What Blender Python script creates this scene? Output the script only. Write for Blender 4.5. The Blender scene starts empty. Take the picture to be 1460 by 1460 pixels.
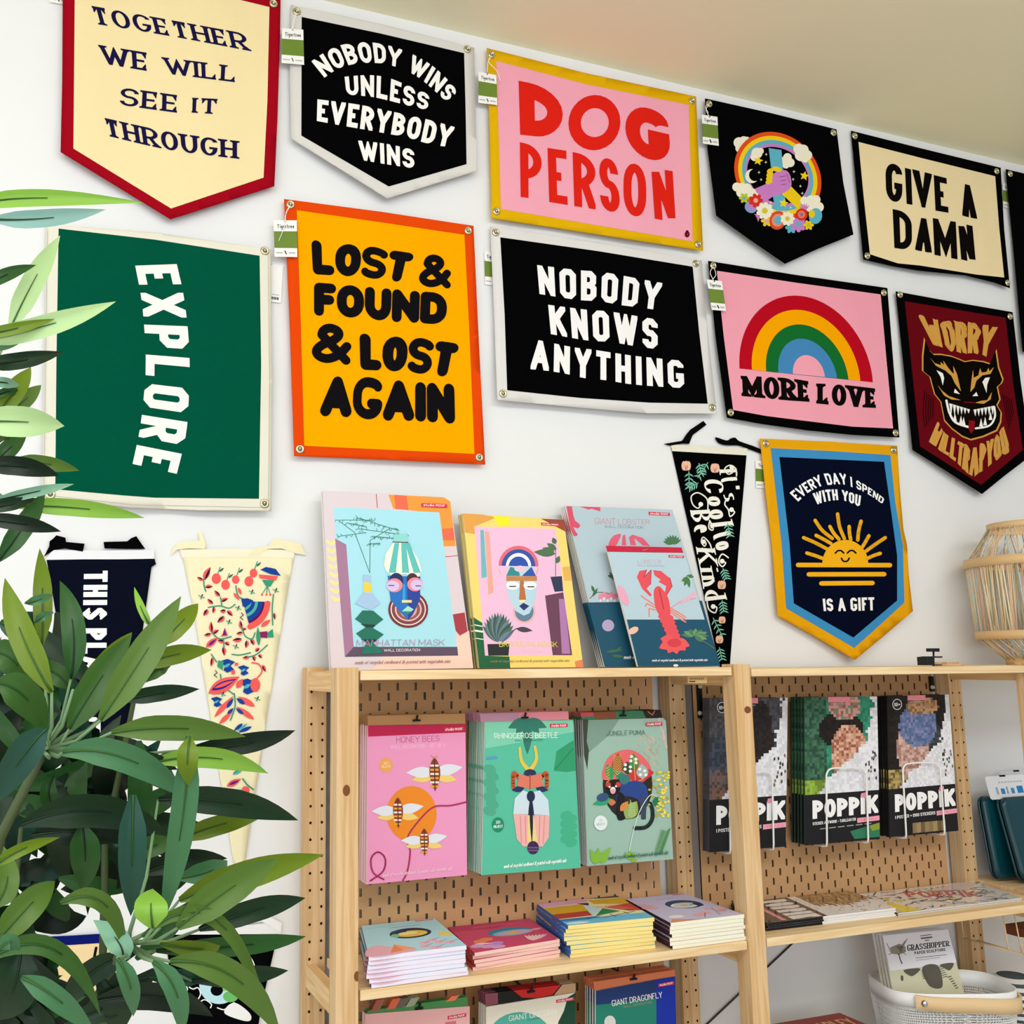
import bpy, bmesh, math, random
from mathutils import Vector, Matrix
from mathutils.geometry import tessellate_polygon
SC = bpy.context.scene
COL = SC.collection
# ---------------------------------------------------------------- camera
CAM = Vector((0, 0, 1.8))
R0 = Vector((0.93385375, -0.35757226, -0.00769768))
R1 = Vector((0.04684108, 0.14361312, -0.98852475))
R2 = Vector((0.35457452, 0.92277698, 0.15086272))
FPX, CX, CY = 1424.716, 594.304, 730.0
cd = bpy.data.cameras.new('camera'); cam = bpy.data.objects.new('camera', cd); COL.objects.link(cam)
cd.sensor_width = 36; cd.lens = FPX / 1460 * 36; cd.shift_x = (730 - CX) / 1460
cd.clip_start = 0.02
cam.matrix_world = Matrix(((R0.x, -R1.x, -R2.x, CAM.x), (R0.y, -R1.y, -R2.y, CAM.y), (R0.z, -R1.z, -R2.z, CAM.z), (0, 0, 0, 1)))
SC.camera = cam
# ---------------------------------------------------------------- light
SC.view_settings.view_transform = 'Standard'; SC.view_settings.look = 'None'
SC.view_settings.exposure = 0.0; SC.view_settings.gamma = 1.0; SC.view_settings.use_curve_mapping = False
W = bpy.data.worlds.new('world'); SC.world = W; W.use_nodes = True
bg = W.node_tree.nodes['Background']; bg.inputs[0].default_value = (0.88, 0.94, 1.0, 1); bg.inputs[1].default_value = 0.38
def area(name, loc, target, sx, sy, power, col):
    l = bpy.data.lights.new(name, 'AREA'); l.shape = 'RECTANGLE'; l.size = sx; l.size_y = sy; l.energy = power; l.color = col
    o = bpy.data.objects.new(name, l); COL.objects.link(o); o.location = loc
    o.rotation_euler = (Vector(target) - Vector(loc)).to_track_quat('-Z', 'Y').to_euler()
    return o
area('shop_window_light', (-0.4, -2.6, 1.95), (0.7, 2.0, 1.5), 4.8, 1.9, 66, (0.93, 0.97, 1.0))
area('ceiling_panel_light', (0.7, -0.1, 3.30), (0.9, 1.2, 1.2), 4.6, 1.0, 80, (0.97, 0.985, 1.0))
area('side_window_light', (-2.6, 0.2, 1.7), (0.2, 2.0, 1.3), 1.8, 1.8, 22, (0.88, 0.94, 1.0))
# ---------------------------------------------------------------- helpers
def ray(px, py):
    a, b = (px - CX) / FPX, (py - CY) / FPX
    return R0 * a + R1 * b + R2
def onY(px, py, y):
    r = ray(px, py); return CAM + r * (y / r.y)
def onZ(px, py, z):
    r = ray(px, py); return CAM + r * ((z - CAM.z) / r.z)
def lin(c): return c / 12.92 if c <= 0.04045 else ((c + 0.055) / 1.055) ** 2.4
MATS = {}
def mat(h, rough=0.75, spec=0.25, metal=0.0, bump=0.0, trans=0.0):
    k = (h, rough, spec, metal, bump, trans)
    if k in MATS: return MATS[k]
    m = bpy.data.materials.new('m_' + h); m.use_nodes = True
    nt = m.node_tree; b = nt.nodes['Principled BSDF']
    c = tuple(lin(int(h[i:i + 2], 16) / 255) for i in (0, 2, 4)) + (1,)
    b.inputs['Base Color'].default_value = c
    b.inputs['Roughness'].default_value = rough; b.inputs['Metallic'].default_value = metal
    b.inputs['Specular IOR Level'].default_value = spec
    if trans: b.inputs['Transmission Weight'].default_value = trans
    if bump:
        tc = nt.nodes.new('ShaderNodeTexCoord'); n = nt.nodes.new('ShaderNodeTexNoise'); n.inputs['Scale'].default_value = 420
        bp = nt.nodes.new('ShaderNodeBump'); bp.inputs['Strength'].default_value = bump; bp.inputs['Distance'].default_value = 0.0006
        n2 = nt.nodes.new('ShaderNodeTexNoise'); n2.inputs['Scale'].default_value = 7; n2.inputs['Detail'].default_value = 1.5; n2.inputs['Distortion'].default_value = 0.8; b2 = nt.nodes.new('ShaderNodeBump'); b2.inputs['Strength'].default_value = 0.5; b2.inputs['Distance'].default_value = 0.010
        nt.links.new(tc.outputs['Object'], n2.inputs['Vector']); nt.links.new(n2.outputs['Fac'], b2.inputs['Height']); nt.links.new(b2.outputs['Normal'], bp.inputs['Normal'])
        nt.links.new(tc.outputs['Object'], n.inputs['Vector']); nt.links.new(n.outputs['Fac'], bp.inputs['Height']); nt.links.new(bp.outputs['Normal'], b.inputs['Normal'])
    m.diffuse_color = c
    MATS[k] = m
    return m
def cloth(h): return mat(h, 0.95, 0.02, 0, 0.35)
def paper(h): return mat(h, 0.55, 0.3)
def wood(name, axis, c1, c2, scale=1.0):
    if name in MATS: return MATS[name]
    m = bpy.data.materials.new(name); m.use_nodes = True; nt = m.node_tree; b = nt.nodes['Principled BSDF']
    tc = nt.nodes.new('ShaderNodeTexCoord'); mp = nt.nodes.new('ShaderNodeMapping')
    sc = [38 * scale] * 3; sc[axis] = 1.6 * scale; mp.inputs['Scale'].default_value = sc
    n1 = nt.nodes.new('ShaderNodeTexNoise'); n1.inputs['Scale'].default_value = 1.0; n1.inputs['Detail'].default_value = 4; n1.inputs['Distortion'].default_value = 0.6
    w = nt.nodes.new('ShaderNodeMath'); w.operation = 'MULTIPLY'; w.inputs[1].default_value = 9.0
    fr = nt.nodes.new('ShaderNodeMath'); fr.operation = 'PINGPONG'; fr.inputs[1].default_value = 1.0
    rp = nt.nodes.new('ShaderNodeValToRGB')
    for e, h in zip(rp.color_ramp.elements, (c1, c2)): e.color = tuple(lin(int(h[i:i + 2], 16) / 255) for i in (0, 2, 4)) + (1,)
    L = nt.links.new
    L(tc.outputs['Object'], mp.inputs['Vector']); L(mp.outputs['Vector'], n1.inputs['Vector']); L(n1.outputs['Fac'], w.inputs[0]); L(w.outputs[0], fr.inputs[0]); L(fr.outputs[0], rp.inputs['Fac'])
    L(rp.outputs['Color'], b.inputs['Base Color']); b.inputs['Roughness'].default_value = 0.55; b.inputs['Specular IOR Level'].default_value = 0.25
    MATS[name] = m
    return m
class MB:
    def __init__(s): s.v = []; s.f = []; s.mi = []; s.sm = []; s.mats = []
    def idx(s, m):
        if m not in s.mats: s.mats.append(m)
        return s.mats.index(m)
    def face(s, ids, m, sm=False): s.f.append(tuple(ids)); s.mi.append(s.idx(m)); s.sm.append(sm)
    def poly(s, pts, m, sm=False):
        n = len(s.v); s.v += [Vector(p) for p in pts]; s.face(range(n, n + len(pts)), m, sm)
    def box(s, x0, x1, y0, y1, z0, z1, m):
        s.hexa([(x0, y0, z0), (x1, y0, z0), (x1, y1, z0), (x0, y1, z0)], [(x0, y0, z1), (x1, y0, z1), (x1, y1, z1), (x0, y1, z1)], m)
    def hexa(s, a, b, m, mtop=None, mside=None):
        n = len(s.v); k = len(a); s.v += [Vector(p) for p in a] + [Vector(p) for p in b]
        s.face([n + i for i in reversed(range(k))], m); s.face([n + k + i for i in range(k)], mtop or m)
        for i in range(k): j = (i + 1) % k; s.face((n + i, n + j, n + k + j, n + k + i), (mside[i] if isinstance(mside, (list, tuple)) else mside) or m)
    def tube(s, pts, r, m, n=8, cap=True, close=False):
        pts = [Vector(p) for p in pts]; k = len(pts); base = len(s.v); up = None
        for i, p in enumerate(pts):
            if close: d = pts[(i + 1) % k] - pts[i - 1]
            else: d = pts[min(i + 1, k - 1)] - pts[max(i - 1, 0)]
            d.normalize()
            if up is None: up = Vector((0, 0, 1)) if abs(d.z) < 0.9 else Vector((1, 0, 0))
            a = d.cross(up).normalized(); up = a.cross(d).normalized()
            rr = r[i] if isinstance(r, (list, tuple)) else r
            for j in range(n):
                t = 2 * math.pi * j / n; s.v.append(p + a * math.cos(t) * rr + up * math.sin(t) * rr)
        for i in range(k if close else k - 1):
            i2 = (i + 1) % k
            for j in range(n):
                j2 = (j + 1) % n; s.face((base + i * n + j, base + i2 * n + j, base + i2 * n + j2, base + i * n + j2), m, True)
        if cap and not close:
            s.face([base + j for j in range(n)], m); s.face([base + (k - 1) * n + j for j in reversed(range(n))], m)
    def lathe(s, prof, c, ax, m, n=24):
        c = Vector(c); ax = Vector(ax).normalized(); u = ax.orthogonal().normalized(); w = ax.cross(u); base = len(s.v)
        for (r, h) in prof:
            for j in range(n):
                t = 2 * math.pi * j / n; s.v.append(c + ax * h + (u * math.cos(t) + w * math.sin(t)) * r)
        for i in range(len(prof) - 1):
            for j in range(n):
                j2 = (j + 1) % n; s.face((base + i * n + j, base + i * n + j2, base + (i + 1) * n + j2, base + (i + 1) * n + j), m, True)
    def build(s, name, parent=None, loc=None, bevel=0.0, solid=0.0):
        me = bpy.data.meshes.new(name)
        o = bpy.data.objects.new(name, me); COL.objects.link(o)
        if parent is not None:
            q = parent; L = Vector((0, 0, 0))
            while q is not None: L += Vector(q.location); q = q.parent
            o.parent = parent
        else:
            if loc is None:
                n = len(s.v); xs = [p.x for p in s.v]; ys = [p.y for p in s.v]; zs = [p.z for p in s.v]
                loc = ((min(xs) + max(xs)) / 2, (min(ys) + max(ys)) / 2, min(zs))
            L = Vector(loc); o.location = L
        me.from_pydata([tuple(p - L) for p in s.v], [], s.f)
        for m in s.mats: me.materials.append(m)
        me.polygons.foreach_set('material_index', s.mi); me.polygons.foreach_set('use_smooth', s.sm)
        me.update()
        if bevel:
            bm_ = o.modifiers.new('bevel', 'BEVEL'); bm_.width = bevel; bm_.segments = 2; bm_.limit_method = 'ANGLE'
        if solid:
            sm_ = o.modifiers.new('solid', 'SOLIDIFY'); sm_.thickness = solid; sm_.offset = -1
        return o
def tag(o, label=None, cat=None, group=None, kind=None):
    if label: o['label'] = label
    if cat: o['category'] = cat
    if group: o['group'] = group
    if kind: o['kind'] = kind
    return o
def thing(name, label, cat, loc, group=None):
    o = bpy.data.objects.new(name, None); COL.objects.link(o); o.location = loc; o.empty_display_size = 0.05
    return tag(o, label, cat, group)
def dup(o, off, rotz=0, label=None):
    c = o.copy(); COL.objects.link(c); c.location = Vector(o.location) + Vector(off)
    c.rotation_euler = (0, 0, rotz)
    if label: c['label'] = label
    for ch in o.children:
        d = ch.copy(); COL.objects.link(d); d.parent = c
        for g in ch.children:
            e = g.copy(); COL.objects.link(e); e.parent = d
    return c
ORD = ['front', 'second', 'third', 'fourth', 'fifth', 'sixth', 'seventh', 'eighth', 'ninth', 'tenth', 'eleventh', 'twelfth']
# ---------------------------------------------------------------- 2D drawing on a surface
def cat_rom(P, closed=False, k=6):
    n = len(P); out = []
    for i in range(n if closed else n - 1):
        if closed: a, b, c, d = P[i - 1], P[i], P[(i + 1) % n], P[(i + 2) % n]
        else: a, b, c, d = P[max(i - 1, 0)], P[i], P[i + 1], P[min(i + 2, n - 1)]
        for j in range(k):
            t = j / k
            out.append(tuple(0.5 * (2 * b[q] + (c[q] - a[q]) * t + (2 * a[q] - 5 * b[q] + 4 * c[q] - d[q]) * t * t + (3 * b[q] - a[q] - 3 * c[q] + d[q]) * t ** 3) for q in (0, 1)))
    if not closed: out.append(tuple(P[-1][:2]))
    return out
G = {
'A': (.95, [[(0, 0), (.5, 1), (1, 0)], [(.2, .3), (.8, .3)]]), 'B': (.8, [[(0, 0), (0, 1), (.93, 1, 1), (.93, .52, 1), (0, .52)], [(0, .52), (1, .52, 1), (1, 0, 1), (0, 0)]]),
'C': (.8, [[(1, .75), (1, 1, 1), (0, 1, 1), (0, 0, 1), (1, 0, 1), (1, .25)]]), 'D': (.82, [[(.3, 0), (0, 0), (0, 1), (1, 1, 1), (1, 0, 1), (.3, 0)]]),
'E': (.7, [[(1, 1), (0, 1), (0, 0), (1, 0)], [(0, .5), (.85, .5)]]), 'F': (.68, [[(1, 1), (0, 1), (0, 0)], [(0, .5), (.85, .5)]]),
'G': (.84, [[(1, .80), (1, 1, 1), (0, 1, 1), (0, 0, 1), (1, 0, 1), (1, .41), (.52, .41)]]), 'H': (.82, [[(0, 0), (0, 1)], [(1, 0), (1, 1)], [(0, .5), (1, .5)]]),
'I': (0, [[(.5, 0), (.5, 1)]]), 'J': (.7, [[(1, 1), (1, 0, 1), (0, 0, 1), (0, .28)]]), 'K': (.85, [[(0, 0), (0, 1)], [(1, 1), (0, .38)], [(.36, .6), (1, 0)]]),
'L': (.74, [[(0, 1), (0, 0), (1, 0)]]), 'M': (1.05, [[(0, 0), (0, 1), (.5, .2), (1, 1), (1, 0)]]), 'N': (.85, [[(0, 0), (0, 1), (1, 0), (1, 1)]]),
'O': (.84, [[(.5, 1), (0, 1, 1), (0, 0, 1), (1, 0, 1), (1, 1, 1), (.5, 1)]]), 'P': (.78, [[(0, 0), (0, 1), (1, 1, 1), (1, .42, 1), (0, .42)]]),
'Q': (.84, [[(.5, 1), (0, 1, 1), (0, 0, 1), (1, 0, 1), (1, 1, 1), (.5, 1)], [(.6, .3), (1, 0)]]), 'R': (.8, [[(0, 0), (0, 1), (1, 1, 1), (1, .44, 1), (0, .44)], [(.5, .44), (1, 0)]]),
'S': (.78, [[(1, .77), (1, 1, 1), (0, 1, 1), (0, .51, 1), (1, .51, 1), (1, 0, 1), (0, 0, 1), (0, .23)]]), 'T': (.76, [[(0, 1), (1, 1)], [(.5, 1), (.5, 0)]]),
'U': (.82, [[(0, 1), (0, 0, 1), (1, 0, 1), (1, 1)]]), 'V': (.9, [[(0, 1), (.5, 0), (1, 1)]]), 'W': (1.2, [[(0, 1), (.26, 0), (.5, .8), (.74, 0), (1, 1)]]),
'X': (.85, [[(0, 0), (1, 1)], [(0, 1), (1, 0)]]), 'Y': (.88, [[(0, 1), (.5, .42), (1, 1)], [(.5, .42), (.5, 0)]]), 'Z': (.75, [[(0, 1), (1, 1), (0, 0), (1, 0)]]),
'&': (.95, [[(1, 0), (.17, .75), (.17, 1, 1), (.72, 1, 1), (.72, .66, 1), (0, .38, 1), (0, 0, 1), (.66, 0, 1), (1, .46)]]),
'+': (.6, [[(0, .5), (1, .5)], [(.5, .2), (.5, .8)]]), '.': (0, [[(.5, 0), (.5, .05)]]), "'": (0, [[(.5, 1), (.5, .8)]]), '-': (.5, [[(0, .45), (1, .45)]]),
'1': (.3, [[(0, .8), (1, 1), (1, 0)]]), '0': (.7, [[(.5, 1), (0, 1, 1), (0, 0, 1), (1, 0, 1), (1, 1, 1), (.5, 1)]]), '5': (.7, [[(1, 1), (0, 1), (0, .55), (1, .55, 1), (1, 0, 1), (0, 0)]]),
'3': (.7, [[(0, 1), (1, 1, 1), (1, .5, 1), (.3, .5)], [(.3, .5), (1, .5, 1), (1, 0, 1), (0, 0)]]), '9': (.7, [[(0, 0), (1, 0, 1), (1, 1, 1), (0, 1, 1), (0, .48, 1), (1, .48)]]), '6': (.7, [[(1, 1), (0, 1, 1), (0, 0, 1), (1, 0, 1), (1, .5, 1), (0, .5)]]),
'@': (.9, [[(.97, .88), (.9, 1, 1), (0, 1, 1), (0, 0, 1), (1, 0, 1), (1, .34), (.68, .34)]]), '$': (.84, [[(.97, .90), (.9, 1, 1), (0, 1, 1), (0, .5, 1), (1, .5, 1), (1, 0, 1), (.1, 0, 1), (.03, .10)]]),
'a': (.55, [[(1, .64), (0, .64, 1), (0, 0, 1), (1, 0)], [(1, .64), (1, 0)]]), 'b': (.55, [[(0, 1), (0, 0), (1, 0, 1), (1, .64, 1), (0, .64)]]), 'c': (.5, [[(1, .64), (0, .64, 1), (0, 0, 1), (1, 0)]]),
'd': (.55, [[(1, 1), (1, 0), (0, 0, 1), (0, .64, 1), (1, .64)]]), 'e': (.55, [[(0, .34), (1, .34), (1, .64, 1), (0, .64, 1), (0, 0, 1), (1, 0)]]), 'f': (.4, [[(1, 1), (.4, 1, 1), (.4, 0)], [(0, .64), (.9, .64)]]),
'g': (.55, [[(1, .64), (0, .64, 1), (0, 0, 1), (1, 0)], [(1, .64), (1, -.28, 1), (0, -.28)]]), 'h': (.55, [[(0, 1), (0, 0)], [(0, .64), (1, .64, 1), (1, 0)]]), 'i': (0, [[(.5, .64), (.5, 0)], [(.5, .9), (.5, .98)]]),
'k': (.5, [[(0, 1), (0, 0)], [(1, .64), (0, .25)], [(.35, .38), (1, 0)]]), 'l': (0, [[(.5, 1), (.5, 0)]]), 'm': (.85, [[(0, .64), (0, 0)], [(0, .64), (.5, .64, 1), (.5, 0)], [(.5, .64), (1, .64, 1), (1, 0)]]),
'n': (.55, [[(0, .64), (0, 0)], [(0, .64), (1, .64, 1), (1, 0)]]), 'o': (.56, [[(.5, .64), (0, .64, 1), (0, 0, 1), (1, 0, 1), (1, .64, 1), (.5, .64)]]), 'p': (.55, [[(0, .64), (0, -.28)], [(0, .64), (1, .64, 1), (1, 0, 1), (0, 0)]]),
'r': (.4, [[(0, .64), (0, 0)], [(0, .46), (.25, .64, 1), (1, .64)]]), 's': (.5, [[(1, .62), (0, .62, 1), (0, .32, 1), (1, .32, 1), (1, 0, 1), (0, 0)]]), 't': (.42, [[(.4, .95), (.4, 0, 1), (1, 0)], [(0, .64), (.95, .64)]]),
'u': (.55, [[(0, .64), (0, 0, 1), (1, 0, 1), (1, .64)]]), 'v': (.52, [[(0, .64), (.5, 0), (1, .64)]]), 'w': (.8, [[(0, .64), (.25, 0), (.5, .5), (.75, 0), (1, .64)]]), 'y': (.52, [[(0, .64), (.5, 0)], [(1, .64), (.2, -.28)]]),
}
def clip_box(P, x0, x1, y0, y1):
    for ax, lim, sg in ((0, x0, 1), (0, x1, -1), (1, y0, 1), (1, y1, -1)):
        out = []
        for i in range(len(P)):
            a, b = P[i - 1], P[i]; da, db = (a[ax] - lim) * sg, (b[ax] - lim) * sg
            if (da >= 0) != (db >= 0):
                t = da / (da - db); out.append((a[0] + (b[0] - a[0]) * t, a[1] + (b[1] - a[1]) * t))
            if db >= 0: out.append(b)
        P = out
        if len(P) < 3: return None
    return P
def glyph_polys(ch, W, wv, wh, st, rad, oct_):
    strokes = G[ch][1]; polys = []; lower = min(p[1] for s in strokes for p in s) < 0
    def q(p): return (wv / 2 + p[0] * max(W - wv, 0), wh / 2 + p[1] * (1 - wh)) if p[1] >= 0 else (wv / 2 + p[0] * max(W - wv, 0), p[1])
    for S in strokes:
        pts = [q(p) for p in S]; flags = [len(p) > 2 for p in S]; out = []; soft = []
        for i, p in enumerate(pts):
            if flags[i] and 0 < i < len(pts) - 1:
                a, b = pts[i - 1], pts[i + 1]
                la = math.dist(a, p); lb = math.dist(b, p)
                ka = 0.5 if flags[i - 1] and i - 1 > 0 else 1.0; kb = 0.5 if flags[i + 1] and i + 1 < len(pts) - 1 else 1.0
                r1, r2 = min(rad, la * ka * .999), min(rad, lb * kb * .999)
                A = (p[0] + (a[0] - p[0]) * r1 / max(la, 1e-6), p[1] + (a[1] - p[1]) * r1 / max(la, 1e-6)); B = (p[0] + (b[0] - p[0]) * r2 / max(lb, 1e-6), p[1] + (b[1] - p[1]) * r2 / max(lb, 1e-6))
                if oct_: out += [A, B]; soft += [0, 0]
                else:
                    for j in range(7):
                        t = j / 6; t = t * math.pi / 2
                        u, v = 1 - math.sin(t), 1 - math.cos(t)
                        out.append((p[0] + (A[0] - p[0]) * u + (B[0] - p[0]) * v, p[1] + (A[1] - p[1]) * u + (B[1] - p[1]) * v)); soft.append(1)
            else: out.append(p); soft.append(0)
        pts = []; sf = []
        for p, s_ in zip(out, soft):
            if not pts or math.dist(p, pts[-1]) > 1e-4: pts.append(p); sf.append(s_)
        n = len(pts); segs = []
        for i in range(n - 1):
            a, b = pts[i], pts[i + 1]; L = math.dist(a, b); d = ((b[0] - a[0]) / L, (b[1] - a[1]) / L)
            o = (-d[1] * wv / 2, d[0] * wh / 2); segs.append((a, b, d, o))
        closed = math.dist(pts[0], pts[-1]) < 1e-4
        for i, (a, b, d, o) in enumerate(segs):
            a2, b2 = a, b
            if st != 'round' and not closed:
                diag = abs(d[0]) > .15 and abs(d[1]) > .15
                ex = (wv if diag else (wv if abs(d[0]) > .5 else wh) / 2) if st == 'block' else (wv * .5 if diag else wh * .3)
                def onb(p): return (abs(d[1]) > .15 and (p[1] < wh / 2 + .01 or p[1] > 1 - wh / 2 - .01)) or (abs(d[0]) > .15 and (p[0] < wv / 2 + .01 or p[0] > W - wv / 2 - .01))
                if i == 0 and onb(a): a2 = (a[0] - d[0] * ex, a[1] - d[1] * ex)
                if i == len(segs) - 1 and onb(b): b2 = (b[0] + d[0] * ex, b[1] + d[1] * ex)
            polys.append([(a2[0] + o[0], a2[1] + o[1]), (a2[0] - o[0], a2[1] - o[1]), (b2[0] - o[0], b2[1] - o[1]), (b2[0] + o[0], b2[1] + o[1])])
            nx = segs[(i + 1) % len(segs)] if (closed or i < len(segs) - 1) else None
            if nx:
                o2 = nx[3]; d2 = nx[2]; cr = d[0] * d2[1] - d[1] * d2[0]
                if abs(cr) > 1e-4 and st != 'round':
                    sg = -1 if cr > 0 else 1
                    p1 = (b[0] + sg * o[0], b[1] + sg * o[1]); p2 = (b[0] + sg * o2[0], b[1] + sg * o2[1])
                    t = ((p2[0] - p1[0]) * d2[1] - (p2[1] - p1[1]) * d2[0]) / cr
                    m = (p1[0] + d[0] * t, p1[1] + d[1] * t)
                    if math.dist(m, b) < 3.2 * wv: polys.append([b, p1, m, p2])
                    else: polys.append([b, p1, p2])
        if st == 'round':
            for p in pts: polys.append([(p[0] + math.cos(t * .5236) * wv / 2, p[1] + math.sin(t * .5236) * wh / 2) for t in range(12)])
        if st == 'serif':
            xh = .64 if ch.islower() else 1.0
            sl = wv * .38 + .04; ts = max(wh * .75, .035)
            for i, p in enumerate(S):
                end = i in (0, len(S) - 1)
                if len(p) > 2 or not (end or p[0] == 0): continue
                nb = S[1] if i == 0 else S[-2] if i == len(S) - 1 else None
                x, y = q(p)
                vert = nb is None or abs(nb[1] - p[1]) > .3
                if p[1] in (0, 1, .64, -.28) and vert and not (ch in 'O0o'):
                    y0 = 0 if p[1] == 0 else (p[1] - ts if p[1] > 0 else p[1])
                    hl = wv / 2 + sl if end else wv / 2 + sl
                    polys.append([(x - hl, y0), (x + (hl if end else 0), y0), (x + (hl if end else 0), y0 + ts), (x - hl, y0 + ts)])
                    s2 = -1 if p[1] > 0 else 1; yb = y0 if s2 < 0 else y0 + ts
                    polys.append([(x - hl * .75, yb), (x + (hl * .75 if end else 0), yb), (x, yb + s2 * ts * 1.6)])
                elif end and ch.isupper() and nb is not None and not vert and p[1] in (0, 1) and p[0] in (0, 1):
                    s2 = -1 if p[1] > 0 else 1; hw = wv * .28; xx = x - hw if p[0] else x + hw
                    ye = 0 if p[1] == 0 else 1
                    polys.append([(x, ye), (x, ye + s2 * .34), (xx + (hw if p[0] else -hw) * .2, ye + s2 * .34), (x - (3.2 * hw if p[0] else -3.2 * hw), ye + s2 * wh)])
    if st == 'serif': polys = [c for c in (clip_box(P, -.3, max(W, wv) + .3, -.45 if lower else 0, 1) for P in polys) if c]
    if st == 'block':
        lo = -.45 if lower else 0
        polys = [c for c in (clip_box(P, -.001, max(W, wv) + .001, lo, 1) for P in polys) if c]
    return polys
class Art:
    """2-D drawing (polygons in picture-like units) laid on a surface by pf(x, y, height)."""
    def __init__(s, pf, mk=paper, grid=None): s.pf = pf; s.P = []; s.L = 0; s.sub = 0; s.gid = 0; s.ng = 0; s.wrap = 4; s.fr = (0, 0, 1.0); s.mk = mk; s.grid = grid
    def frame(s, x0=0, y0=0, k=1.0): s.fr = (x0, y0, k); return s
    def T(s, p): return (s.fr[0] + p[0] / s.fr[2], s.fr[1] + p[1] / s.fr[2])
    def raw(s, pts, c): s.P.append((pts, s.L + (s.sub % s.wrap) * .5, c, s.gid)); s.sub += 1; s.mx = max(getattr(s, 'mx', 0), s.L + min(s.sub, s.wrap) * .5)
    def op(s): s.L = max(s.L, getattr(s, 'mx', 0)) + 1; s.sub = 0
    def poly(s, pts, c, sm=False):
        s.op()
        pts = [s.T(p) for p in pts]
        s.raw(cat_rom(pts, True) if sm else pts, c); return s
    def ell(s, cx, cy, rx, ry, c, rot=0, n=28):
        r = math.radians(rot); ca, sa = math.cos(r), math.sin(r)
        return s.poly([(cx + rx * math.cos(t) * ca - ry * math.sin(t) * sa, cy + rx * math.cos(t) * sa + ry * math.sin(t) * ca) for t in [2 * math.pi * i / n for i in range(n)]], c)
    def rect(s, x0, y0, x1, y1, c): return s.poly([(x0, y0), (x1, y0), (x1, y1), (x0, y1)], c)
    def line(s, pts, w, c, sm=False, cap=True):
        s.op()
        if sm: pts = cat_rom(pts)
        pts = [s.T(p) for p in pts]; ws = w if isinstance(w, (list, tuple)) else None; hw = 0 if ws else w / s.fr[2] / 2
        for i in range(len(pts) - 1):
            a, b = pts[i], pts[i + 1]; L = math.dist(a, b)
            if L < 1e-6: continue
            n = (-(b[1] - a[1]) / L, (b[0] - a[0]) / L)
            if ws:
                f = lambda t: (ws[0] + (ws[1] - ws[0]) * t) / s.fr[2] / 2
                h1, h2 = f(i / (len(pts) - 1)), f((i + 1) / (len(pts) - 1))
            else: h1 = h2 = hw
            s.raw([(a[0] + n[0] * h1, a[1] + n[1] * h1), (a[0] - n[0] * h1, a[1] - n[1] * h1), (b[0] - n[0] * h2, b[1] - n[1] * h2), (b[0] + n[0] * h2, b[1] + n[1] * h2)], c)
        if cap and not ws:
            for p in pts: s.raw([(p[0] + hw * math.cos(t * .785), p[1] + hw * math.sin(t * .785)) for t in range(8)], c)
        return s
    def leaf(s, a, b, w, c, bend=0.0):
        dx, dy = b[0] - a[0], b[1] - a[1]; L = math.hypot(dx, dy); n = (-dy / L, dx / L); U = []; D = []
        for i in range(9):
            t = i / 8; x = a[0] + dx * t + n[0] * bend * L * 4 * t * (1 - t); y = a[1] + dy * t + n[1] * bend * L * 4 * t * (1 - t); h = w / 2 * math.sin(math.pi * t ** .85)
            U.append((x + n[0] * h, y + n[1] * h)); D.append((x - n[0] * h, y - n[1] * h))
        return s.poly(U + D[::-1][1:-1], c)
    def text(s, t, base, top, c, w=.2, wh=None, st='block', rad=.3, oct_=False, gap=.14, sp=.42, wav=0, sm=True, wmul=1.0):
        s.op(); s.ng += 1; s.gid = s.ng; s.wrap = 48; wh = wh or w
        base = [s.T(p) for p in base]; top = [s.T(p) for p in top]
        if sm and len(base) > 2: base = cat_rom(base)
        if sm and len(top) > 2: top = cat_rom(top)
        def arc(P):
            d = [0]
            for i in range(1, len(P)): d.append(d[-1] + math.dist(P[i], P[i - 1]))
            return d
        db, dt = arc(base), arc(top)
        def at(P, d, f):
            x = f * d[-1]
            for i in range(1, len(P)):
                if d[i] >= x - 1e-9 or i == len(P) - 1:
                    k = (x - d[i - 1]) / max(d[i] - d[i - 1], 1e-9); return (P[i - 1][0] + (P[i][0] - P[i - 1][0]) * k, P[i - 1][1] + (P[i][1] - P[i - 1][1]) * k)
        H = sum(math.dist(at(base, db, f), at(top, dt, f)) for f in (0, .25, .5, .75, 1)) / 5
        asp = (db[-1] + dt[-1]) / 2 / H
        fixed = 0; var = 0
        for i, ch in enumerate(t):
            if ch == ' ': var += sp; continue
            if G[ch][0] == 0: fixed += w * 1.02
            else: var += G[ch][0]
            if i < len(t) - 1: var += gap
        k = (asp - fixed) / max(var, 1e-6) if var else 1
        x = 0
        for i, ch in enumerate(t):
            if ch == ' ': x += sp * k; continue
            Wd = G[ch][0] * k if G[ch][0] else w * 1.02
            s.sub = 0
            cw = .80 if ch in '@$' else 1.0
            for P in glyph_polys(ch, Wd, w * cw, wh * cw, st, rad, oct_):
                if wav: P = [(a + wav * math.sin(b * 19 + i * 2.0) * .5, b + wav * .5 * math.sin(a * 23 + i)) for a, b in P]
                out = []
                for a, b in P:
                    f = (x + a) / asp; A, B = at(base, db, min(max(f, -.02), 1.02)), at(top, dt, min(max(f, -.02), 1.02)); out.append((A[0] + (B[0] - A[0]) * b, A[1] + (B[1] - A[1]) * b))
                s.raw(out, c)
            x += Wd + gap * k
        s.gid = 0; s.wrap = 4
        return s
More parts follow.
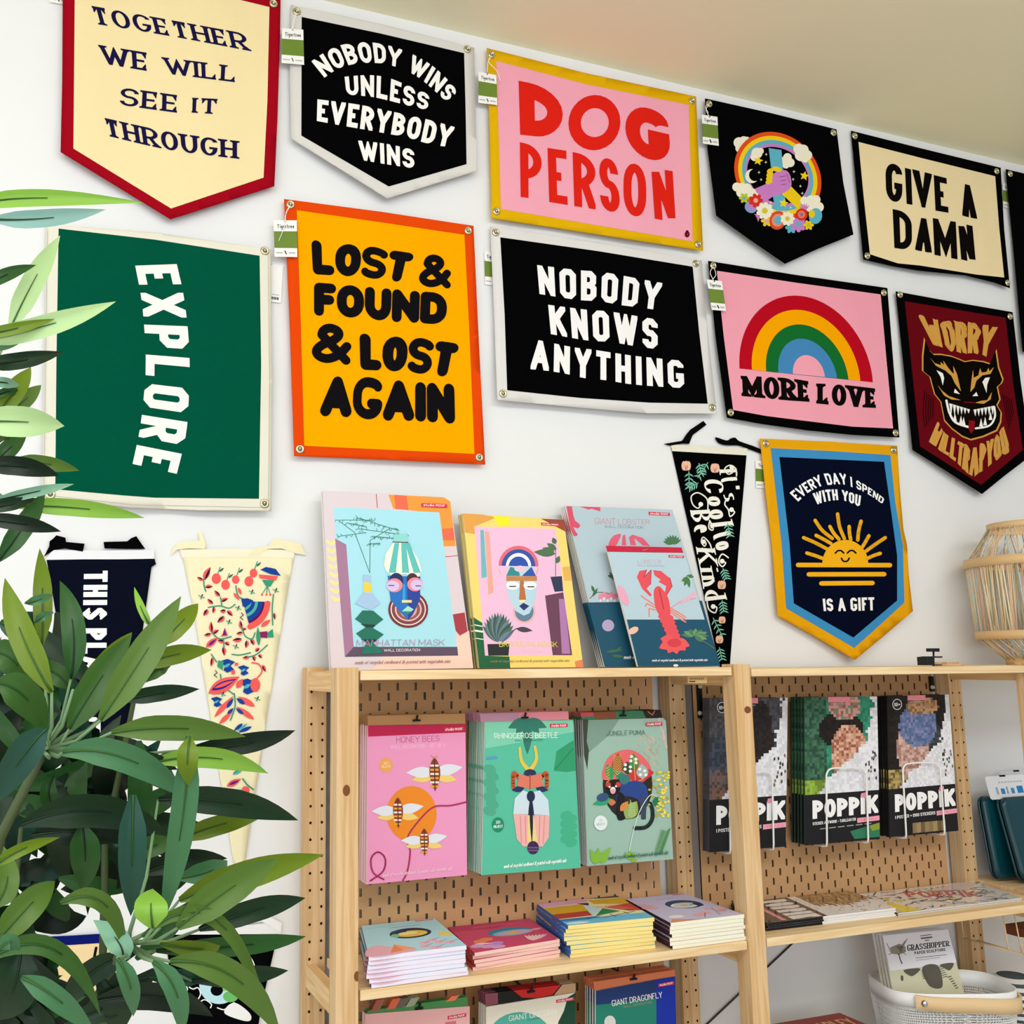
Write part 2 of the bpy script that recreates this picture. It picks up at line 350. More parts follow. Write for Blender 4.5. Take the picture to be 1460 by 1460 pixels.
    def emit(s, mb, h0=0.0, dl=0.000006, only=None):
        bm = bmesh.new(); cols = []
        for pts, L, c, gid_ in s.P:
            if only is not None and gid_ != only: continue
            if c not in cols: cols.append(c)
            ci = cols.index(c)
            n = len(pts)
            tris = [(0, 1, 2)] if n == 3 else tessellate_polygon([[Vector((p[0], p[1], 0)) for p in pts]])
            vs = {}
            for tr in tris:
                a, b, d = (pts[i] for i in tr)
                cr = (b[0] - a[0]) * (d[1] - a[1]) - (b[1] - a[1]) * (d[0] - a[0])
                if abs(cr) < 1e-9: continue
                if cr > 0: tr = (tr[0], tr[2], tr[1])
                vv = []
                for i in tr:
                    if i not in vs: vs[i] = bm.verts.new((pts[i][0], pts[i][1], L))
                    vv.append(vs[i])
                try: f = bm.faces.new(vv); f.material_index = ci
                except ValueError: pass
        if s.grid:
            for ax in (0, 1):
                for g in s.grid[ax]:
                    co = (g, 0, 0) if ax == 0 else (0, g, 0); no = (1, 0, 0) if ax == 0 else (0, 1, 0)
                    bmesh.ops.bisect_plane(bm, geom=bm.verts[:] + bm.edges[:] + bm.faces[:], dist=1e-5, plane_co=co, plane_no=no)
        base = len(mb.v); bm.verts.index_update()
        mb.v += [s.pf(v.co.x, v.co.y, h0 + v.co.z * dl) for v in bm.verts]
        ms = [s.mk(c) if isinstance(c, str) else c for c in cols]
        for f in bm.faces: mb.face([base + v.index for v in f.verts], ms[f.material_index], bool(s.grid))
        bm.free(); return mb
    def build(s, name, parent, h0=0.0, solid=0.0): return s.emit(MB(), h0).build(name, parent, solid=solid)
# ---------------------------------------------------------------- structure
YW = 2.045; ZC = 3.324
def struct(name, mb, label=None):
    o = mb.build(name); o['kind'] = 'structure'
    if label: o['label'] = label
    return o
mwall = mat('e9e9ea', 0.9, 0.1); mceil = mat('f6efd0', 0.9, 0.1)
mb = MB(); mb.box(-3.0, 4.6, YW, YW + 0.1, 0, ZC + 0.1, mwall); struct('wall_back', mb)
mb = MB(); mb.box(-3.0, 4.6, -3.2, YW, ZC, ZC + 0.1, mceil)
for p in ((1, .1), (1.4, 1.6), (2.1, 1.75), (1.7, 1.2)):
    pass
struct('ceiling', mb)
mb = MB(); mb.box(-3.0, 4.6, -3.2, YW, -0.05, 0, wood('floor_oak', 0, 'e2ded2', 'd6d1c4', .5)); struct('floor', mb)
mb = MB(); mb.box(-3.0, 4.6, YW - .012, YW, 0, .09, mat('e4e4e4', .5)); struct('baseboard_back', mb)
# ---------------------------------------------------------------- shelving
PV = wood('pine_upright', 2, 'e3c094', 'd1a672'); PH = wood('pine_plank', 0, 'f3d9ae', 'e4c08e'); PY = wood('pine_rail', 1, 'f0cf9c', 'dfb27a')
KN = mat('7d4a26', .6); HOLE = mat('2a1408', .9); MET = mat('b9b4a8', .3, .5, 1.0)
YF, YR = 1.7516, 1.993; PD = 0.042
def z(zz): return 1.8 + zz
UNIT = thing('shelving_unit', 'pine shelving unit with perforated uprights standing against the white wall', 'shelving', (1.8, 1.89, 0))
frames = [((.517, .558), (.5255, .567)), ((1.387, 1.4285), (1.391, 1.435)), ((2.257, 2.299), (2.264, 2.307)), ((3.105, 3.147), (3.112, 3.154))]
for fi, (xf, xr) in enumerate(frames):
    ztop = z(-.0045)
    mb = MB(); mb.box(xf[0], xf[1], YF, YF + PD, 0, ztop, PV)
    for (px, py, rx, rz) in {0: ((494, 1127, .0068, .0098), (509, 1392, .0055, .0085)), 1: ((1066, 1012, .0085, .0075), (1062, 1395, .002, .004))}.get(fi, ()):
        P = onY(px, py, YF - .0004)
        mb.poly([(min(max(P.x + math.cos(q * .3927) * rx, xf[0] + .0005), xf[1] - .0005), P.y, P.z + math.sin(q * .3927) * rz) for q in range(16)], KN)
    mb.build('front_post', UNIT, bevel=.0015)
    mb = MB(); mb.box(xr[0], xr[1], YR, YR + PD, 0, ztop, PV); xm = (xf[0] + xf[1]) / 2; w = xr[1] - xr[0]; zz = z(-.053); k = 0
    while zz > .12:
        for u in (.22, .78):
            if k == 0 and u > .5: continue
            c = Vector((xr[0] + w * u, YR - .0003, zz)); mb.poly([c + Vector((math.cos(q * .785) * .0027, 0, math.sin(q * .785) * .0030)) for q in range(8)], HOLE)
        zz -= .032; k += 1
    mb.build('rear_post', UNIT, bevel=.0015)
    for (za, zb) in ((z(-.05), z(-.012)), (z(-.615), z(-.575)), (z(-1.2), z(-1.16)), (.1, .14)):
        mb = MB(); mb.box(xm - .010, xm + .010, YF + PD, YR, za, zb, PY); mb.build('rail', UNIT, bevel=.001)
    mb = MB(); c = Vector((xr[0] + .010, YR - .001, z(-.022))); mb.lathe([(0, .008), (.0035, .006), (.004, 0)], c, (0, -1, 0), mat('d8c6a2', .5), 10); mb.build('shelf_pin', UNIT)
for x0, x1, zt, yb in ((.562, 1.383, z(-.0105), 2.03), (1.4335, 2.2535, z(-.0135), 2.03), (.562, 1.384, z(-.559), 1.966), (1.4335, 2.2535, z(-.559), 1.966), (2.303, 3.1, z(-.559), 2.03), (2.303, 3.1, z(-.0135), 2.03), (1.4335, 2.2535, z(-.94), 2.03), (2.303, 3.1, z(-.94), 2.03), (.562, 1.384, z(-1.25), 1.966)):
    mb = MB(); mb.box(x0, x1, YF + .003, yb, zt - .0172, zt, PH); mb.build('shelf_board', UNIT, bevel=.0015)
# price strip under the top plank
t = thing('price_strip', 'tan printed price strip under the top plank by the middle frame', 'label', onY(993, 968, YF + .02))
a = Art(lambda x, y, h: onY(x, y, YF + .018 - h)); a.poly([(980.4, 963.2), (1008, 963), (1008, 974), (980.8, 974)], 'c9a673'); 
a.L += 1; [a.rect(983.5 + k * 2.6, 966.2 - k * .03, 985.2 + k * 2.6, 969.3 - k * .03, '8a6d45') for k in range(8)]; a.rect(982.5, 970.8, 991.5, 972.6, '4a2b18')
COLc = a.build('card', t, 0, solid=.0006)
# cross brace rods
def rod(name, lab, pts):
    mb = MB(); mb.tube(pts, .0022, mat('4a4340', .4, .4, .6), 8); tag(mb.build(name), lab, 'brace')
rod('brace_rod', 'dark diagonal steel brace rod on the wall behind the middle front post', [onY(985, 1482, 2.0398), onY(1154, 1322, 2.0398)])
# pegboards
BO = mat('c2966a', .8); BOD = mat('2a1509', .9); BEDGE = mat('3a2416', .9); BOE = mat('7a5232', .9)
YB = 1.9715
def pegboard(lab, x0, x1, z0, z1, slot0=0.0):
    mb = MB(); Y0, Y1 = YB, YB + .005; nr = int((z1 - z0 - .01) / .02); hw, hh = .0027, .0078
    def strip(xa, xb, za, zb_):
        if xb - xa < 1e-5 or zb_ - za < 1e-5: return
        mb.poly([(xa, Y0, za), (xb, Y0, za), (xb, Y0, zb_), (xa, Y0, zb_)], BO); mb.poly([(xa, Y1, zb_), (xb, Y1, zb_), (xb, Y1, za), (xa, Y1, za)], BO)
    for r_ in range(nr + 1):
        zt = z1 - .005 - r_ * .02; zb_ = zt - .02 if r_ < nr else z0
        if r_ == 0: strip(x0, x1, zt, z1)
        if r_ == nr: strip(x0, x1, z0, zt); break
        zc = (zt + zb_) / 2; xs = []; x = x0 + .02 + (.02 if r_ % 2 else 0)
        while x < x1 - .012: xs.append(x); x += .04
        px_ = x0
        for x in xs:
            strip(px_, x - hw, zb_, zt); strip(x - hw, x + hw, zc + hh, zt); strip(x - hw, x + hw, zb_, zc - hh); px_ = x + hw
            q = [(x - hw, zc - hh), (x + hw, zc - hh), (x + hw, zc + hh), (x - hw, zc + hh)]
            for i in range(4): (a_, b_), (c_, d_) = q[i], q[(i + 1) % 4]; mb.poly([(a_, Y0, b_), (a_, Y1, b_), (c_, Y1, d_), (c_, Y0, d_)], BOE)
        strip(px_, x1, zb_, zt)
    for xa, za, xb, zb_ in ((x0, z0, x0, z1), (x1, z0, x1, z1), (x0, z0, x1, z0), (x0, z1, x1, z1)): mb.poly([(xa, Y0, za), (xb, Y0, zb_), (xb, Y1, zb_), (xa, Y1, za)], BEDGE)
    return tag(mb.build('pegboard'), lab, 'pegboard', 'brown pegboards behind the shelving')
pegboard('brown slotted pegboard behind the honey bee, beetle and puma packs', .572, 1.330, z(-.59), z(-.03))
pegboard('brown slotted pegboard behind the black mosaic portrait packs', 1.440, 2.182, z(-.59), z(-.03))
pegboard('brown slotted pegboard low in the left bay behind the unicorn and dragonfly packs', .572, 1.330, z(-1.2), z(-.62))
for lab, px, py0, py1 in (('black pegboard bracket with two pale knobs beside the middle rear post', 996, 976, 1024), ('black pegboard bracket at the top right corner of the right pegboard', 1327, 964, 986)):
    P0, P1 = onY(px, py0, YB - .004), onY(px, py1, YB - .004); t = thing('board_bracket', lab, 'bracket', P1, 'black pegboard brackets')
    mb = MB(); mb.box(P0.x - .006, P0.x + .006, YB - .009, YB - .001, P1.z, P0.z, mat('0b0b0b', .5)); strap = mb.build('strap', t, bevel=.002)
    for P in ((P1 + Vector((0, -.005, .012)), P0 + Vector((0, -.005, -.004))) if py0 > 970 else (P1 + Vector((0, -.005, .011)),)):
        mb = MB(); mb.lathe([(0, .006), (.004, .0055), (.0052, 0)], P, (0, -1, 0), mat('c9c6b4', .4), 12); mb.build('knob', strap)
# ---------------------------------------------------------------- banners on the wall
GR = mat('cdc6a6', .25, .5, 1.0); PIN = mat('e2ddcf', .3, .5, .6); GD = mat('6e6a58', .6)
def grommet(px, py, d, parent, r=.0098):
    P = onY(px, py, YW - d); mb = MB()
    prof = [(r * (.70 + .30 * math.cos(q * .785)), r * .30 * math.sin(q * .785)) for q in range(9)]
    mb.lathe([(max(a, r * .4), b) for a, b in prof], P + Vector((0, -.0006, 0)), (0, -1, 0), GR, 20)
    mb.lathe([(0, .0005), (r * .46, .0005)], P, (0, -1, 0), GD, 12)
    g = mb.build('grommet', parent); mb = MB()
    mb.lathe([(0, .0035), (r * .2, .003), (r * .26, .0006)], P + Vector((0, 0, .0015)), (0, -1, 0), PIN, 10)
    mb.build('pin', g)
class Banner:
    def __init__(s, name, lab, cat, fr, outer, cb, base=.008, amp=.003, lift=.008, seed=1, step=14, group='pennant banners on the wall', solid=.0016, part='border'):
        rnd = random.Random(seed); A = Art(None); A.frame(*fr); s.fr = fr
        O = [A.T(p) for p in outer]; xs = [p[0] for p in O]; ys = [p[1] for p in O]
        x0, x1, y0, y1 = min(xs), max(xs), min(ys), max(ys); s.x0, s.y0, s.st = x0, y0, step
        nx, ny = int((x1 - x0) / step) + 2, int((y1 - y0) / step) + 2
        p1, p2, f1, f2 = rnd.random() * 6, rnd.random() * 6, rnd.uniform(.028, .04), rnd.uniform(.06, .09)
        s.fx = [amp * (.6 + .6 * math.sin(i * step * f1 + p1) + .25 * math.sin(i * step * f2 + p2)) for i in range(nx + 1)]
        s.gy = [lift * (j * step / (y1 - y0)) ** 2 + amp * .5 * (1 + math.sin(j * step * f1 * 1.3 + p2)) for j in range(ny + 1)]
        m = min(s.fx); s.fx = [v - m for v in s.fx]
        s.base = base; s.grid = ([x0 + i * step for i in range(1, nx)], [y0 + j * step for j in range(1, ny)])
        c = onY((x0 + x1) / 2, y1, YW - base); s.t = thing(name, lab, cat, c, group)
        a = s.art(); a.poly(outer, cb); s.border = a.build(part, s.t, 0, solid=solid)
    def d(s, px, py):
        u = min(max((px - s.x0) / s.st, 0), len(s.fx) - 1.001); v = min(max((py - s.y0) / s.st, 0), len(s.gy) - 1.001)
        i, j = int(u), int(v)
        return s.base + s.fx[i] + (s.fx[i + 1] - s.fx[i]) * (u - i) + s.gy[j] + (s.gy[j + 1] - s.gy[j]) * (v - j)
    def pf(s, px, py, h): return onY(px, py, YW - s.d(px, py) - h)
    def art(s): return Art(s.pf, cloth, s.grid).frame(*s.fr)
    def panel(s, pts, c, name='panel', h=.0004): s.art().poly(pts, c).build(name, s.t, h); return s
    def gromm(s, pts):
        A = Art(None).frame(*s.fr)
        for p in pts: q = A.T(p); grommet(q[0], q[1], s.d(*q) + .0006, s.t)
        return s
    def put(s, a, name='print', h=.0008):
        for g in range(a.ng + 1):
            if any(p[3] == g for p in a.P): a.emit(MB(), h, only=g).build('lettering' if g else name, s.t)
        return s
fA, fB, fC, fD, fE, fF, fG, fH = (0, 0, 3.476), (380, 0, 4.294), (660, 40, 3.946), (990, 100, 3.106), (0, 300, 3.174), (370, 260, 3.475), (680, 300, 4.056), (990, 350, 3.106)
fI, fJ, fK, fL, fM, fN, fO, fP = (440, 680, 3.65), (780, 600, 3.947), (1060, 600, 3.65), (420, 940, 2.517), (960, 940, 2.92), (420, 1230, 2.212), (1000, 1200, 3.174), (0, 720, 1.974)
# 1 red and cream
b = Banner('wall_banner', 'cream banner with red border reading TOGETHER WE WILL SEE IT THROUGH', 'banner', fA, [(312, -275), (1391, -21), (1388, 180), (1375, 600), (1360, 922), (845, 1086), (300, 752), (308, 400)], '9d0a1c', seed=1, lift=.012)
b.panel([(372, -200), (1335, 35), (1325, 500), (1306, 880), (848, 1033), (364, 736), (368, 300)], 'efdcaa')
b.gromm([(1355, 18)])
a = b.art(); N = '1a1642'; kw = dict(w=.25, wh=.12, st='serif', rad=.4, gap=.15, sp=.6)
a.text('TOGETHER', [(470, 118), (850, 180), (1235, 252)], [(445, 27), (840, 98), (1215, 166)], N, **kw)
a.text('WE', [(510, 315), (735, 353)], [(490, 222), (735, 262)], N, **kw); a.text('WILL', [(825, 365), (1170, 408)], [(806, 283), (1180, 330)], N, **kw)
a.text('SEE', [(592, 520), (885, 560)], [(600, 433), (885, 472)], N, **kw); a.text('IT', [(952, 558), (1080, 566)], [(955, 484), (1085, 490)], N, **kw)
a.text('THROUGH', [(530, 672), (850, 745), (1175, 786)], [(510, 582), (850, 655), (1175, 698)], N, **kw)
b.put(a)
# 2 nobody wins
b = Banner('wall_banner', 'black banner with white border reading NOBODY WINS UNLESS EVERYBODY WINS', 'banner', fB, [(150, 28), (700, 148), (1272, 292), (1280, 700), (1290, 1045), (1010, 1130), (740, 1215), (430, 1020), (152, 848), (142, 500)], 'd8d5d0', seed=2, lift=.016)
b.panel([(215, 103), (700, 205), (1210, 325), (1220, 700), (1225, 1005), (748, 1142), (213, 830)], '040405')
b.gromm([(185, 72), (1230, 302)])
a = b.art(); w_ = 'f4f2ee'; kw = dict(w=.21, rad=.26, gap=.17, sp=.55)
a.text('NOBODY WINS', [(355, 475), (430, 425), (520, 395), (620, 385), (720, 390), (795, 410), (870, 440), (940, 480), (1000, 530), (1050, 575), (1100, 622)], [(275, 375), (370, 312), (460, 275), (600, 258), (720, 272), (832, 305), (900, 335), (990, 385), (1060, 440), (1120, 500), (1172, 562)], w_, **kw)
a.text('UNLESS', [(490, 580), (640, 592), (760, 618), (880, 650), (985, 674)], [(478, 470), (620, 460), (740, 475), (870, 525), (1000, 580)], w_, **kw)
a.text('EVERYBODY', [(308, 740), (440, 765), (640, 800), (850, 840), (1000, 882), (1120, 900)], [(312, 608), (560, 640), (800, 690), (1000, 735), (1152, 778)], w_, **kw)
a.text('WINS', [(572, 978), (720, 1003), (905, 1032)], [(562, 860), (740, 882), (905, 918)], w_, **kw)
b.put(a)
# 3 dog person
b = Banner('wall_banner', 'pink banner with mustard border reading DOG PERSON in red', 'banner', fC, [(135, 112), (700, 255), (1312, 385), (1325, 700), (1352, 1252), (760, 1160), (162, 1068), (148, 500)], 'dfae0d', seed=3)
b.panel([(188, 185), (700, 318), (1270, 432), (1280, 750), (1292, 1200), (215, 1018)], 'f0a5b8')
b.gromm([(160, 150), (1288, 410), (1322, 1217), (188, 1032)])
a = b.art(); r_ = 'dd2418'
a.text('D', [(322, 600), (562, 625)], [(313, 296), (562, 345)], r_, .3, rad=.5)
a.ell(740, 532, 146, 156, r_, 12); a.ell(742, 532, 78, 81, 'f0a5b8', 12)
a.text('G', [(918, 700), (1175, 775)], [(910, 425), (1150, 470)], r_, .29, rad=.55)
kw = dict(w=.155, rad=.34)
for ch, q in (('P', [(325, 950), (440, 965), (320, 642), (445, 666)]), ('E', [(486, 978), (590, 995), (476, 674), (582, 690)]), ('R', [(627, 1001), (747, 1020), (617, 697), (745, 722)]), ('S', [(775, 1020), (888, 1043), (765, 722), (868, 745)]), ('O', [(905, 1045), (1033, 1070), (903, 752), (1030, 775)]), ('N', [(1080, 1072), (1198, 1092), (1060, 786), (1180, 805)])):
    a.text(ch, q[:2], q[2:], r_, **kw)
a.ell(1262, 1160, 14, 17, '5a0c14'); a.ell(1262, 1145, 8, 8, '5a0c14'); a.ell(1264, 1160, 5, 6, 'b02a30')
b.put(a)
# 4 fists in a rainbow ring
b = Banner('wall_banner', 'all black shield banner printed with joined fists inside a rainbow ring', 'banner', fD, [(48, 125), (340, 190), (630, 262), (660, 500), (705, 728), (550, 790), (403, 857), (240, 745), (98, 643), (60, 350)], '040405', seed=4, lift=.016)
b.gromm([(65, 150), (615, 278)])
f4 = (1000, 140, 6.636); a = b.art().frame(*f4)
CX4, CY4 = 715, 730
cr_ = 'efe9d2'
for x, y, r in ((355, 420, 50), (400, 400, 40), (370, 470, 48), (430, 395, 30)): a.ell(x, y, r, r, cr_)
for rx, ry, c in ((412, 405, 'e2511f'), (375, 368, 'f3cc1c'), (338, 330, '5fb0c6'), (305, 292, 'c97fc4'), (290, 265, '040405')):
    pts = [(CX4 + rx * math.cos(q * .0873) + 8, CY4 + ry * math.sin(q * .0873) + .18 * rx * math.cos(q * .0873)) for q in range(72)]
    a.poly(pts, c)
for x, y, r in ((525, 520, 52), (505, 555, 40), (560, 500, 30), (815, 560, 40), (790, 590, 40), (840, 610, 42), (800, 630, 35)): a.ell(x, y, r, r, cr_)
a.poly([(637, 472), (757, 490), (775, 690), (660, 660)], '5fb0c6'); a.poly([(670, 900), (785, 915), (815, 1065), (705, 1065)], '5fb0c6')
a.ell(478, 737, 63, 66, cr_); a.ell(505, 727, 55, 58, '040405')
a.poly([(760, 905), (850, 835), (975, 965), (915, 1050)], 'ecc81c'); a.poly([(500, 860), (640, 800), (720, 900), (575, 1000)], 'c97fc4')
a.poly([(640, 800), (690, 710), (780, 680), (835, 720), (850, 830), (790, 890), (700, 920), (650, 880)], 'c97fc4', True)
for i in range(4): a.ell(640 + i * 4, 790 - i * 34, 34, 22, 'ecc81c', -25)
a.ell(715, 672, 45, 24, 'ecc81c', 15)
for i in range(3): a.line([(740 + i * 8, 745 + i * 38), (800, 735 + i * 38)], 5, '6d2f6a')
a.line([(808, 715), (835, 800)], 4, '6d2f6a')
def star(x, y, r, c, n=5, k=.45, ro=0): a.poly([(x + (r if i % 2 == 0 else r * k) * math.sin(ro + i * math.pi / n), y - (r if i % 2 == 0 else r * k) * math.cos(ro + i * math.pi / n)) for i in range(2 * n)], c)
for x, y in ((538, 592), (975, 735), (778, 993)): star(x, y, 46, 'f0d022', ro=.2)
for x, y in ((613, 532), (545, 702), (876, 695), (937, 832), (657, 985), (565, 770), (610, 606), (868, 768), (845, 1035), (955, 900)): star(x, y, 15, 'efe9d2', 4, .25)
for L_ in (((920, 480, 50), (965, 490, 50), (1000, 540, 48), (940, 540, 55), (980, 575, 35)), ((335, 840, 42), (380, 850, 50), (430, 855, 48), (380, 890, 50), (470, 900, 50), (510, 920, 30)), ((975, 970, 40), (1040, 970, 52), (1085, 960, 42), (1110, 1030, 48), (1040, 1020, 60))):
    for x, y, r in L_: a.ell(x, y, r, r, cr_)
def flower(x, y, r, c, cc, n=8, pl=True):
    for i in range(n): q = i * 2 * math.pi / n; a.ell(x + r * .62 * math.cos(q), y + r * .62 * math.sin(q), r * .42, r * .30, c, math.degrees(q))
    a.ell(x, y, r * .34, r * .34, cc)
flower(405, 945, 48, 'b9c22a', '5fb0c6', 6); a.ell(470, 1030, 60, 55, '7f9fd0', 30); a.ell(480, 1020, 42, 36, 'c97fc4', 30)
flower(515, 968, 66, 'd5301f', 'f0a0a0', 7); flower(620, 1160, 55, 'e6c81e', 'e59ab5', 6); flower(600, 1065, 80, cr_, 'd7c23a', 9)
a.ell(722, 1155, 78, 90, 'd5502c', 20); a.ell(722, 1155, 55, 62, 'e98a6e', 20); a.ell(727, 1155, 38, 42, '5fb0c6')
flower(850, 1225, 55, '5fb0c6', '5fb0c6', 6); flower(920, 1190, 75, 'c97fc4', '5fb0c6', 8); flower(815, 1140, 66, cr_, 'd7c23a', 9)
for q in range(5): a.leaf((980, 1060), (980 + 60 * math.cos(-2.6 + q * .45), 1060 + 70 * math.sin(-2.6 + q * .45)), 14, 'c97fc4')
flower(1015, 1200, 48, 'e6c81e', 'b9c22a', 6); a.ell(1080, 1115, 62, 75, '5fb0c6', 10); a.ell(1045, 1095, 30, 36, 'e6c81e'); a.ell(950, 1100, 56, 58, 'd5301f'); a.ell(948, 1100, 36, 36, 'e07a6a'); a.ell(948, 1100, 14, 14, '8a6a8a')
for q in range(4): a.leaf((545, 1120), (500 + q * 12, 1095 + q * 25), 14, 'c97fc4')
b.put(a)
# 5 give a damn
b = Banner('wall_banner', 'cream banner with black border reading GIVE A DAMN', 'banner', fD, [(695, 268), (1000, 345), (1357, 432), (1372, 700), (1398, 965), (1330, 940), (1200, 908), (1000, 888), (880, 868), (750, 838), (722, 550)], '040405', seed=5)
b.panel([(727, 318), (1000, 388), (1332, 470), (1350, 700), (1372, 918), (1250, 905), (1000, 865), (900, 855), (778, 815), (750, 560)], 'f1dcae')
b.gromm([(710, 292), (1338, 448), (1387, 942), (765, 823)])
a = b.art(); k_ = '0d0a08'; kw = dict(w=.172, rad=.26)
for ch, q in (('G', [(850, 575), (922, 590), (845, 408), (920, 422)]), ('I', [(940, 592), (968, 597), (932, 432), (962, 440)]), ('V', [(990, 605), (1040, 612), (965, 438), (1052, 460)]), ('E', [(1068, 622), (1126, 632), (1060, 464), (1117, 478)]), ('A', [(1187, 645), (1253, 660), (1185, 488), (1232, 502)]), ('D', [(886, 787), (965, 800), (878, 615), (962, 632)]), ('A', [(978, 797), (1052, 810), (990, 640), (1042, 648)]), ('M', [(1064, 818), (1166, 838), (1056, 655), (1158, 672)]), ('N', [(1182, 838), (1247, 854), (1168, 675), (1232, 690)])):
    a.text(ch, q[:2], q[2:], k_, **kw)
b.put(a)
# 5b black banner cut by the right edge
b = Banner('wall_banner', 'plain black banner cut off by the right edge, above the worry banner', 'banner', fD, [(1380, 438), (2100, 610), (2150, 1400), (1455, 1246), (1420, 850)], '040405', seed=15)
b.gromm([(1398, 460)])
# 6 explore
b = Banner('wall_banner', 'green banner with off-white border reading EXPLORE sideways', 'banner', fE, [(208, 62), (700, 100), (1225, 175), (1233, 760), (1228, 1360), (900, 1357), (600, 1345), (190, 1305), (200, 700)], 'e4dfd0', seed=6, amp=.0055)
b.panel([(265, 82), (700, 132), (1175, 205), (1182, 700), (1172, 1305), (700, 1300), (560, 1290), (250, 1262), (255, 700)], '02503a')
b.gromm([(1198, 183), (1197, 1327), (228, 1285)])
a = b.art()
a.text('EXPLORE', [(612, 250), (640, 400), (655, 560), (660, 710), (652, 830), (633, 990), (600, 1147)], [(800, 243), (830, 380), (850, 540), (858, 690), (855, 830), (842, 1010), (800, 1192)], 'f3f1ea', .2, rad=.10, oct_=True, gap=.3)
a.line([(1213, 200), (1221, 760), (1215, 1340)], 2, 'b9b4a4'); a.line([(225, 1290), (600, 1332), (1210, 1345)], 2, 'b9b4a4'); a.line([(215, 90), (205, 700), (198, 1290)], 2, 'b9b4a4')
b.put(a)
# 7 lost and found
b = Banner('wall_banner', 'yellow banner with orange border reading LOST & FOUND & LOST AGAIN', 'banner', fF, [(122, 82), (600, 145), (1060, 215), (1085, 750), (1118, 1398), (650, 1375), (172, 1355), (150, 700)], 'e2480c', seed=7)
b.panel([(185, 138), (600, 198), (1015, 260), (1040, 750), (1065, 1345), (222, 1305), (205, 700)], 'f6a600')
b.gromm([(153, 110), (1033, 240), (1088, 1363), (200, 1322)])
a = b.art(); kw = dict(w=.31, wh=.30, st='round', rad=.3, gap=.02, sp=.2); k_ = '121013'
a.text('LO$T', [(265, 455), (500, 470), (640, 488), (730, 497)], [(256, 283), (400, 303), (520, 310), (620, 330), (768, 352)], k_, **kw)
a.text('&', [(788, 515), (948, 527)], [(795, 350), (950, 366)], k_, **{**kw, 'w': .235, 'wh': .225})
a.text('FOUND', [(270, 660), (515, 674), (640, 690), (790, 697), (925, 707)], [(270, 495), (400, 505), (600, 522), (780, 538), (932, 550)], k_, **kw)
a.text('&', [(258, 888), (450, 906)], [(262, 690), (462, 712)], k_, **{**kw, 'w': .235, 'wh': .225})
a.text('LO$T', [(500, 928), (610, 933), (745, 942), (870, 958), (955, 966)], [(495, 745), (620, 762), (760, 766), (870, 782), (992, 800)], k_, **kw)
a.text('A@AIN', [(298, 1158), (450, 1165), (600, 1180), (740, 1182), (970, 1197)], [(312, 960), (450, 962), (600, 968), (730, 985), (965, 998)], k_, **{**kw, 'w': .27})
b.put(a)
# 8 nobody knows
b = Banner('wall_banner', 'black banner with white border reading NOBODY KNOWS ANYTHING', 'banner', fG, [(78, 92), (700, 185), (1300, 290), (1335, 700), (1388, 1175), (990, 1172), (600, 1140), (118, 1095), (100, 600)], 'dddad8', seed=8, lift=.014)
b.panel([(135, 155), (700, 235), (1248, 325), (1285, 700), (1335, 1118), (1000, 1112), (600, 1085), (175, 1040), (160, 600)], '040405')
b.gromm([(108, 128), (1265, 308), (1360, 1140), (150, 1060)])
a = b.art(); w_ = 'f2f0f0'; kw = dict(w=.205, rad=.10, oct_=True, gap=.26)
a.text('NOBODY', [(362, 483), (580, 517), (715, 526), (830, 547), (950, 562), (1050, 577)], [(348, 316), (580, 345), (712, 355), (830, 375), (960, 400), (1072, 420)], w_, **kw)
a.text('KNOWS', [(428, 715), (640, 752), (770, 760), (900, 782), (1045, 803)], [(412, 546), (640, 575), (760, 584), (930, 612), (1045, 632)], w_, **kw)
a.text('ANYTHING', [(310, 918), (430, 930), (540, 950), (625, 970), (750, 982), (885, 1004), (1070, 1020), (1200, 1027)], [(318, 742), (440, 768), (560, 792), (675, 806), (790, 824), (915, 842), (1050, 856), (1192, 870)], w_, **kw)
b.put(a)
# 9 more love
b = Banner('wall_banner', 'pink banner with black border, a rainbow and MORE LOVE', 'banner', fH, [(62, 68), (450, 130), (855, 188), (880, 500), (908, 850), (700, 838), (500, 818), (300, 790), (145, 762), (95, 400)], '040405', seed=9, lift=.012)
b.panel([(100, 112), (450, 165), (825, 217), (850, 500), (880, 810), (700, 802), (480, 775), (320, 755), (172, 728), (130, 400)], 'ef9fb0')
b.gromm([(83, 90), (838, 210), (890, 830), (160, 740)])
a = b.art()
for l, t_, r, c in (((200, 545), (470, 223), (791, 606), 'b70d20'), ((255, 550), (472, 286), (735, 600), 'f5a300'), ((318, 558), (477, 350), (683, 595), '15692c'), ((373, 563), (482, 413), (632, 588), '4484b8'), ((437, 568), (500, 486), (578, 582), 'ef9fb0')):
    cx_, cy_ = (l[0] + r[0]) / 2, (l[1] + r[1]) / 2; av = (r[0] - cx_, r[1] - cy_); bv = (t_[0] - cx_, t_[1] - cy_)
    a.poly([(cx_ + av[0] * math.cos(q) + bv[0] * math.sin(q), cy_ + av[1] * math.cos(q) + bv[1] * math.sin(q)) for q in [math.pi * i / 36 for i in range(37)]], c)
kw = dict(w=.265, wh=.17, st='serif', rad=.42, gap=.09)
a.text('MORE', [(215, 667), (400, 685), (518, 693)], [(211, 577), (400, 586), (512, 602)], '0d0a08', **kw); a.text('LOVE', [(545, 700), (680, 713), (812, 720)], [(545, 611), (660, 617), (808, 634)], '0d0a08', **kw)
b.put(a)
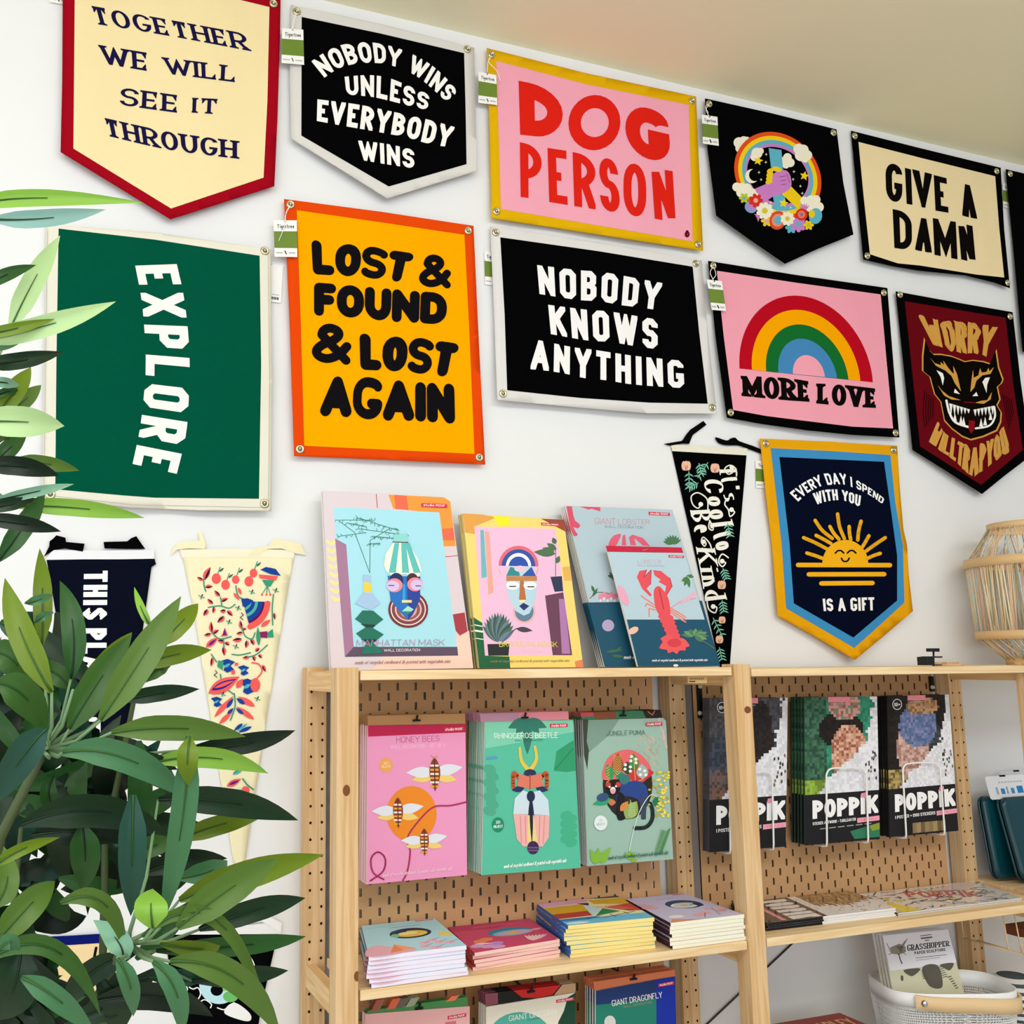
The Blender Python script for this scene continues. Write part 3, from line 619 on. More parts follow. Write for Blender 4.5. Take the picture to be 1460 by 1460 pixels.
# 10 worry
b = Banner('wall_banner', 'dark red banner with snarling panther face between WORRY and WILL TRAP YOU', 'banner', fH, [(893, 203), (1150, 250), (1410, 295), (1445, 600), (1492, 930), (1380, 1015), (1275, 1100), (1120, 1000), (968, 905), (930, 550)], '040405', seed=10, lift=.012)
b.panel([(932, 247), (1378, 320), (1410, 600), (1455, 905), (1270, 1060), (1000, 890), (965, 560)], '650a14')
b.gromm([(910, 218), (1397, 315)])
a = b.art().frame(1280, 420, 5.216); go = 'd09a48'; bk = '0c0806'
ol = [(195, 318), (230, 410), (262, 440), (320, 440), (400, 455), (440, 470), (500, 495), (560, 485), (640, 495), (690, 512), (735, 405), (755, 540), (788, 630), (775, 660), (745, 685), (765, 780), (742, 825), (775, 880), (770, 950), (740, 1015), (640, 1060), (545, 1085), (480, 1060), (400, 1000), (345, 940), (318, 800), (270, 740), (235, 610), (180, 565), (180, 450)]
a.poly(ol, go); cxx, cyy = 480, 720
a.poly([(cxx + (x - cxx) * .965 + (0 if abs(x - cxx) > 120 else 0), cyy + (y - cyy) * .968) for x, y in ol], bk)
for P in ([(240, 468), (275, 510), (322, 525), (318, 500), (345, 525), (338, 490), (375, 545), (405, 580), (418, 590), (412, 530), (440, 590), (470, 720), (425, 660), (400, 605), (355, 565), (285, 530)],
          [(540, 725), (548, 640), (560, 560), (565, 620), (600, 600), (612, 548), (625, 580), (660, 575), (675, 545), (682, 570), (715, 540), (690, 590), (630, 600), (585, 640), (570, 690)],
          [(295, 670), (330, 715), (380, 755), (470, 785), (400, 780), (345, 750)], [(575, 805), (620, 790), (665, 785), (700, 725), (690, 780), (640, 812)]): a.poly(P, go)
for P in ([(288, 562), (335, 585), (345, 620), (335, 675), (318, 610)], [(685, 615), (650, 620), (630, 650), (660, 730), (665, 670)], [(425, 700), (462, 740), (418, 730)], [(555, 755), (585, 725), (597, 755)]): a.poly(P, 'f2efe6')
a.poly([(490, 795), (570, 800), (560, 840), (525, 850), (500, 830)], '7a0c18'); a.poly([(365, 790), (690, 820), (715, 830), (720, 920), (670, 990), (580, 1000), (540, 900), (525, 985), (430, 960), (380, 900)], '120a08')
for i in range(6):
    x = 395 + i * 26; a.poly([(x - 12, 808 + i * 8), (x + 12, 815 + i * 8), (x + 2, 905 - i * 4)], 'f4f1ea')
for i in range(6):
    x = 575 + i * 26; a.poly([(x - 12, 856 - i * 5), (x + 12, 852 - i * 5), (x + 2, 905 - i * 2)], 'f4f1ea')
a.line([(362, 788), (385, 880), (430, 950), (525, 985)], 16, 'f4f1ea', True); a.line([(718, 835), (722, 910), (680, 975), (580, 995)], 14, 'f4f1ea', True)
for x, y in ((425, 930), (470, 950), (490, 960), (620, 970), (650, 960), (690, 920)): a.poly([(x - 14, y + 12), (x + 14, y + 12), (x, y - 50)], 'f4f1ea')
a.poly([(530, 935), (575, 940), (570, 1000), (545, 1035), (525, 995)], '8a0f1c')
for i in range(5): a.line([(200 + i * 16, 720 + i * 12), (190 + i * 18, 880 + i * 6), (205 + i * 14, 985 - i * 20)], 6, '2c0508', True); a.line([(780 + i * 16, 740 + i * 10), (800 + i * 14, 850), (830 + i * 8, 1000 - i * 30)], 6, '2c0508', True)
kw = dict(w=.165, rad=.24, gap=.06, wav=.04)
a.text('WORRY', [(245, 385), (330, 405), (480, 435), (590, 440), (680, 465)], [(155, 150), (320, 190), (480, 198), (600, 215), (738, 245)], go, **kw)
a.text('WILLTRAPYOU', [(205, 1095), (330, 1170), (430, 1240), (550, 1350), (640, 1300), (740, 1230), (840, 1170)], [(300, 945), (350, 1030), (430, 1075), (540, 1125), (640, 1100), (720, 1060), (785, 980)], go, **{**kw, 'gap': .02})
b.put(a)
# 11 sun
b = Banner('wall_banner', 'navy banner with blue and mustard borders, a smiling sun and IS A GIFT', 'banner', fK, [(87, 92), (450, 108), (800, 130), (812, 330), (832, 560), (852, 648), (860, 800), (882, 990), (730, 1120), (582, 1243), (380, 1125), (180, 1015), (150, 650), (120, 400)], 'e5a312', seed=11, amp=.0045, lift=.012)
b.panel([(142, 142), (450, 157), (765, 178), (790, 420), (830, 650), (838, 945), (700, 1072), (577, 1182), (222, 975), (200, 650), (172, 400)], '3f8ec4', 'inner_border')
b.panel([(187, 188), (450, 200), (732, 213), (770, 480), (800, 700), (800, 935), (572, 1128), (262, 950), (240, 640), (212, 400)], '060c22', 'panel', .0007)
b.gromm([(115, 118), (780, 152)])
a = b.art(); kw = dict(w=.185, rad=.10, oct_=True, gap=.16, sp=.5); w_ = 'f4f4f4'
a.text('EVERY DAY I SPEND', [(285, 420), (335, 375), (390, 345), (430, 335), (510, 330), (545, 338), (620, 366), (680, 402), (722, 432)], [(240, 375), (300, 330), (385, 283), (420, 275), (505, 272), (535, 280), (575, 300), (660, 350), (734, 405)], w_, **kw)
a.text('WITH YOU', [(378, 438), (430, 420), (495, 412), (540, 420), (605, 447)], [(360, 378), (420, 360), (490, 357), (525, 362), (612, 390)], w_, **kw)
a.text('IS A GIFT', [(418, 990), (530, 990), (682, 986)], [(412, 926), (530, 922), (680, 918)], w_, **kw)
y_ = 'f2b01e'
a.poly([(412 + 118 + 119 * math.cos(q), 742 - 122 * math.sin(q)) for q in [math.pi * i / 24 for i in range(25)]], y_)
for p, q in (((284, 750), (763, 751)), ((340, 799), (733, 798)), ((405, 846), (672, 844))): a.line([p, q], 23, y_)
for p, m, q in (((313, 608), (375, 635), (437, 668)), ((378, 596), (415, 615), (455, 638)), ((373, 518), (410, 570), (462, 612)), ((450, 550), (470, 585), (497, 616)), ((490, 485), (500, 550), (525, 612)), ((550, 550), (552, 585), (558, 618)), ((612, 522), (600, 570), (595, 620)), ((653, 598), (635, 630), (618, 658)), ((738, 608), (690, 640), (635, 680)), ((330, 688), (375, 702), (418, 718)), ((712, 690), (675, 702), (640, 718))): a.line([p, m, q], 18, y_, True)
for cx_ in (500, 563): a.line([(cx_ - 22, 688), (cx_ - 8, 676), (cx_ + 8, 676), (cx_ + 22, 688)], 9, '060c22', True)
a.line([(510, 715), (520, 730), (540, 730), (550, 715)], 9, '060c22', True)
b.put(a)
# ---------------------------------------------------------------- pennants
pen = dict(group='felt pennants on the wall', amp=.0007, lift=.0, part='body')
b = Banner('pennant', 'black pennant with pale flowers reading Its Cool to Be Kind, behind the shelf top', 'pennant', fJ, [(700, 150), (1124, 180), (1075, 760), (1020, 1500), (1012, 1560), (880, 960)], '040405', base=.003, seed=21, **pen)
b.panel([(697, 133), (900, 145), (1128, 155), (1124, 194), (910, 182), (703, 170)], 'e6e2d0', 'header')
a = b.art(); tk = '08080a'
a.poly([(655, 130), (760, 112), (785, 75), (805, 50), (880, 0), (898, 22), (820, 80), (800, 130), (765, 128), (690, 140)], tk); b.put(a, 'tie', .0012)
a = b.art(); a.poly([(948, 92), (1010, 110), (1035, 98), (1060, 95), (1085, 115), (1170, 145), (1220, 170), (1218, 188), (1150, 165), (1080, 140), (1010, 138), (965, 125)], tk, True); b.put(a, 'tie', .0012)
a = b.art(); w_ = 'f2efe4'; tl = '7fc0aa'; pk = 'eab79c'
kw = dict(w=.2, wh=.06, st='serif', rad=.5, gap=.2, sp=.5)
a.text("It's", [(968, 275), (985, 380), (1000, 455)], [(1066, 270), (1085, 380), (1082, 450)], w_, **kw)
a.text('Cool', [(875, 330), (905, 450), (920, 600)], [(985, 330), (1010, 460), (1050, 585)], w_, **kw); a.text('to', [(930, 635), (955, 735)], [(1035, 610), (1064, 710)], w_, **kw)
a.text('Be', [(805, 505), (830, 635)], [(915, 500), (940, 620)], w_, **kw); a.text('Kind', [(838, 715), (865, 860), (890, 1015)], [(945, 720), (972, 860), (1012, 1000)], w_, **kw)
def curl(pts, w=7, r=13):
    a.line(pts, w, w_, True); a.ell(pts[0][0], pts[0][1], r, r, w_)
curl([(1012, 268), (1040, 262), (1048, 285), (1020, 300), (1000, 270), (1030, 250), (1062, 270), (1066, 310)][1:]); curl([(1038, 500), (1045, 530), (1020, 520), (1010, 490), (990, 470)][:1] + [(1055, 515), (1030, 538), (1020, 500), (1000, 470), (1010, 440)])
curl([(845, 460), (865, 470), (850, 492), (820, 470), (812, 425), (850, 405), (900, 440), (905, 500)][1:]); curl([(930, 590), (935, 610), (925, 615), (910, 600), (915, 560)]); curl([(880, 680), (895, 690), (885, 705), (868, 680), (880, 655), (915, 690), (930, 740)])
curl([(985, 790), (1005, 800), (985, 820), (965, 790), (985, 750), (1020, 770), (1028, 800), (1000, 818)][:6]); curl([(935, 1045), (955, 1050), (945, 1080), (910, 1060), (900, 1010)])
def sprig(p, q, n=4, s_=26):
    a.line([p, q], 4, tl); dx, dy = (q[0] - p[0]) / n, (q[1] - p[1]) / n; L = math.hypot(dx, dy); ux, uy = dx / L, dy / L
    for i in range(n):
        x, y = p[0] + dx * (i + .5), p[1] + dy * (i + .5)
        for sg in (1, -1): a.leaf((x, y), (x - ux * s_ * .7 + sg * uy * s_, y - uy * s_ * .7 - sg * ux * s_), 7, tl)
for p, q in (((800, 380), (798, 285)), ((800, 375), (850, 350)), ((850, 320), (905, 235)), ((870, 300), (855, 240)), ((1030, 650), (1015, 575)), ((1010, 890), (990, 830)), ((995, 1075), (985, 1010)), ((985, 1210), (935, 1110)), ((985, 1345), (970, 1275))): sprig(p, q)
for x, y, r in ((783, 255, 26), (945, 268, 25), (983, 925, 23), (985, 1122, 19), (970, 1232, 21)):
    for q in (-.5, 0, .5): a.ell(x + q * r, y - r * .15 * (1 - abs(q)), r * .5, r, pk)
    a.ell(x, y + r * .4, r * .8, r * .55, pk); a.line([(x - 6, y), (x - 2, y + r * .7)], 3, '7a4a38'); a.line([(x + 7, y - 4), (x + 2, y + r * .7)], 3, '7a4a38')
b.put(a)
# navy pennant behind the plant
f3 = (0, 740, 5.84)
b = Banner('pennant', 'dark navy pennant with white header and sideways lettering, half hidden by the plant', 'pennant', f3, [(385, 325), (1285, 325), (1300, 375), (1262, 400), (1040, 2000), (960, 2480), (900, 2480), (640, 1800)], '0b0e1e', base=.004, seed=22, **pen)
b.panel([(440, 258), (800, 262), (1285, 258), (1285, 330), (1000, 335), (700, 335), (375, 340)], 'e9e9ee', 'header')
a = b.art(); a.poly([(365, 315), (410, 225), (412, 185), (440, 165), (470, 135), (545, 155), (550, 190), (705, 205), (690, 272), (540, 245), (450, 258)], '060608'); b.put(a, 'tie', .0012)
a = b.art(); a.poly([(862, 190), (1060, 185), (1090, 160), (1135, 142), (1210, 250), (1100, 250), (870, 245)], '060608'); b.put(a, 'tie', .0012)
a = b.art(); kw = dict(w=.21, rad=.16, oct_=True, gap=.2, sp=.4)
a.text('THIS PLA', [(700, 432), (690, 800), (683, 1262)], [(897, 430), (890, 800), (885, 1262)], 'f4f4f2', **kw)
a.text('O', [(662, 1650), (660, 1830)], [(838, 1650), (836, 1830)], 'f4f4f2', **kw); a.text('S', [(645, 2110), (645, 2200)], [(850, 2110), (850, 2200)], 'f4f4f2', **kw)
b.put(a)
# floral pennant
f8 = (230, 740, 4.564)
b = Banner('pennant', 'cream pennant printed with coral and blue folk flowers', 'pennant', f8, [(135, 215), (870, 215), (835, 400), (680, 1330), (540, 2260), (500, 2270), (470, 2230), (205, 560)], 'f0e8c2', base=.004, seed=23, **pen)
b.panel([(120, 200), (500, 192), (868, 205), (862, 252), (500, 248), (135, 250)], 'f2ead0', 'header')
a = b.art(); a.poly([(60, 240), (80, 180), (120, 150), (250, 140), (240, 90), (258, 72), (290, 170), (280, 195), (180, 190), (100, 200)], 'efe6bf', False); b.put(a, 'tie', .0012)
a = b.art(); a.poly([(560, 240), (600, 195), (700, 175), (720, 140), (750, 130), (860, 150), (905, 160), (945, 235), (880, 225), (780, 190), (690, 195), (640, 230)], 'efe6bf'); b.put(a, 'tie', .0012)
a = b.art(); co, bl, gr, nv, vi = 'ee5f5c', '1f4397', '3a9a77', '2b2440', '7a2a6a'
def duo(p, q, w, c1=co, c2=nv): a.leaf(p, q, w, c1); m = ((p[0] + q[0]) / 2, (p[1] + q[1]) / 2); dx, dy = q[0] - p[0], q[1] - p[1]; L = math.hypot(dx, dy); a.leaf((p[0] - dy / L * w * .22, p[1] + dx / L * w * .22), (q[0] - dy / L * w * .1, q[1] + dx / L * w * .1), w * .42, c2)
for x, y, r in ((358, 388, 30), (418, 428, 28), (484, 394, 24), (570, 406, 29), (600, 352, 25)):
    a.line([(x - 2, y), (x + 25, y - 75)], 6, gr, True); a.ell(x, y, r, r * 1.15, co); duo((x + 20, y - 45), (x + 50, y - 70), 14, nv, gr)
for p, q, w in (((275, 395), (318, 312), 40), ((270, 400), (232, 378), 22), ((285, 440), (335, 438), 26), ((380, 505), (345, 465), 26), ((385, 535), (435, 515), 26), ((335, 555), (300, 520), 26), ((345, 570), (338, 615), 22), ((305, 590), (275, 630), 32), ((420, 600), (382, 600), 28), ((430, 595), (465, 630), 28), ((412, 635), (365, 675), 34), ((325, 740), (322, 668), 28), ((325, 750), (278, 758), 26), ((330, 745), (375, 720), 26), ((410, 800), (365, 790), 28), ((415, 800), (445, 820), 26), ((405, 830), (412, 890), 28), ((520, 715), (512, 660), 26), ((520, 720), (555, 712), 22), ((530, 740), (488, 748), 24), ((525, 785), (462, 790), 32), ((560, 790), (552, 840), 28), ((585, 780), (605, 820), 28), ((575, 900), (528, 905), 24), ((600, 890), (610, 925), 24), ((610, 860), (640, 838), 24), ((635, 880), (655, 905), 24), ((335, 900), (325, 960), 24), ((660, 950), (680, 995), 24), ((735, 610), (740, 655), 20)): duo(p, q, w)
for pts in ([(275, 390), (280, 440), (290, 470)], [(305, 575), (380, 565), (440, 580), (480, 555)], [(385, 510), (395, 565)], [(330, 740), (380, 780), (455, 765)], [(405, 785), (408, 835)], [(525, 700), (545, 760), (590, 780), (610, 740)], [(460, 880), (510, 885), (580, 870)], [(560, 900), (620, 880), (690, 820)], [(485, 435), (500, 500), (545, 525)], [(385, 1010), (400, 1080), (470, 1140)], [(475, 1135), (480, 1220), (450, 1310)], [(730, 490), (722, 580), (725, 690)], [(325, 880), (360, 930)]): a.line(pts, 8, gr, True)
a.poly([(645, 330), (680, 312), (715, 318), (745, 325), (778, 370), (710, 358)], bl); a.poly([(635, 360), (760, 372), (745, 400), (640, 385)], co); a.poly([(655, 395), (735, 400), (710, 440), (680, 435)], gr); 
for dx in (-35, -5, 20): a.line([(690, 435), (690 + dx, 490)], 5, gr); a.ell(690 + dx, 492, 7, 7, co)
ctr = (530, 535)
for r, c in ((190, co), (150, '5a1a55'), (135, bl), (105, '4fb0a0'), (85, bl), (60, '4fb0a0'), (45, bl)): a.poly([ctr] + [(ctr[0] + r * math.cos(q) * .95, ctr[1] + r * math.sin(q)) for q in [(.02 + .075 * i) * 1 for i in range(18)]], c)
for i in range(7): q = .08 + i * .2; a.ell(ctr[0] + 172 * math.cos(q) * .95, ctr[1] + 172 * math.sin(q), 17, 17, co)
a.poly([(520, 520), (560, 515), (600, 530), (570, 560), (530, 570)], bl)
a.leaf((470, 480), (510, 530), 20, co); a.leaf((500, 445), (522, 495), 20, co)
a.poly([(400, 745), (412, 705), (435, 760), (385, 765)], co); a.poly([(405, 735), (412, 712), (425, 755), (398, 758)], '5a2a80'); a.leaf((290, 835), (370, 770), 40, co); a.leaf((305, 825), (360, 780), 18, '5a2a80')
a.leaf((648, 700), (712, 655), 30, co); a.poly([(640, 735), (690, 730), (690, 775), (640, 770)], '8a2a60'); a.leaf((635, 825), (628, 700), 28, gr); a.poly([(690, 740), (725, 715), (732, 770), (692, 770)], gr)
for x, y, s_ in ((430, 955, 50), (535, 985, 38), (560, 1090, 58), (360, 1190, 38)):
    a.poly([(x - s_, y - s_ * .6), (x, y - s_ * .9), (x + s_, y - s_ * .5), (x + s_ * .4, y), (x + s_ * .9, y + s_ * .5), (x, y + s_ * .9), (x - s_ * .5, y + s_ * .6), (x - s_ * .3, y)], bl); a.leaf((x - s_ * .4, y + s_ * .2), (x + s_ * .4, y - s_ * .3), s_ * .4, '4fb0c0')
a.poly([(370, 920), (405, 925), (400, 985), (365, 960)], gr); a.rect(455, 985, 480, 1010, co); a.rect(478, 935, 500, 955, co); a.ell(612, 1080, 32, 45, co); a.line([(620, 1040), (655, 990), (635, 945), (590, 935)], 9, co, True); a.leaf((490, 1100), (530, 1040), 40, co)
a.leaf((305, 1135), (510, 1025), 90, co); a.leaf((325, 1115), (490, 1040), 44, '3a2a80'); a.leaf((345, 1100), (475, 1050), 22, co)
for p, q, w, c in (((345, 1290), (470, 1150), 34, co), ((375, 1335), (465, 1250), 30, co), ((610, 1220), (500, 1155), 38, co), ((605, 1305), (490, 1220), 34, co), ((425, 1230), (470, 1165), 26, bl), ((545, 1205), (488, 1165), 28, bl), ((535, 1270), (485, 1230), 24, bl), ((430, 1270), (470, 1230), 22, bl), ((530, 1330), (470, 1380), 22, bl), ((590, 1350), (500, 1390), 24, bl), ((560, 1330), (490, 1385), 16, '4fb0c0')): a.leaf(p, q, w, c)
for i, (x, y) in enumerate(((450, 1480), (520, 1500), (480, 1560), (540, 1580), (430, 1600), (500, 1640), (560, 1480), (470, 1420), (540, 1440))): duo((x - 35, y + 20), (x + 35, y - 15), 26, (co, bl, gr)[i % 3], (bl, co, '4fb0c0')[i % 3])
a.leaf((425, 1740), (520, 1690), 40, co); a.leaf((440, 1730), (510, 1700), 18, '5a2a80'); a.line([(530, 1690), (560, 1730), (600, 1760)], 9, gr, True); a.ell(548, 1765, 26, 26, co); a.line([(470, 1760), (530, 1765)], 7, gr, True); a.ell(485, 1815, 22, 20, co); a.line([(530, 1820), (570, 1810)], 7, gr)
for x, y in ((262, 505), (500, 580), (745, 465), (485, 830), (400, 1140), (625, 1170), (440, 670), (590, 475)): a.line([(x - 18, y - 8), (x + 18, y + 8)], 5, gr); a.leaf((x, y), (x + 8, y - 18), 9, nv); a.leaf((x, y), (x - 6, y + 18), 9, gr)
for x, y in ((522, 640), (352, 1015)): a.line([(x, y - 30), (x + 12, y - 15), (x - 8, y), (x + 10, y + 15)], 5, nv)
b.put(a)
# lower pennants behind the leaves
f7 = (220, 1200, 5.615); f6 = (0, 1200, 5.615)
b = Banner('pennant', 'black pennant with white outlined hands around a green ball, low behind the leaves', 'pennant', f7, [(90, 740), (990, 735), (860, 1310), (700, 2300), (600, 2300), (150, 1300)], '08080b', base=.004, seed=24, **pen)
b.panel([(80, 660), (620, 680), (1015, 640), (1010, 738), (600, 742), (90, 745)], 'ececee', 'header')
a = b.art(); a.poly([(640, 680), (700, 630), (900, 590), (1020, 650), (1015, 730), (860, 640)], 'f0eff0'); b.put(a, 'tie', .0012)
a = b.art(); a.line([(440, 890), (480, 845), (600, 830), (730, 890), (790, 960), (805, 1040), (790, 1150), (760, 1200)], 8, 'f2f2f2', True)
a.ell(520, 1150, 160, 150, 'bfe6f2'); a.ell(540, 1120, 100, 80, '8cc97a'); a.ell(500, 1190, 50, 45, '0a0a0c'); a.poly([(540, 980), (640, 950), (715, 1010), (700, 1040), (560, 1020)], 'bfe6f2', True); a.ell(610, 1240, 60, 45, '6fbf6a'); a.ell(220, 1180, 50, 40, 'bfe6d8')
for pts in ([(280, 1165), (310, 1180), (350, 1170), (370, 1220), (340, 1270), (290, 1275)], [(345, 1305), (400, 1265), (455, 1300), (450, 1330)], [(505, 1330), (560, 1345), (600, 1310), (640, 1290)]): a.line(pts, 9, 'f2f2f2', True)
a.poly([(560, 1370), (640, 1290), (760, 1370), (770, 1430), (700, 1430)], 'f2f2f2', True)
b.put(a)
b = Banner('pennant', 'tan pennant with navy header, low behind the leaves at lower left', 'pennant', f6, [(60, 830), (1050, 790), (960, 1300), (700, 2200), (620, 2200), (160, 1300)], 'edd3a2', base=.004, seed=25, **pen)
b.panel([(50, 775), (560, 752), (1055, 722), (1050, 795), (560, 828), (58, 850)], '101a6a', 'header')
a = b.art(); a.poly([(150, 1040), (215, 985), (255, 985), (190, 1080)], '14100c')
for i in range(5): a.text('ALOHA'[i], [(300 + i * 14, 1150 + i * 40), (345 + i * 14, 1150 + i * 40)], [(300 + i * 14, 1080 + i * 40), (345 + i * 14, 1080 + i * 40)], '14100c', .26) if False else a.line([(300 + i * 10, 1090 + i * 60), (350 + i * 8, 1110 + i * 60), (330 + i * 8, 1130 + i * 60)], 12, '14100c')
a.line([(770, 850), (740, 1000)], 22, '14100c'); b.put(a)
# ---------------------------------------------------------------- price tags
def price_tag(lab, fr, quad, string, off, text=True):
    A = Art(None).frame(*fr); Q = [A.T(p) for p in quad]
    y = YW - off; pf = lambda px, py, h: onY(px, py, y - h)
    t = thing('price_tag', lab, 'price tag', pf((Q[2][0] + Q[3][0]) / 2, max(Q[2][1], Q[3][1]), 0), 'green banded price tags on the banners')
    def L(u, v): return (quad[0][0] * (1 - u) * (1 - v) + quad[1][0] * u * (1 - v) + quad[2][0] * u * v + quad[3][0] * (1 - u) * v, quad[0][1] * (1 - u) * (1 - v) + quad[1][1] * u * (1 - v) + quad[2][1] * u * v + quad[3][1] * (1 - u) * v)
    a = Art(pf).frame(*fr); a.poly(quad, 'f2f1ee')
    if text:
        a.poly([L(0, .3), L(1, .3), L(1, .76), L(0, .76)], '69842c'); a.text('Tigertree', [L(.14, .22), L(.88, .22)], [L(.14, .11), L(.88, .11)], '2a2a28', .17, st='round')
        for u0, u1 in ((.06, .36), (.62, .92)): a.line([L(u0, .89), L(u1, .89)], 7, 'b9b8b4', cap=False)
        a.line([L(.46, .84), L(.52, .92)], 6, '3a2a2a'); a.ell(*L(.5, .03), 4, 4, '6a6a66')
    else:
        for i in range(9): u = .45 + i * .05; a.line([L(u, .86), L(u, .93)], 3 + (i % 3), '4a4a55', cap=False)
        a.line([L(.5, .8), L(.9, .8)], 3, 'a0a0a5', cap=False)
    mb = a.emit(MB()); c = [pf(*p, -.0006) for p in Q]; f = [pf(*p, -.00002) for p in Q]
    mb.hexa([c[3], c[2], c[1], c[0]], [f[3], f[2], f[1], f[0]], paper('f2f1ee')); mb.build('card', t)
    for S in string:
        mb = MB(); S = cat_rom([A.T(p) for p in S]); n = len(S)
        mb.tube([onY(x, yy, y - .003 * math.sin(math.pi * i / (n - 1)) - .001) for i, (x, yy) in enumerate(S)], .0008, mat('f4f2ea', .8), 5); mb.build('string', t)
price_tag('green banded tag on the corner of the NOBODY WINS banner', fB, [(95, 172), (225, 182), (230, 397), (92, 385)], [[(185, 80), (172, 120), (160, 180)], [(180, 78), (162, 130), (158, 182)]], .024)
price_tag('green banded tag on the corner of the DOG PERSON banner', fC, [(88, 245), (188, 265), (193, 433), (87, 420)], [[(160, 155), (145, 190), (190, 240), (213, 300)], [(158, 155), (140, 200), (138, 248)]], .022)
price_tag('green banded tag on the black rainbow ring banner', fD, [(33, 197), (102, 207), (108, 335), (38, 325)], [[(66, 152), (52, 175), (66, 205)], [(58, 150), (50, 165), (62, 190)]], .022)
price_tag('green banded tag half behind the black banner at the right edge', fD, [(1365, 498), (1425, 510), (1432, 625), (1368, 605)], [[(1398, 462), (1420, 475), (1440, 492)]], .0035)
price_tag('green banded tag on the LOST & FOUND banner', fF, [(70, 188), (185, 188), (187, 370), (75, 368)], [[(153, 115), (130, 160), (125, 215), (95, 290)], [(150, 115), (132, 150), (128, 200)]], .022)
price_tag('plain white barcode tag sticking out behind the EXPLORE banner', fF, [(20, 400), (118, 412), (105, 598), (10, 585)], [[(28, 345), (58, 390), (62, 410)]], .0035, False)
price_tag('green banded tag half behind the NOBODY KNOWS banner', fG, [(42, 232), (140, 245), (150, 440), (47, 428)], [], .0035)
price_tag('green banded tag on the MORE LOVE banner', fH, [(55, 150), (122, 158), (140, 290), (77, 285)], [[(83, 95), (70, 120), (85, 155)], [(86, 95), (95, 130), (80, 150)]], .022)
price_tag('green banded tag half behind the smiling sun banner', fK, [(62, 205), (160, 215), (162, 355), (65, 348)], [[(118, 122), (108, 150), (100, 175)]], .0035)
price_tag('tag cut off by the top edge beside the red and cream banner', fA, [(240, -150), (330, -140), (338, 26), (245, 10)], [], .0035)
# ---------------------------------------------------------------- card packs
def brand(a, q, t='studio ROOF'):
    a.poly(q, 'd5304a'); l = lambda u, v: (q[0][0] + (q[1][0] - q[0][0]) * u + (q[3][0] - q[0][0]) * v, q[0][1] + (q[1][1] - q[0][1]) * u + (q[3][1] - q[0][1]) * v)
    a.text('studio', [l(.08, .78), l(.5, .78)], [l(.08, .12), l(.5, .12)], 'ffffff', .14); a.text('ROOF', [l(.56, .74), l(.92, .74)], [l(.56, .22), l(.92, .22)], 'ffffff', .16)
def foot(a, p, q, h, c='ffffff'):
    a.text('made of recycled cardboard & printed with vegetable inks', [(p[0], p[1]), (q[0], q[1])], [(p[0] + h * .3, p[1] - h), (q[0] + h * .3, q[1] - h)], c, .13, gap=.1)
def plane3(P, Qa, Rb):
    n = (Qa - P).cross(Rb - P).normalized()
    if n.dot(CAM - P) < 0: n = -n
    return lambda px, py, h: (lambda r: CAM + r * ((P - CAM).dot(n) / r.dot(n)) + n * h)(ray(px, py)), n
def pack(name, lab, cat, fr, corners, pf, back, tk, edge, draw, n, step, stacklab, group, header=None, jit=.0008, backc='d9cdbd', seed=0):
    """corners TL TR BR BL in the frame; back = unit vector pointing away from the viewer"""
    A = Art(None).frame(*fr); C = [A.T(p) for p in corners]
    P = [pf(x, y, 0) for x, y in C]
    t = thing(name, lab, cat, (P[2] + P[3]) / 2, group)
    a = Art(pf).frame(*fr); draw(a); mb = a.emit(MB())
    f = [p + back * .00003 for p in P]; bk = [p + back * tk for p in P]
    m = paper(edge); mb.hexa([bk[3], bk[2], bk[1], bk[0]], [f[3], f[2], f[1], f[0]], paper(backc), m, m); mb.build('card', t)
    if header:
        hq, hc, hd = header; a = Art(pf).frame(*fr); a.poly(hq, hc)
        if hd: hd(a)
        mb = a.emit(MB(), -.001); H = [pf(*A.T(p), -.001) for p in hq]
        mb.hexa([(H[i] + back * .0016) for i in (3, 2, 1, 0)], [(H[i] + back * .00003) for i in (3, 2, 1, 0)], paper(hc)); mb.build('hanging_header', t)
    rnd = random.Random(seed)
    for i in range(1, n):
        dup(t, Vector((0, step * i / back.y, 0)) + Vector((rnd.uniform(-1, 1) * jit, 0, rnd.uniform(-1, 1) * jit)), 0, stacklab % ORD[i])
    return t
BACK = Vector((0, 1, 0))
def hang_pf(D): return lambda px, py, h: onY(px, py, D - h)
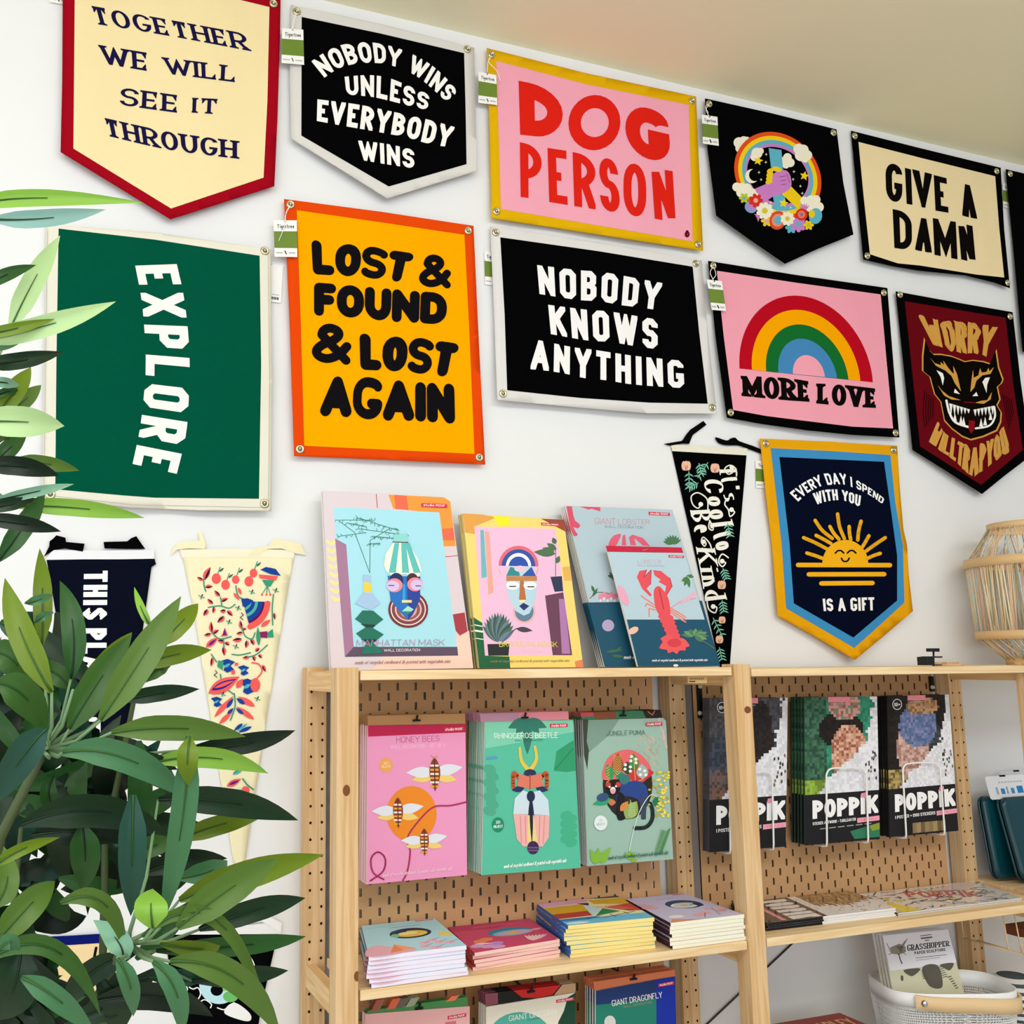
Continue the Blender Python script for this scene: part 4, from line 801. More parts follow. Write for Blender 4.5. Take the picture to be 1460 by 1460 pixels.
# --- leaning packs on the top shelf
def lean(fr, bl, br, tl, Db, Dt, Dr=None):
    A = Art(None).frame(*fr); P, Q, R_ = onY(*A.T(bl), Db), onY(*A.T(br), Dr or Db), onY(*A.T(tl), Dt)
    pf, n = plane3(P, Q, R_); return pf, -n
pf, bk = lean(fI, (120, 1008), (857, 995), (75, 72), 1.945, 1.995)
def d_man(a):
    a.poly([(75, 72), (705, 106), (737, 128), (857, 995), (120, 1008)], 'decfd6')
    a.poly([(415, 92), (705, 106), (737, 128), (766, 360), (695, 362), (680, 190), (440, 165)], 'f09a3a'); a.poly([(445, 93), (510, 97), (520, 172), (452, 168)], 'ee6a4a'); a.poly([(694, 270), (750, 265), (762, 330), (700, 330)], 'ee6a4a'); a.line([(352, 90), (358, 160)], 4, 'b83a4a'); a.line([(712, 415), (775, 410)], 4, 'b83a4a')
    a.poly([(750, 715), (812, 705), (835, 850), (850, 960), (790, 830), (765, 800)], 'a83a44'); a.poly([(780, 830), (835, 800), (857, 995), (330, 1000), (400, 935), (700, 935)], 'f6d0c0')
    for i in range(8): y = 330 + i * 42; x = 92 + i * 4; a.line([(x, y), (x + 26, y + 20), (x + 52, y + 2)], 15, 'f2e48e', cap=False)
    a.poly([(130, 157), (680, 185), (778, 930), (185, 938)], 'a8e0ee'); a.poly([(138, 320), (196, 352), (235, 890), (188, 937)], 'a87898'); a.poly([(235, 884), (774, 884), (778, 930), (188, 937)], '5d4a60')
    for p, q in (((318, 500), (240, 290)), ((318, 500), (320, 330)), ((240, 290), (160, 230)), ((320, 330), (420, 270))): a.line([p, q], 4, '4a7a6a')
    rn = random.Random(5)
    for p, q in (((140, 225), (345, 225)), ((150, 310), (300, 290)), ((260, 270), (520, 305)), ((340, 240), (470, 280)), ((250, 215), (340, 235)), ((200, 240), (300, 260)), ((310, 350), (370, 345)), ((330, 310), (440, 320))):
        a.line([p, q], 3, '2f6a55')
        for i in range(12): u = i / 11; x, y = p[0] + (q[0] - p[0]) * u, p[1] + (q[1] - p[1]) * u; a.line([(x, y), (x + rn.uniform(-16, 6), y + rn.uniform(-16, 16))], 3, '3f8a6a')
    a.poly([(282, 510), (322, 512), (325, 600), (372, 660), (320, 695), (240, 660), (285, 600)], 'a6c6e6'); a.poly([(284, 548), (324, 552), (326, 602), (284, 600)], 'ecd24a')
    a.poly([(280, 695), (335, 697), (388, 742), (330, 785), (390, 820), (335, 865), (388, 915), (340, 922), (290, 922), (270, 915), (300, 865), (245, 815), (300, 780), (240, 740)], '17705c'); a.poly([(300, 785), (335, 785), (350, 770), (270, 765)], '0d3a38'); a.poly([(300, 862), (340, 862), (360, 845), (270, 845)], '0d3a38')
    a.ell(517, 690, 104, 96, '7a2436', 0); a.ell(517, 690, 92, 84, 'e8d8c8'); a.ell(517, 690, 86, 78, '7a3f48'); a.ell(517, 690, 70, 62, 'f2b0b4'); a.ell(517, 690, 62, 55, '8a5a44'); a.ell(517, 690, 45, 44, 'f0a0a8')
    a.poly([(390, 460), (400, 400), (440, 340), (515, 342), (570, 430), (587, 490), (565, 530), (500, 505), (440, 520), (405, 495)], 'f0f4e0'); 
    for x, t_ in ((430, 445), (500, 480), (560, 500)): a.poly([(t_ , 345), (t_ + 25, 345), (x + 22, 500), (x - 15, 500)], '5fc0bc')
    a.poly([(440, 300), (515, 295), (515, 340), (440, 340)], '8fd8d2'); a.line([(438, 340), (515, 342)], 6, '4a5058')
    a.poly([(410, 515), (580, 520), (578, 640), (540, 720), (515, 746), (470, 700), (425, 640)], '1d6fc4'); a.poly([(510, 520), (580, 520), (578, 640), (540, 720), (515, 746)], '233f9a'); a.ell(455, 540, 36, 40, '17275f'); a.ell(538, 535, 30, 34, '4a2030')
    a.ell(445, 565, 42, 36, 'ef8a94'); a.ell(436, 568, 34, 27, 'd8c2ee'); a.ell(552, 560, 40, 36, 'ef8a94'); a.ell(560, 563, 32, 27, 'd8c2ee'); a.line([(415, 566), (442, 566)], 5, '2a2a5a'); a.line([(556, 568), (582, 568)], 5, '2a2a5a')
    a.poly([(490, 560), (500, 560), (502, 650), (486, 650)], '2fa0e0'); a.poly([(484, 642), (535, 642), (535, 655), (484, 655)], 'f0e08a'); a.poly([(484, 700), (515, 672), (545, 690), (520, 712)], 'a6e0cc'); a.poly([(488, 700), (540, 700), (515, 715)], '2f8a5a')
    a.text('MANHATTAN MASK', [(247, 884), (705, 878)], [(250, 848), (708, 845)], 'c07aa6', .08); a.text('WALL DECORATION', [(390, 910), (578, 908)], [(390, 896), (578, 894)], 'f4eef2', .12)
    brand(a, [(585, 138), (718, 143), (720, 162), (586, 156)]); foot(a, (238, 975), (735, 968), 17, '8a6a70')
pack('wall_mask_pack', 'tall blue and pink pack showing a striped turban mask, front of its leaning stack', 'craft pack', fI, [(75, 72), (720, 110), (857, 995), (120, 1008)], pf, bk, .005, 'f4ecee', d_man, 3, .007, 'blue turban mask pack, %s from the front of its leaning stack', 'turban mask packs on the top plank', seed=1)
pf, bk = lean(fI, (888, 995), (1430, 990), (802, 190), 1.94, 1.985)
def d_brk(a):
    a.poly([(802, 190), (1328, 222), (1430, 990), (888, 995)], 'f2d878')
    a.poly([(802, 190), (900, 195), (980, 210), (860, 260), (880, 300), (815, 290)], 'e6a24a'); a.poly([(960, 203), (1048, 207), (1040, 255), (985, 250)], 'f4ea1c'); a.poly([(1208, 217), (1328, 222), (1336, 285), (1290, 260)], '9a4634')
    a.poly([(858, 730), (905, 760), (920, 930), (1045, 935), (1050, 994), (888, 995)], '17603c'); a.line([(865, 770), (905, 778)], 5, 'f4f4e0'); a.line([(868, 800), (910, 806)], 9, 'f4f4e0'); a.line([(872, 840), (912, 846)], 4, 'f4f4e0'); a.poly([(1320, 470), (1360, 465), (1368, 540), (1330, 540)], 'eab25a'); a.poly([(1385, 960), (1425, 950), (1430, 990), (1390, 990)], 'e48a5a')
    a.poly([(862, 258), (1282, 270), (1295, 330), (1372, 928), (918, 930)], 'efbfdd')
    a.poly([(893, 275), (912, 277), (928, 520), (900, 528)], '6fb8c0'); a.poly([(918, 285), (940, 285), (962, 600), (935, 615)], 'f0a898')
    a.poly([(1230, 618), (1325, 600), (1372, 928), (1270, 928)], '6a3f58'); a.poly([(1302, 635), (1332, 635), (1362, 920), (1318, 920)], 'b07ab0'); a.poly([(1258, 520), (1318, 516), (1325, 595), (1280, 598)], '2a3352')
    for p, q, w in (((1285, 400), (1170, 390), 40), ((1290, 380), (1240, 345), 30), ((1285, 350), (1270, 315), 26), ((1290, 450), (1305, 410), 26), ((1280, 390), (1215, 370), 30)): a.leaf(p, q, w, '4f7050')
    a.line([(1285, 515), (1285, 380)], 4, '4f6a48')
    a.ell(1092, 462, 104, 104, 'e46a7a'); a.ell(1092, 464, 88, 88, '2f4fa8'); a.ell(1092, 466, 66, 70, 'f2f0f4'); a.ell(1092, 470, 52, 56, '2b4fb0')
    a.ell(1122, 700, 58, 62, 'e8b0b4'); a.ell(1122, 700, 48, 52, '5f7f98'); a.poly([(985, 462), (1200, 466), (1192, 560), (1195, 470), (1160, 580), (1020, 570)], 'efbfdd')
    a.poly([(1045, 465), (1165, 465), (1190, 540), (1180, 640), (1150, 710), (1120, 722), (1080, 700), (1045, 640), (1025, 560), (1030, 510)], 'b9d6e6'); a.poly([(1028, 515), (1050, 468), (1092, 480), (1100, 515)], '2f8a90'); a.poly([(1110, 515), (1160, 468), (1185, 520)], '2c55b0'); a.ell(1100, 478, 30, 16, 'e6c8dc'); a.rect(1028, 516, 1188, 542, 'c2854e'); a.poly([(1100, 540), (1118, 540), (1132, 640), (1095, 640)], 'b9703e')
    a.ell(1062, 565, 34, 22, 'f4f2f4'); a.ell(1152, 565, 34, 22, 'f4f2f4'); a.line([(1046, 570), (1078, 570)], 6, '1a1a2a'); a.line([(1140, 572), (1172, 572)], 6, '1a1a2a'); a.poly([(1092, 640), (1132, 640), (1120, 652), (1100, 652)], 'f2e6b0'); a.poly([(1095, 672), (1118, 655), (1148, 672), (1120, 696)], '1f2f6a')
    for i in range(14): q = -2.6 + i * .17; a.leaf((985, 860), (985 + 95 * math.cos(q), 850 + 145 * math.sin(q)), 34, ('4a6a5a', '6a7f96', '3a5548')[i % 3])
    a.line([(1000, 870), (1080, 790), (1160, 800)], 5, '4a4a5a', True); a.leaf((1080, 790), (1165, 800), 28, '4a4052'); a.poly([(930, 870), (1045, 868), (1040, 930), (935, 930)], '23252c')
    a.text('BROOKLYN MASK', [(992, 884), (1295, 886)], [(990, 856), (1293, 858)], 'e8e04a', .09); a.text('WALL DECORATION', [(1075, 912), (1225, 914)], [(1075, 900), (1225, 902)], 'f0d8e8', .12); brand(a, [(1208, 238), (1305, 244), (1308, 258), (1210, 252)]); foot(a, (945, 966), (1355, 962), 13, 'a08a5a')
pack('wall_mask_pack', 'yellow bordered pink pack showing a round topped blue mask, front of its leaning stack', 'craft pack', fI, [(802, 190), (1328, 222), (1430, 990), (888, 995)], pf, bk, .005, 'f4e2a0', d_brk, 4, .0075, 'yellow bordered mask pack, %s from the front of its leaning stack', 'yellow mask packs on the top plank', seed=2)
pf, bk = lean(fJ, (325, 1385), (975, 1380), (105, 478), 1.945, 1.99)
def d_glob(a):
    a.poly([(105, 478), (705, 500), (975, 1380), (325, 1385)], 'b4c8d2'); a.poly([(225, 1022), (872, 1012), (975, 1380), (325, 1385)], '17506a')
    a.poly([(108, 480), (140, 482), (148, 530), (158, 562), (184, 582), (186, 596), (172, 606), (148, 598), (160, 622), (174, 640), (164, 650), (150, 648), (132, 610)], 'd8506a'); a.poly([(180, 482), (300, 486), (300, 510), (250, 495), (235, 500), (205, 490)], 'd8506a')
    a.text('GIANT LOBSTER', [(268, 582), (578, 584)], [(268, 546), (578, 556)], 'c87a90', .08); a.text('WALL DECORATION', [(322, 602), (540, 608)], [(322, 586), (540, 592)], '6a7a84', .1)
    a.poly([(345, 700), (370, 650), (415, 638), (400, 680), (385, 702)], 'e4607a', True); a.poly([(420, 700), (425, 645), (440, 640), (445, 702)], 'e4607a'); a.poly([(470, 700), (460, 655), (480, 640), (540, 660), (580, 705), (540, 702), (490, 660), (500, 700)], 'e4607a')
    for i in range(8): q = -2.9 + i * .35; a.leaf((705, 695), (705 + 55 * math.cos(q), 690 + 50 * math.sin(q)), 20, '4a7a50')
    a.ell(343, 1152, 34, 33, 'b4a4c8'); a.line([(240, 1000), (290, 965), (400, 985)], 4, '4a5a40', True)
    for i in range(6): a.ell(300 + i * 20, 990 - (i % 2) * 10, 11, 18, 'e88aa4', 10); a.ell(300 + i * 20, 1012 - (i % 2) * 10, 5, 9, 'f6d8e0')
    for p, q in (((265, 965), (250, 925)), ((255, 990), (285, 940)), ((370, 880), (340, 870)), ((380, 900), (350, 850)), ((330, 1300), (430, 1290)), ((360, 1320), (440, 1330)), ((385, 1300), (420, 1270))): a.leaf(p, q, 16, '3f6a48')
    brand(a, [(570, 512), (690, 518), (692, 535), (572, 530)]); foot(a, (430, 1340), (900, 1340), 20)
pack('lobster_pack', 'large grey and teal pack of a giant lobster, front of its leaning stack', 'craft pack', fJ, [(105, 478), (705, 500), (975, 1380), (325, 1385)], pf, bk, .005, 'f2f0ee', d_glob, 4, .0075, 'large lobster pack, %s from the front of its leaning stack', 'large lobster packs on the top plank', backc='2a3038', seed=3)
pf, bk = lean(fJ, (512, 1382), (968, 1380), (345, 738), 1.915, 1.947)
def d_lob(a):
    a.poly([(345, 738), (772, 745), (968, 1380), (512, 1382)], 'b9d0dc'); a.poly([(448, 1118), (888, 1118), (968, 1380), (512, 1382)], '14506c')
    a.text('LOBSTER', [(510, 802), (642, 804)], [(510, 782), (642, 784)], 'cf8aa0', .09); a.text('WALL DECORATION', [(508, 818), (660, 822)], [(508, 809), (660, 813)], '8a9aa4', .12)
    R_ = 'e8505a'
    for sg, pts in ((1, [(505, 880), (520, 845), (560, 838), (545, 880), (585, 840), (582, 920), (560, 945), (590, 980), (580, 990), (535, 945)]), (1, [(595, 840), (640, 845), (690, 885), (703, 930), (670, 985), (660, 980), (670, 930), (625, 905), (640, 895), (605, 870)])): a.poly(pts, R_); a.line(pts[2:6], 5, 'b83a4a')
    for i in range(3): a.line([(610, 1040 + i * 12), (550 - i * -12, 1000 + i * 28), (530 + i * 22, 985 + i * 58)], 7, 'ec8a78'); a.line([(690, 1050 + i * 12), (740, 1080 + i * 15), (780, 1105 + i * 14)], 7, 'ec8a78')
    a.line([(700, 1050), (760, 1015), (835, 1000)], 6, 'eaa0b0', True)
    for i in range(5): a.ell(760 + i * 18, 1020 - i * 12, 9, 13, 'f0b0c8')
    a.poly([(600, 960), (625, 930), (655, 955), (685, 1010), (690, 1100), (640, 1100), (610, 1050)], R_, True); a.line([(632, 950), (655, 1060)], 6, 'b8323f')
    for i in range(6): w = 44 - i * 1; a.ell(668 + i * 10, 1105 + i * 25, w, 19, R_, 8); a.line([(640 + i * 9, 1118 + i * 25), (705 + i * 8, 1120 + i * 24)], 5, 'b8323f')
    for q, r in ((-2.75, 85), (-2.2, 0), (2.7, 95), (2.0, 85), (1.4, 85), (.7, 85), (.25, 90)):
        if r: a.leaf((715, 1240), (715 + r * math.cos(q), 1250 + r * .75 * math.sin(q)), 58, 'ee5a5c')
    a.ell(715, 1250, 40, 24, 'd8404a')
    for p, q in (((790, 880), (755, 905)), ((790, 880), (800, 940)), ((790, 885), (770, 930)), ((790, 870), (825, 880)), ((790, 875), (785, 870))): a.leaf(p, (q[0] + 1, q[1]), 20, '4a7a48')
    for i in range(9): q = -3.0 + i * .5; a.leaf((830, 1210), (830 + 80 * math.cos(q), 1210 + 42 * math.sin(q)), 26, ('4f7a58', '6a9a70')[i % 2])
    a.line([(830, 1210), (940, 1280)], 5, '5a7a50'); a.ell(485, 1180, 18, 30, 'f0c0a8', 60); a.ell(428, 985, 22, 60, 'eaa8c0', -25); a.ell(723, 1377, 14, 7, 'f4f0f0')
    brand(a, [(682, 756), (768, 758), (770, 772), (684, 770)]); foot(a, (588, 1355), (900, 1352), 13)
pack('lobster_pack', 'smaller red lobster pack with a red header, in front of the larger lobster packs', 'craft pack', fJ, [(345, 738), (772, 745), (968, 1380), (512, 1382)], pf, bk, .006, 'f4f2f0', d_lob, 1, .0, '', None, header=([(333, 702), (758, 712), (768, 742), (343, 735)], 'c8183c', lambda a: a.line([(540, 728), (565, 722)], 4, 'e06a80')))
# --- hanging packs, left bay
def hook(lab, px, py, D, r=.0022, col='141210'):
    P = onY(px, py, D - .004); t = thing('peg_hook', lab, 'hook', P, 'black peg hooks')
    mb = MB(); mb.tube([Vector((P.x, YB - .001, P.z)), P + Vector((0, .004, 0)), P + Vector((0, 0, .002)), P + Vector((.001, -.001, .010))], r, mat(col, .4), 8); mb.build('prong', t)
    mb = MB(); mb.box(P.x - .008, P.x + .008, P.y + .0005, P.y + .003, P.z - .0022, P.z + .0016, mat(col, .4)); mb.build('stop', t)
D_ = 1.900
def d_bee(a):
    a.poly([(263, 238), (613, 232), (619, 774), (258, 808)], 'ef9ac4'); a.poly([(263, 238), (613, 232), (614, 262), (264, 278)], 'c2164e')
    a.text('HONEY BEES', [(365, 300), (520, 294)], [(365, 278), (520, 273)], 'b0557f', .09); a.text('WALL DECORATION - SET OF 3', [(345, 322), (540, 314)], [(345, 308), (540, 301)], 'f7c0da', .12); brand(a, [(535, 245), (608, 242), (609, 256), (536, 260)])
    a.ell(420, 555, 90, 100, 'ef8a1e'); a.ell(328, 380, 24, 26, 'f0a85a'); a.text('3D', [(318, 378), (338, 377)], [(318, 369), (338, 368)], 'f8e0c0', .14); a.text('OBJECTS', [(312, 390), (344, 388)], [(312, 382), (344, 380)], 'f8e0c0', .14)
    a.line([(617, 512), (560, 525), (500, 530), (450, 575), (405, 640), (415, 690), (405, 760), (388, 795)], 6, 'b02a5c', True); a.line([(272, 795), (318, 760), (325, 715), (300, 692), (275, 715), (282, 765), (320, 790)], 6, 'b02a5c', True)
    for x, y, s in ((502, 412, 1.0), (370, 550, .92), (465, 655, .82)):
        for sg in (1, -1): a.leaf((x, y + 5 * s), (x + sg * 82 * s, y + 22 * s), 34 * s, 'f0cf78', 0); a.leaf((x, y - 8 * s), (x + sg * 102 * s, y - (25 if sg > 0 else 5) * s), 40 * s, 'e4e4ee', 0)
        a.leaf((x, y - 62 * s), (x + 3 * s, y + 62 * s), 40 * s, '8a3a28')
        for k in range(6): a.rect(x - 15 * s, y - 34 * s + k * 15 * s, x + 15 * s, y - 27 * s + k * 15 * s, ('f2ead8', 'e9a23a')[k % 2])
        a.line([(x, y - 58 * s), (x - 12 * s, y - 66 * s)], 3, 'd89a3a'); a.line([(x, y - 58 * s), (x + 12 * s, y - 66 * s)], 3, 'd89a3a'); a.line([(x, y - 50 * s), (x + 2, y + 50 * s)], 4 * s, '5a2418')
    foot(a, (315, 782), (565, 756), 15, 'f7c4dc')
pack('bee_pack', 'pink pack with three paper bees and an orange dot, front of its hanging stack', 'craft pack', fL, [(263, 238), (613, 232), (619, 774), (258, 808)], hang_pf(D_), BACK, .0045, 'f4d8d2', d_bee, 7, .0075, 'pink bee pack, %s from the front of its hanging stack', 'pink bee packs on the left pegboard', header=([(262, 203), (612, 195), (613, 231), (263, 237)], 'b98a5a', None), backc='6a4a34', seed=4)
hook('black peg hook holding the pink bee packs', 594.5, 1027, D_)
D2 = 1.880
def d_rhi(a):
    a.poly([(683, 225), (1000, 218), (1027, 748), (672, 775)], '58bf9f'); a.poly([(683, 225), (1000, 218), (1003, 260), (800, 300), (684, 320)], '7fcfb0')
    for q in range(5): a.leaf((835, 215), (835 + 75 * math.cos(.35 + q * .6), 230 + (110 if q == 2 else 45) * math.sin(.35 + q * .6)), 34, '2f7a68')
    a.leaf((835, 225), (835, 342), 32, '2f7a68'); a.poly([(930, 400), (940, 330), (985, 300), (1002, 290), (1010, 400), (975, 405)], '2f9a6a'); a.line([(935, 395), (1000, 320)], 3, '1f7a50')
    for i in range(7): a.ell(705 + (5 if i % 2 else -5), 395 + i * 25, 24, 17, '4fa98a', 20)
    for i in range(8): a.ell(975 + (i % 2) * 18, 560 + i * 14, 22, 16, '45b088', -20)
    a.text('RHINOCEROS BEETLE', [(718, 284), (945, 282)], [(716, 265), (945, 262)], 'eef6f0', .1); a.text('WALL DECORATION', [(790, 295), (890, 293)], [(790, 287), (890, 285)], '2f6a5a', .12); brand(a, [(916, 232), (980, 230), (981, 243), (917, 246)])
    a.ell(730, 594, 22, 27, '178a66'); a.text('3D', [(722, 590), (738, 589)], [(722, 580), (738, 579)], 'f0f6f2', .16); a.text('OBJECT', [(714, 606), (747, 604)], [(714, 596), (747, 594)], 'f0f6f2', .16)
    a.line([(840, 398), (815, 365), (808, 315)], [16, 8], 'e8c84a', True); a.line([(845, 398), (868, 360), (862, 310)], [16, 8], 'e8c84a', True)
    for sg in (1, -1): a.line([(845 + sg * 30, 440), (845 + sg * 58, 408), (845 + sg * 60, 460)], 14, 'c2542e', True); a.leaf((845 + sg * 20, 462), (845 + sg * 66, 470), 22, '27305e')
    a.ell(845, 410, 22, 16, '2a3158'); a.poly([(805, 410), (838, 420), (885, 410), (892, 455), (845, 465), (800, 455)], 'df7a62'); a.line([(845, 415), (845, 465)], 4, 'a04a3a')
    a.poly([(785, 555), (790, 500), (820, 470), (845, 480), (880, 470), (910, 505), (915, 560), (850, 556)], 'cfe0ea', False); a.poly([(785, 555), (915, 560), (912, 640), (890, 672), (855, 670), (820, 672), (798, 645)], 'efb0ac'); 
    for x in (810, 828, 880, 897): a.line([(x, 562), (x + (850 - x) * .1, 660)], 3, 'd88a8a')
    a.leaf((850, 640), (848, 480), 22, '23294c'); a.ell(848, 492, 15, 20, '23294c'); a.poly([(838, 560), (858, 560), (872, 660), (836, 655)], 'ecd488'); a.leaf((848, 500), (852, 665), 12, '191c38'); a.ell(856, 676, 21, 24, '3c2550'); a.line([(838, 676), (874, 676)], 4, '7a5a8a'); a.line([(840, 686), (872, 686)], 4, '7a5a8a')
    a.line([(690, 355), (728, 352)], 8, '5f9ad0', cap=False); foot(a, (750, 750), (975, 728), 14, 'f2faf6')
pack('beetle_pack', 'turquoise pack with a horned paper beetle, front of its hanging stack', 'craft pack', fL, [(683, 225), (1000, 218), (1027, 748), (672, 775)], hang_pf(D2), BACK, .0045, 'e4efe8', d_rhi, 10, .0080, 'turquoise beetle pack, %s from the front of its hanging stack', 'turquoise beetle packs on the left pegboard', header=([(665, 195), (982, 187), (984, 217), (668, 225)], 'e58a98', lambda a: a.poly([(665, 195), (805, 192), (806, 221), (668, 225)], 'b98aa0')), backc='3a2a4a', seed=5)
hook('black peg hook holding the turquoise beetle packs', 749, 1023, D2)
D3 = 1.892
f9 = (820, 1010, 6.348)
def d_pum(a):
    a.poly([(68, 105), (790, 88), (822, 110), (888, 1365), (112, 1428)], '9dbdae'); a.poly([(68, 105), (400, 97), (300, 250), (100, 420)], '7f9c8e')
    a.poly([(68, 105), (120, 104), (105, 300), (125, 380), (110, 560), (80, 420)], '3a4438')
    rn = random.Random(9)
    for i in range(60): x, y = rn.gauss(690, 55), rn.uniform(260, 520); a.leaf((x, y), (x + rn.uniform(-30, 10), y - rn.uniform(20, 50)), 12, ('b8a690', 'cbb8a4')[i % 2])
    for i in range(24): u = i / 24; x, y = 760 + 70 * u, 120 + 260 * u; a.leaf((x, y), (x + rn.uniform(-20, 10), y - 40), 14, 'd8b8b4')
    a.ell(475, 690, 225, 315, '2a2420'); a.poly([(250, 640), (270, 500), (330, 420), (430, 378), (520, 380), (620, 440), (690, 560), (600, 670), (400, 640)], 'e8686a', True)
    a.poly([(470, 600), (530, 520), (690, 560), (700, 600), (600, 665), (520, 660)], 'cf3a34', True); a.leaf((380, 620), (390, 400), 110, '9a5a34'); a.leaf((330, 650), (290, 500), 80, '2f9a58'); a.leaf((430, 640), (370, 560), 80, '35945a')
    for i in range(8): a.line([(380, 600 - i * 22), (345, 560 - i * 22)], 5, 'e0a858'); a.line([(380, 600 - i * 22), (418, 565 - i * 22)], 5, 'e0a858'); a.line([(285, 720 - i * 25), (310, 700 - i * 25)], 7, 'e8a04a')
    a.leaf((480, 600), (470, 480), 90, '2a4a34'); a.leaf((540, 560), (525, 405), 90, '3f8a4a'); a.leaf((615, 640), (600, 500), 110, '9ab4ba')
    for x, y in ((455, 510), (452, 550), (500, 530), (500, 568), (510, 435), (550, 460), (552, 492), (505, 475), (630, 565), (640, 602), (585, 550), (590, 600)): a.ell(x, y, 14, 14, 'f4efe2')
    a.line([(530, 440), (545, 660)], 5, 'e8b860'); a.line([(600, 520), (615, 640), (560, 665)], 5, 'e8b8a0')
    a.leaf((330, 820), (160, 870), 70, '2fa070'); a.ell(250, 805, 55, 38, '35507a', -15); a.leaf((700, 840), (780, 850), 90, '1f7a50')
    a.poly([(390, 700), (470, 670), (560, 655), (640, 700), (660, 800), (640, 900), (600, 900), (560, 820), (440, 800), (400, 900), (440, 960), (400, 1000), (370, 900)], '27468a', True); a.poly([(390, 760), (450, 800), (430, 900), (460, 990), (390, 1010), (370, 900)], '14161c', True); a.poly([(580, 800), (650, 800), (640, 1005), (600, 1005)], '3a4460'); a.poly([(400, 600), (470, 600), (500, 650), (440, 690), (405, 660)], '3a7a78', True)
    a.line([(540, 1085), (640, 1075), (695, 1010), (700, 920), (680, 860)], 36, '1d2c30', True)
    a.leaf((460, 1000), (560, 840), 130, '8fae60'); a.leaf((410, 930), (480, 840), 60, 'd88a4a'); a.leaf((300, 850), (370, 850), 60, 'c87a4a')
    for i in range(7): a.line([(510, 980 - i * 20), (480 + i * 3, 960 - i * 22)], 4, 'd8e0a0'); a.line([(510, 980 - i * 20), (545, 965 - i * 18)], 4, 'd8e0a0')
    a.ell(345, 720, 65, 68, '15161a'); a.ell(300, 690, 24, 24, 'c8403a'); a.ell(390, 690, 24, 24, 'c8403a'); a.ell(342, 740, 24, 30, 'f0e6e6'); a.ell(342, 752, 22, 22, 'eda0b0'); a.ell(312, 710, 9, 9, 'f4f0e0'); a.ell(370, 705, 9, 9, 'f4f0e0')
    for i in range(70): x, y = rn.gauss(790, 40), rn.uniform(570, 990); a.ell(min(x, 845), y, 13, 11, ('e6d04a', 'f0dc6a', 'b8a83a')[i % 3])
    for p, q, w in (((200, 1400), (135, 1270), 50), ((210, 1400), (210, 1260), 50), ((220, 1390), (325, 1260), 60), ((190, 1410), (140, 1330), 40), ((230, 1400), (300, 1340), 40), ((495, 1370), (450, 1300), 34), ((495, 1370), (500, 1280), 34), ((500, 1370), (545, 1300), 34), ((505, 1380), (570, 1370), 30)): a.leaf(p, q, w, '84b83a')
    for i in range(12): y = 1120 + i * 18; a.leaf((830 - i * 7, y), (870 - i * 6, y - 40), 12, '4f8a50'); a.leaf((830 - i * 7, y), (770 - i * 5, y - 20), 12, '5f9a5a')
    a.line([(740, 800), (680, 785), (600, 900), (540, 1060), (490, 1290)], 7, 'd6ead8', True); a.ell(232, 1036, 60, 68, 'e4ecec'); a.text('3D', [(215, 1025), (250, 1023)], [(215, 1005), (250, 1003)], 'a0c0b4', .14); a.text('OBJECT', [(195, 1060), (270, 1057)], [(195, 1038), (270, 1035)], 'a0c0b4', .14)
    a.text('JUNGLE PUMA', [(285, 248), (635, 238)], [(288, 205), (632, 195)], '4f6a5c', .1); brand(a, [(640, 130), (790, 124), (792, 155), (642, 160)]); foot(a, (300, 1370), (840, 1320), 34, '3f6a58')
pack('puma_pack', 'sage green pack with a round jungle puma, front of its hanging stack', 'craft pack', f9, [(68, 105), (800, 88), (888, 1365), (112, 1428)], hang_pf(D3), BACK, .0045, 'd8d8dc', d_pum, 6, .0085, 'sage puma pack, %s from the front of its hanging stack', 'sage puma packs on the left pegboard', header=([(50, 40), (775, 15), (788, 84), (60, 100)], '3a7a56', lambda a: (a.poly([(50, 40), (165, 36), (175, 68), (55, 76)], 'cf4a5a'), a.poly([(165, 36), (370, 28), (372, 90), (178, 95)], '8a4a2e'), a.poly([(610, 20), (775, 15), (788, 84), (640, 88)], '2a1c1a'), a.line([(660, 30), (700, 60), (720, 25)], 8, 'c8705a'))), backc='8a3a34', seed=6)
hook('black peg hook holding the sage puma packs', 889, 1020, D3)
# --- lower hanging packs (cut by the bottom edge)
f10 = (500, 1260, 4.867); f11 = (740, 1230, 4.294)
def d_pk(a):
    a.poly([(104, 905), (826, 850), (826, 2300), (104, 2360)], 'eeb4b4'); brand(a, [(672, 918), (802, 896), (803, 922), (674, 944)]); a.poly([(655, 962), (730, 952), (732, 975), (658, 985)], 'd8707a')
pack('wall_mask_pack', 'pale pink pack with green striped header under the middle plank, front of its hanging stack', 'craft pack', f10, [(104, 905), (800, 852), (800, 2300), (104, 2360)], hang_pf(1.86), BACK, .0045, 'e8c8c0', d_pk, 3, .008, 'pale pink pack low in the left bay, %s from the front of its stack', 'pale pink packs low in the left bay', header=([(128, 880), (810, 785), (812, 850), (106, 902)], '4a8a4e', lambda a: [a.poly([(x, 890 - (x - 128) * .13), (x + 60, 880 - (x - 128) * .13), (x + 100, 800 - (x - 128) * .05), (x + 40, 808 - (x - 128) * .05)], c) for x, c in ((140, 'a05a4a'), (250, 'd86a4a'), (310, '6a6058'), (380, 'a0a890'), (660, 'e8805a'))]), seed=7)
hook('black peg hook holding the pale pink packs low in the left bay', 598, 1438, 1.86)
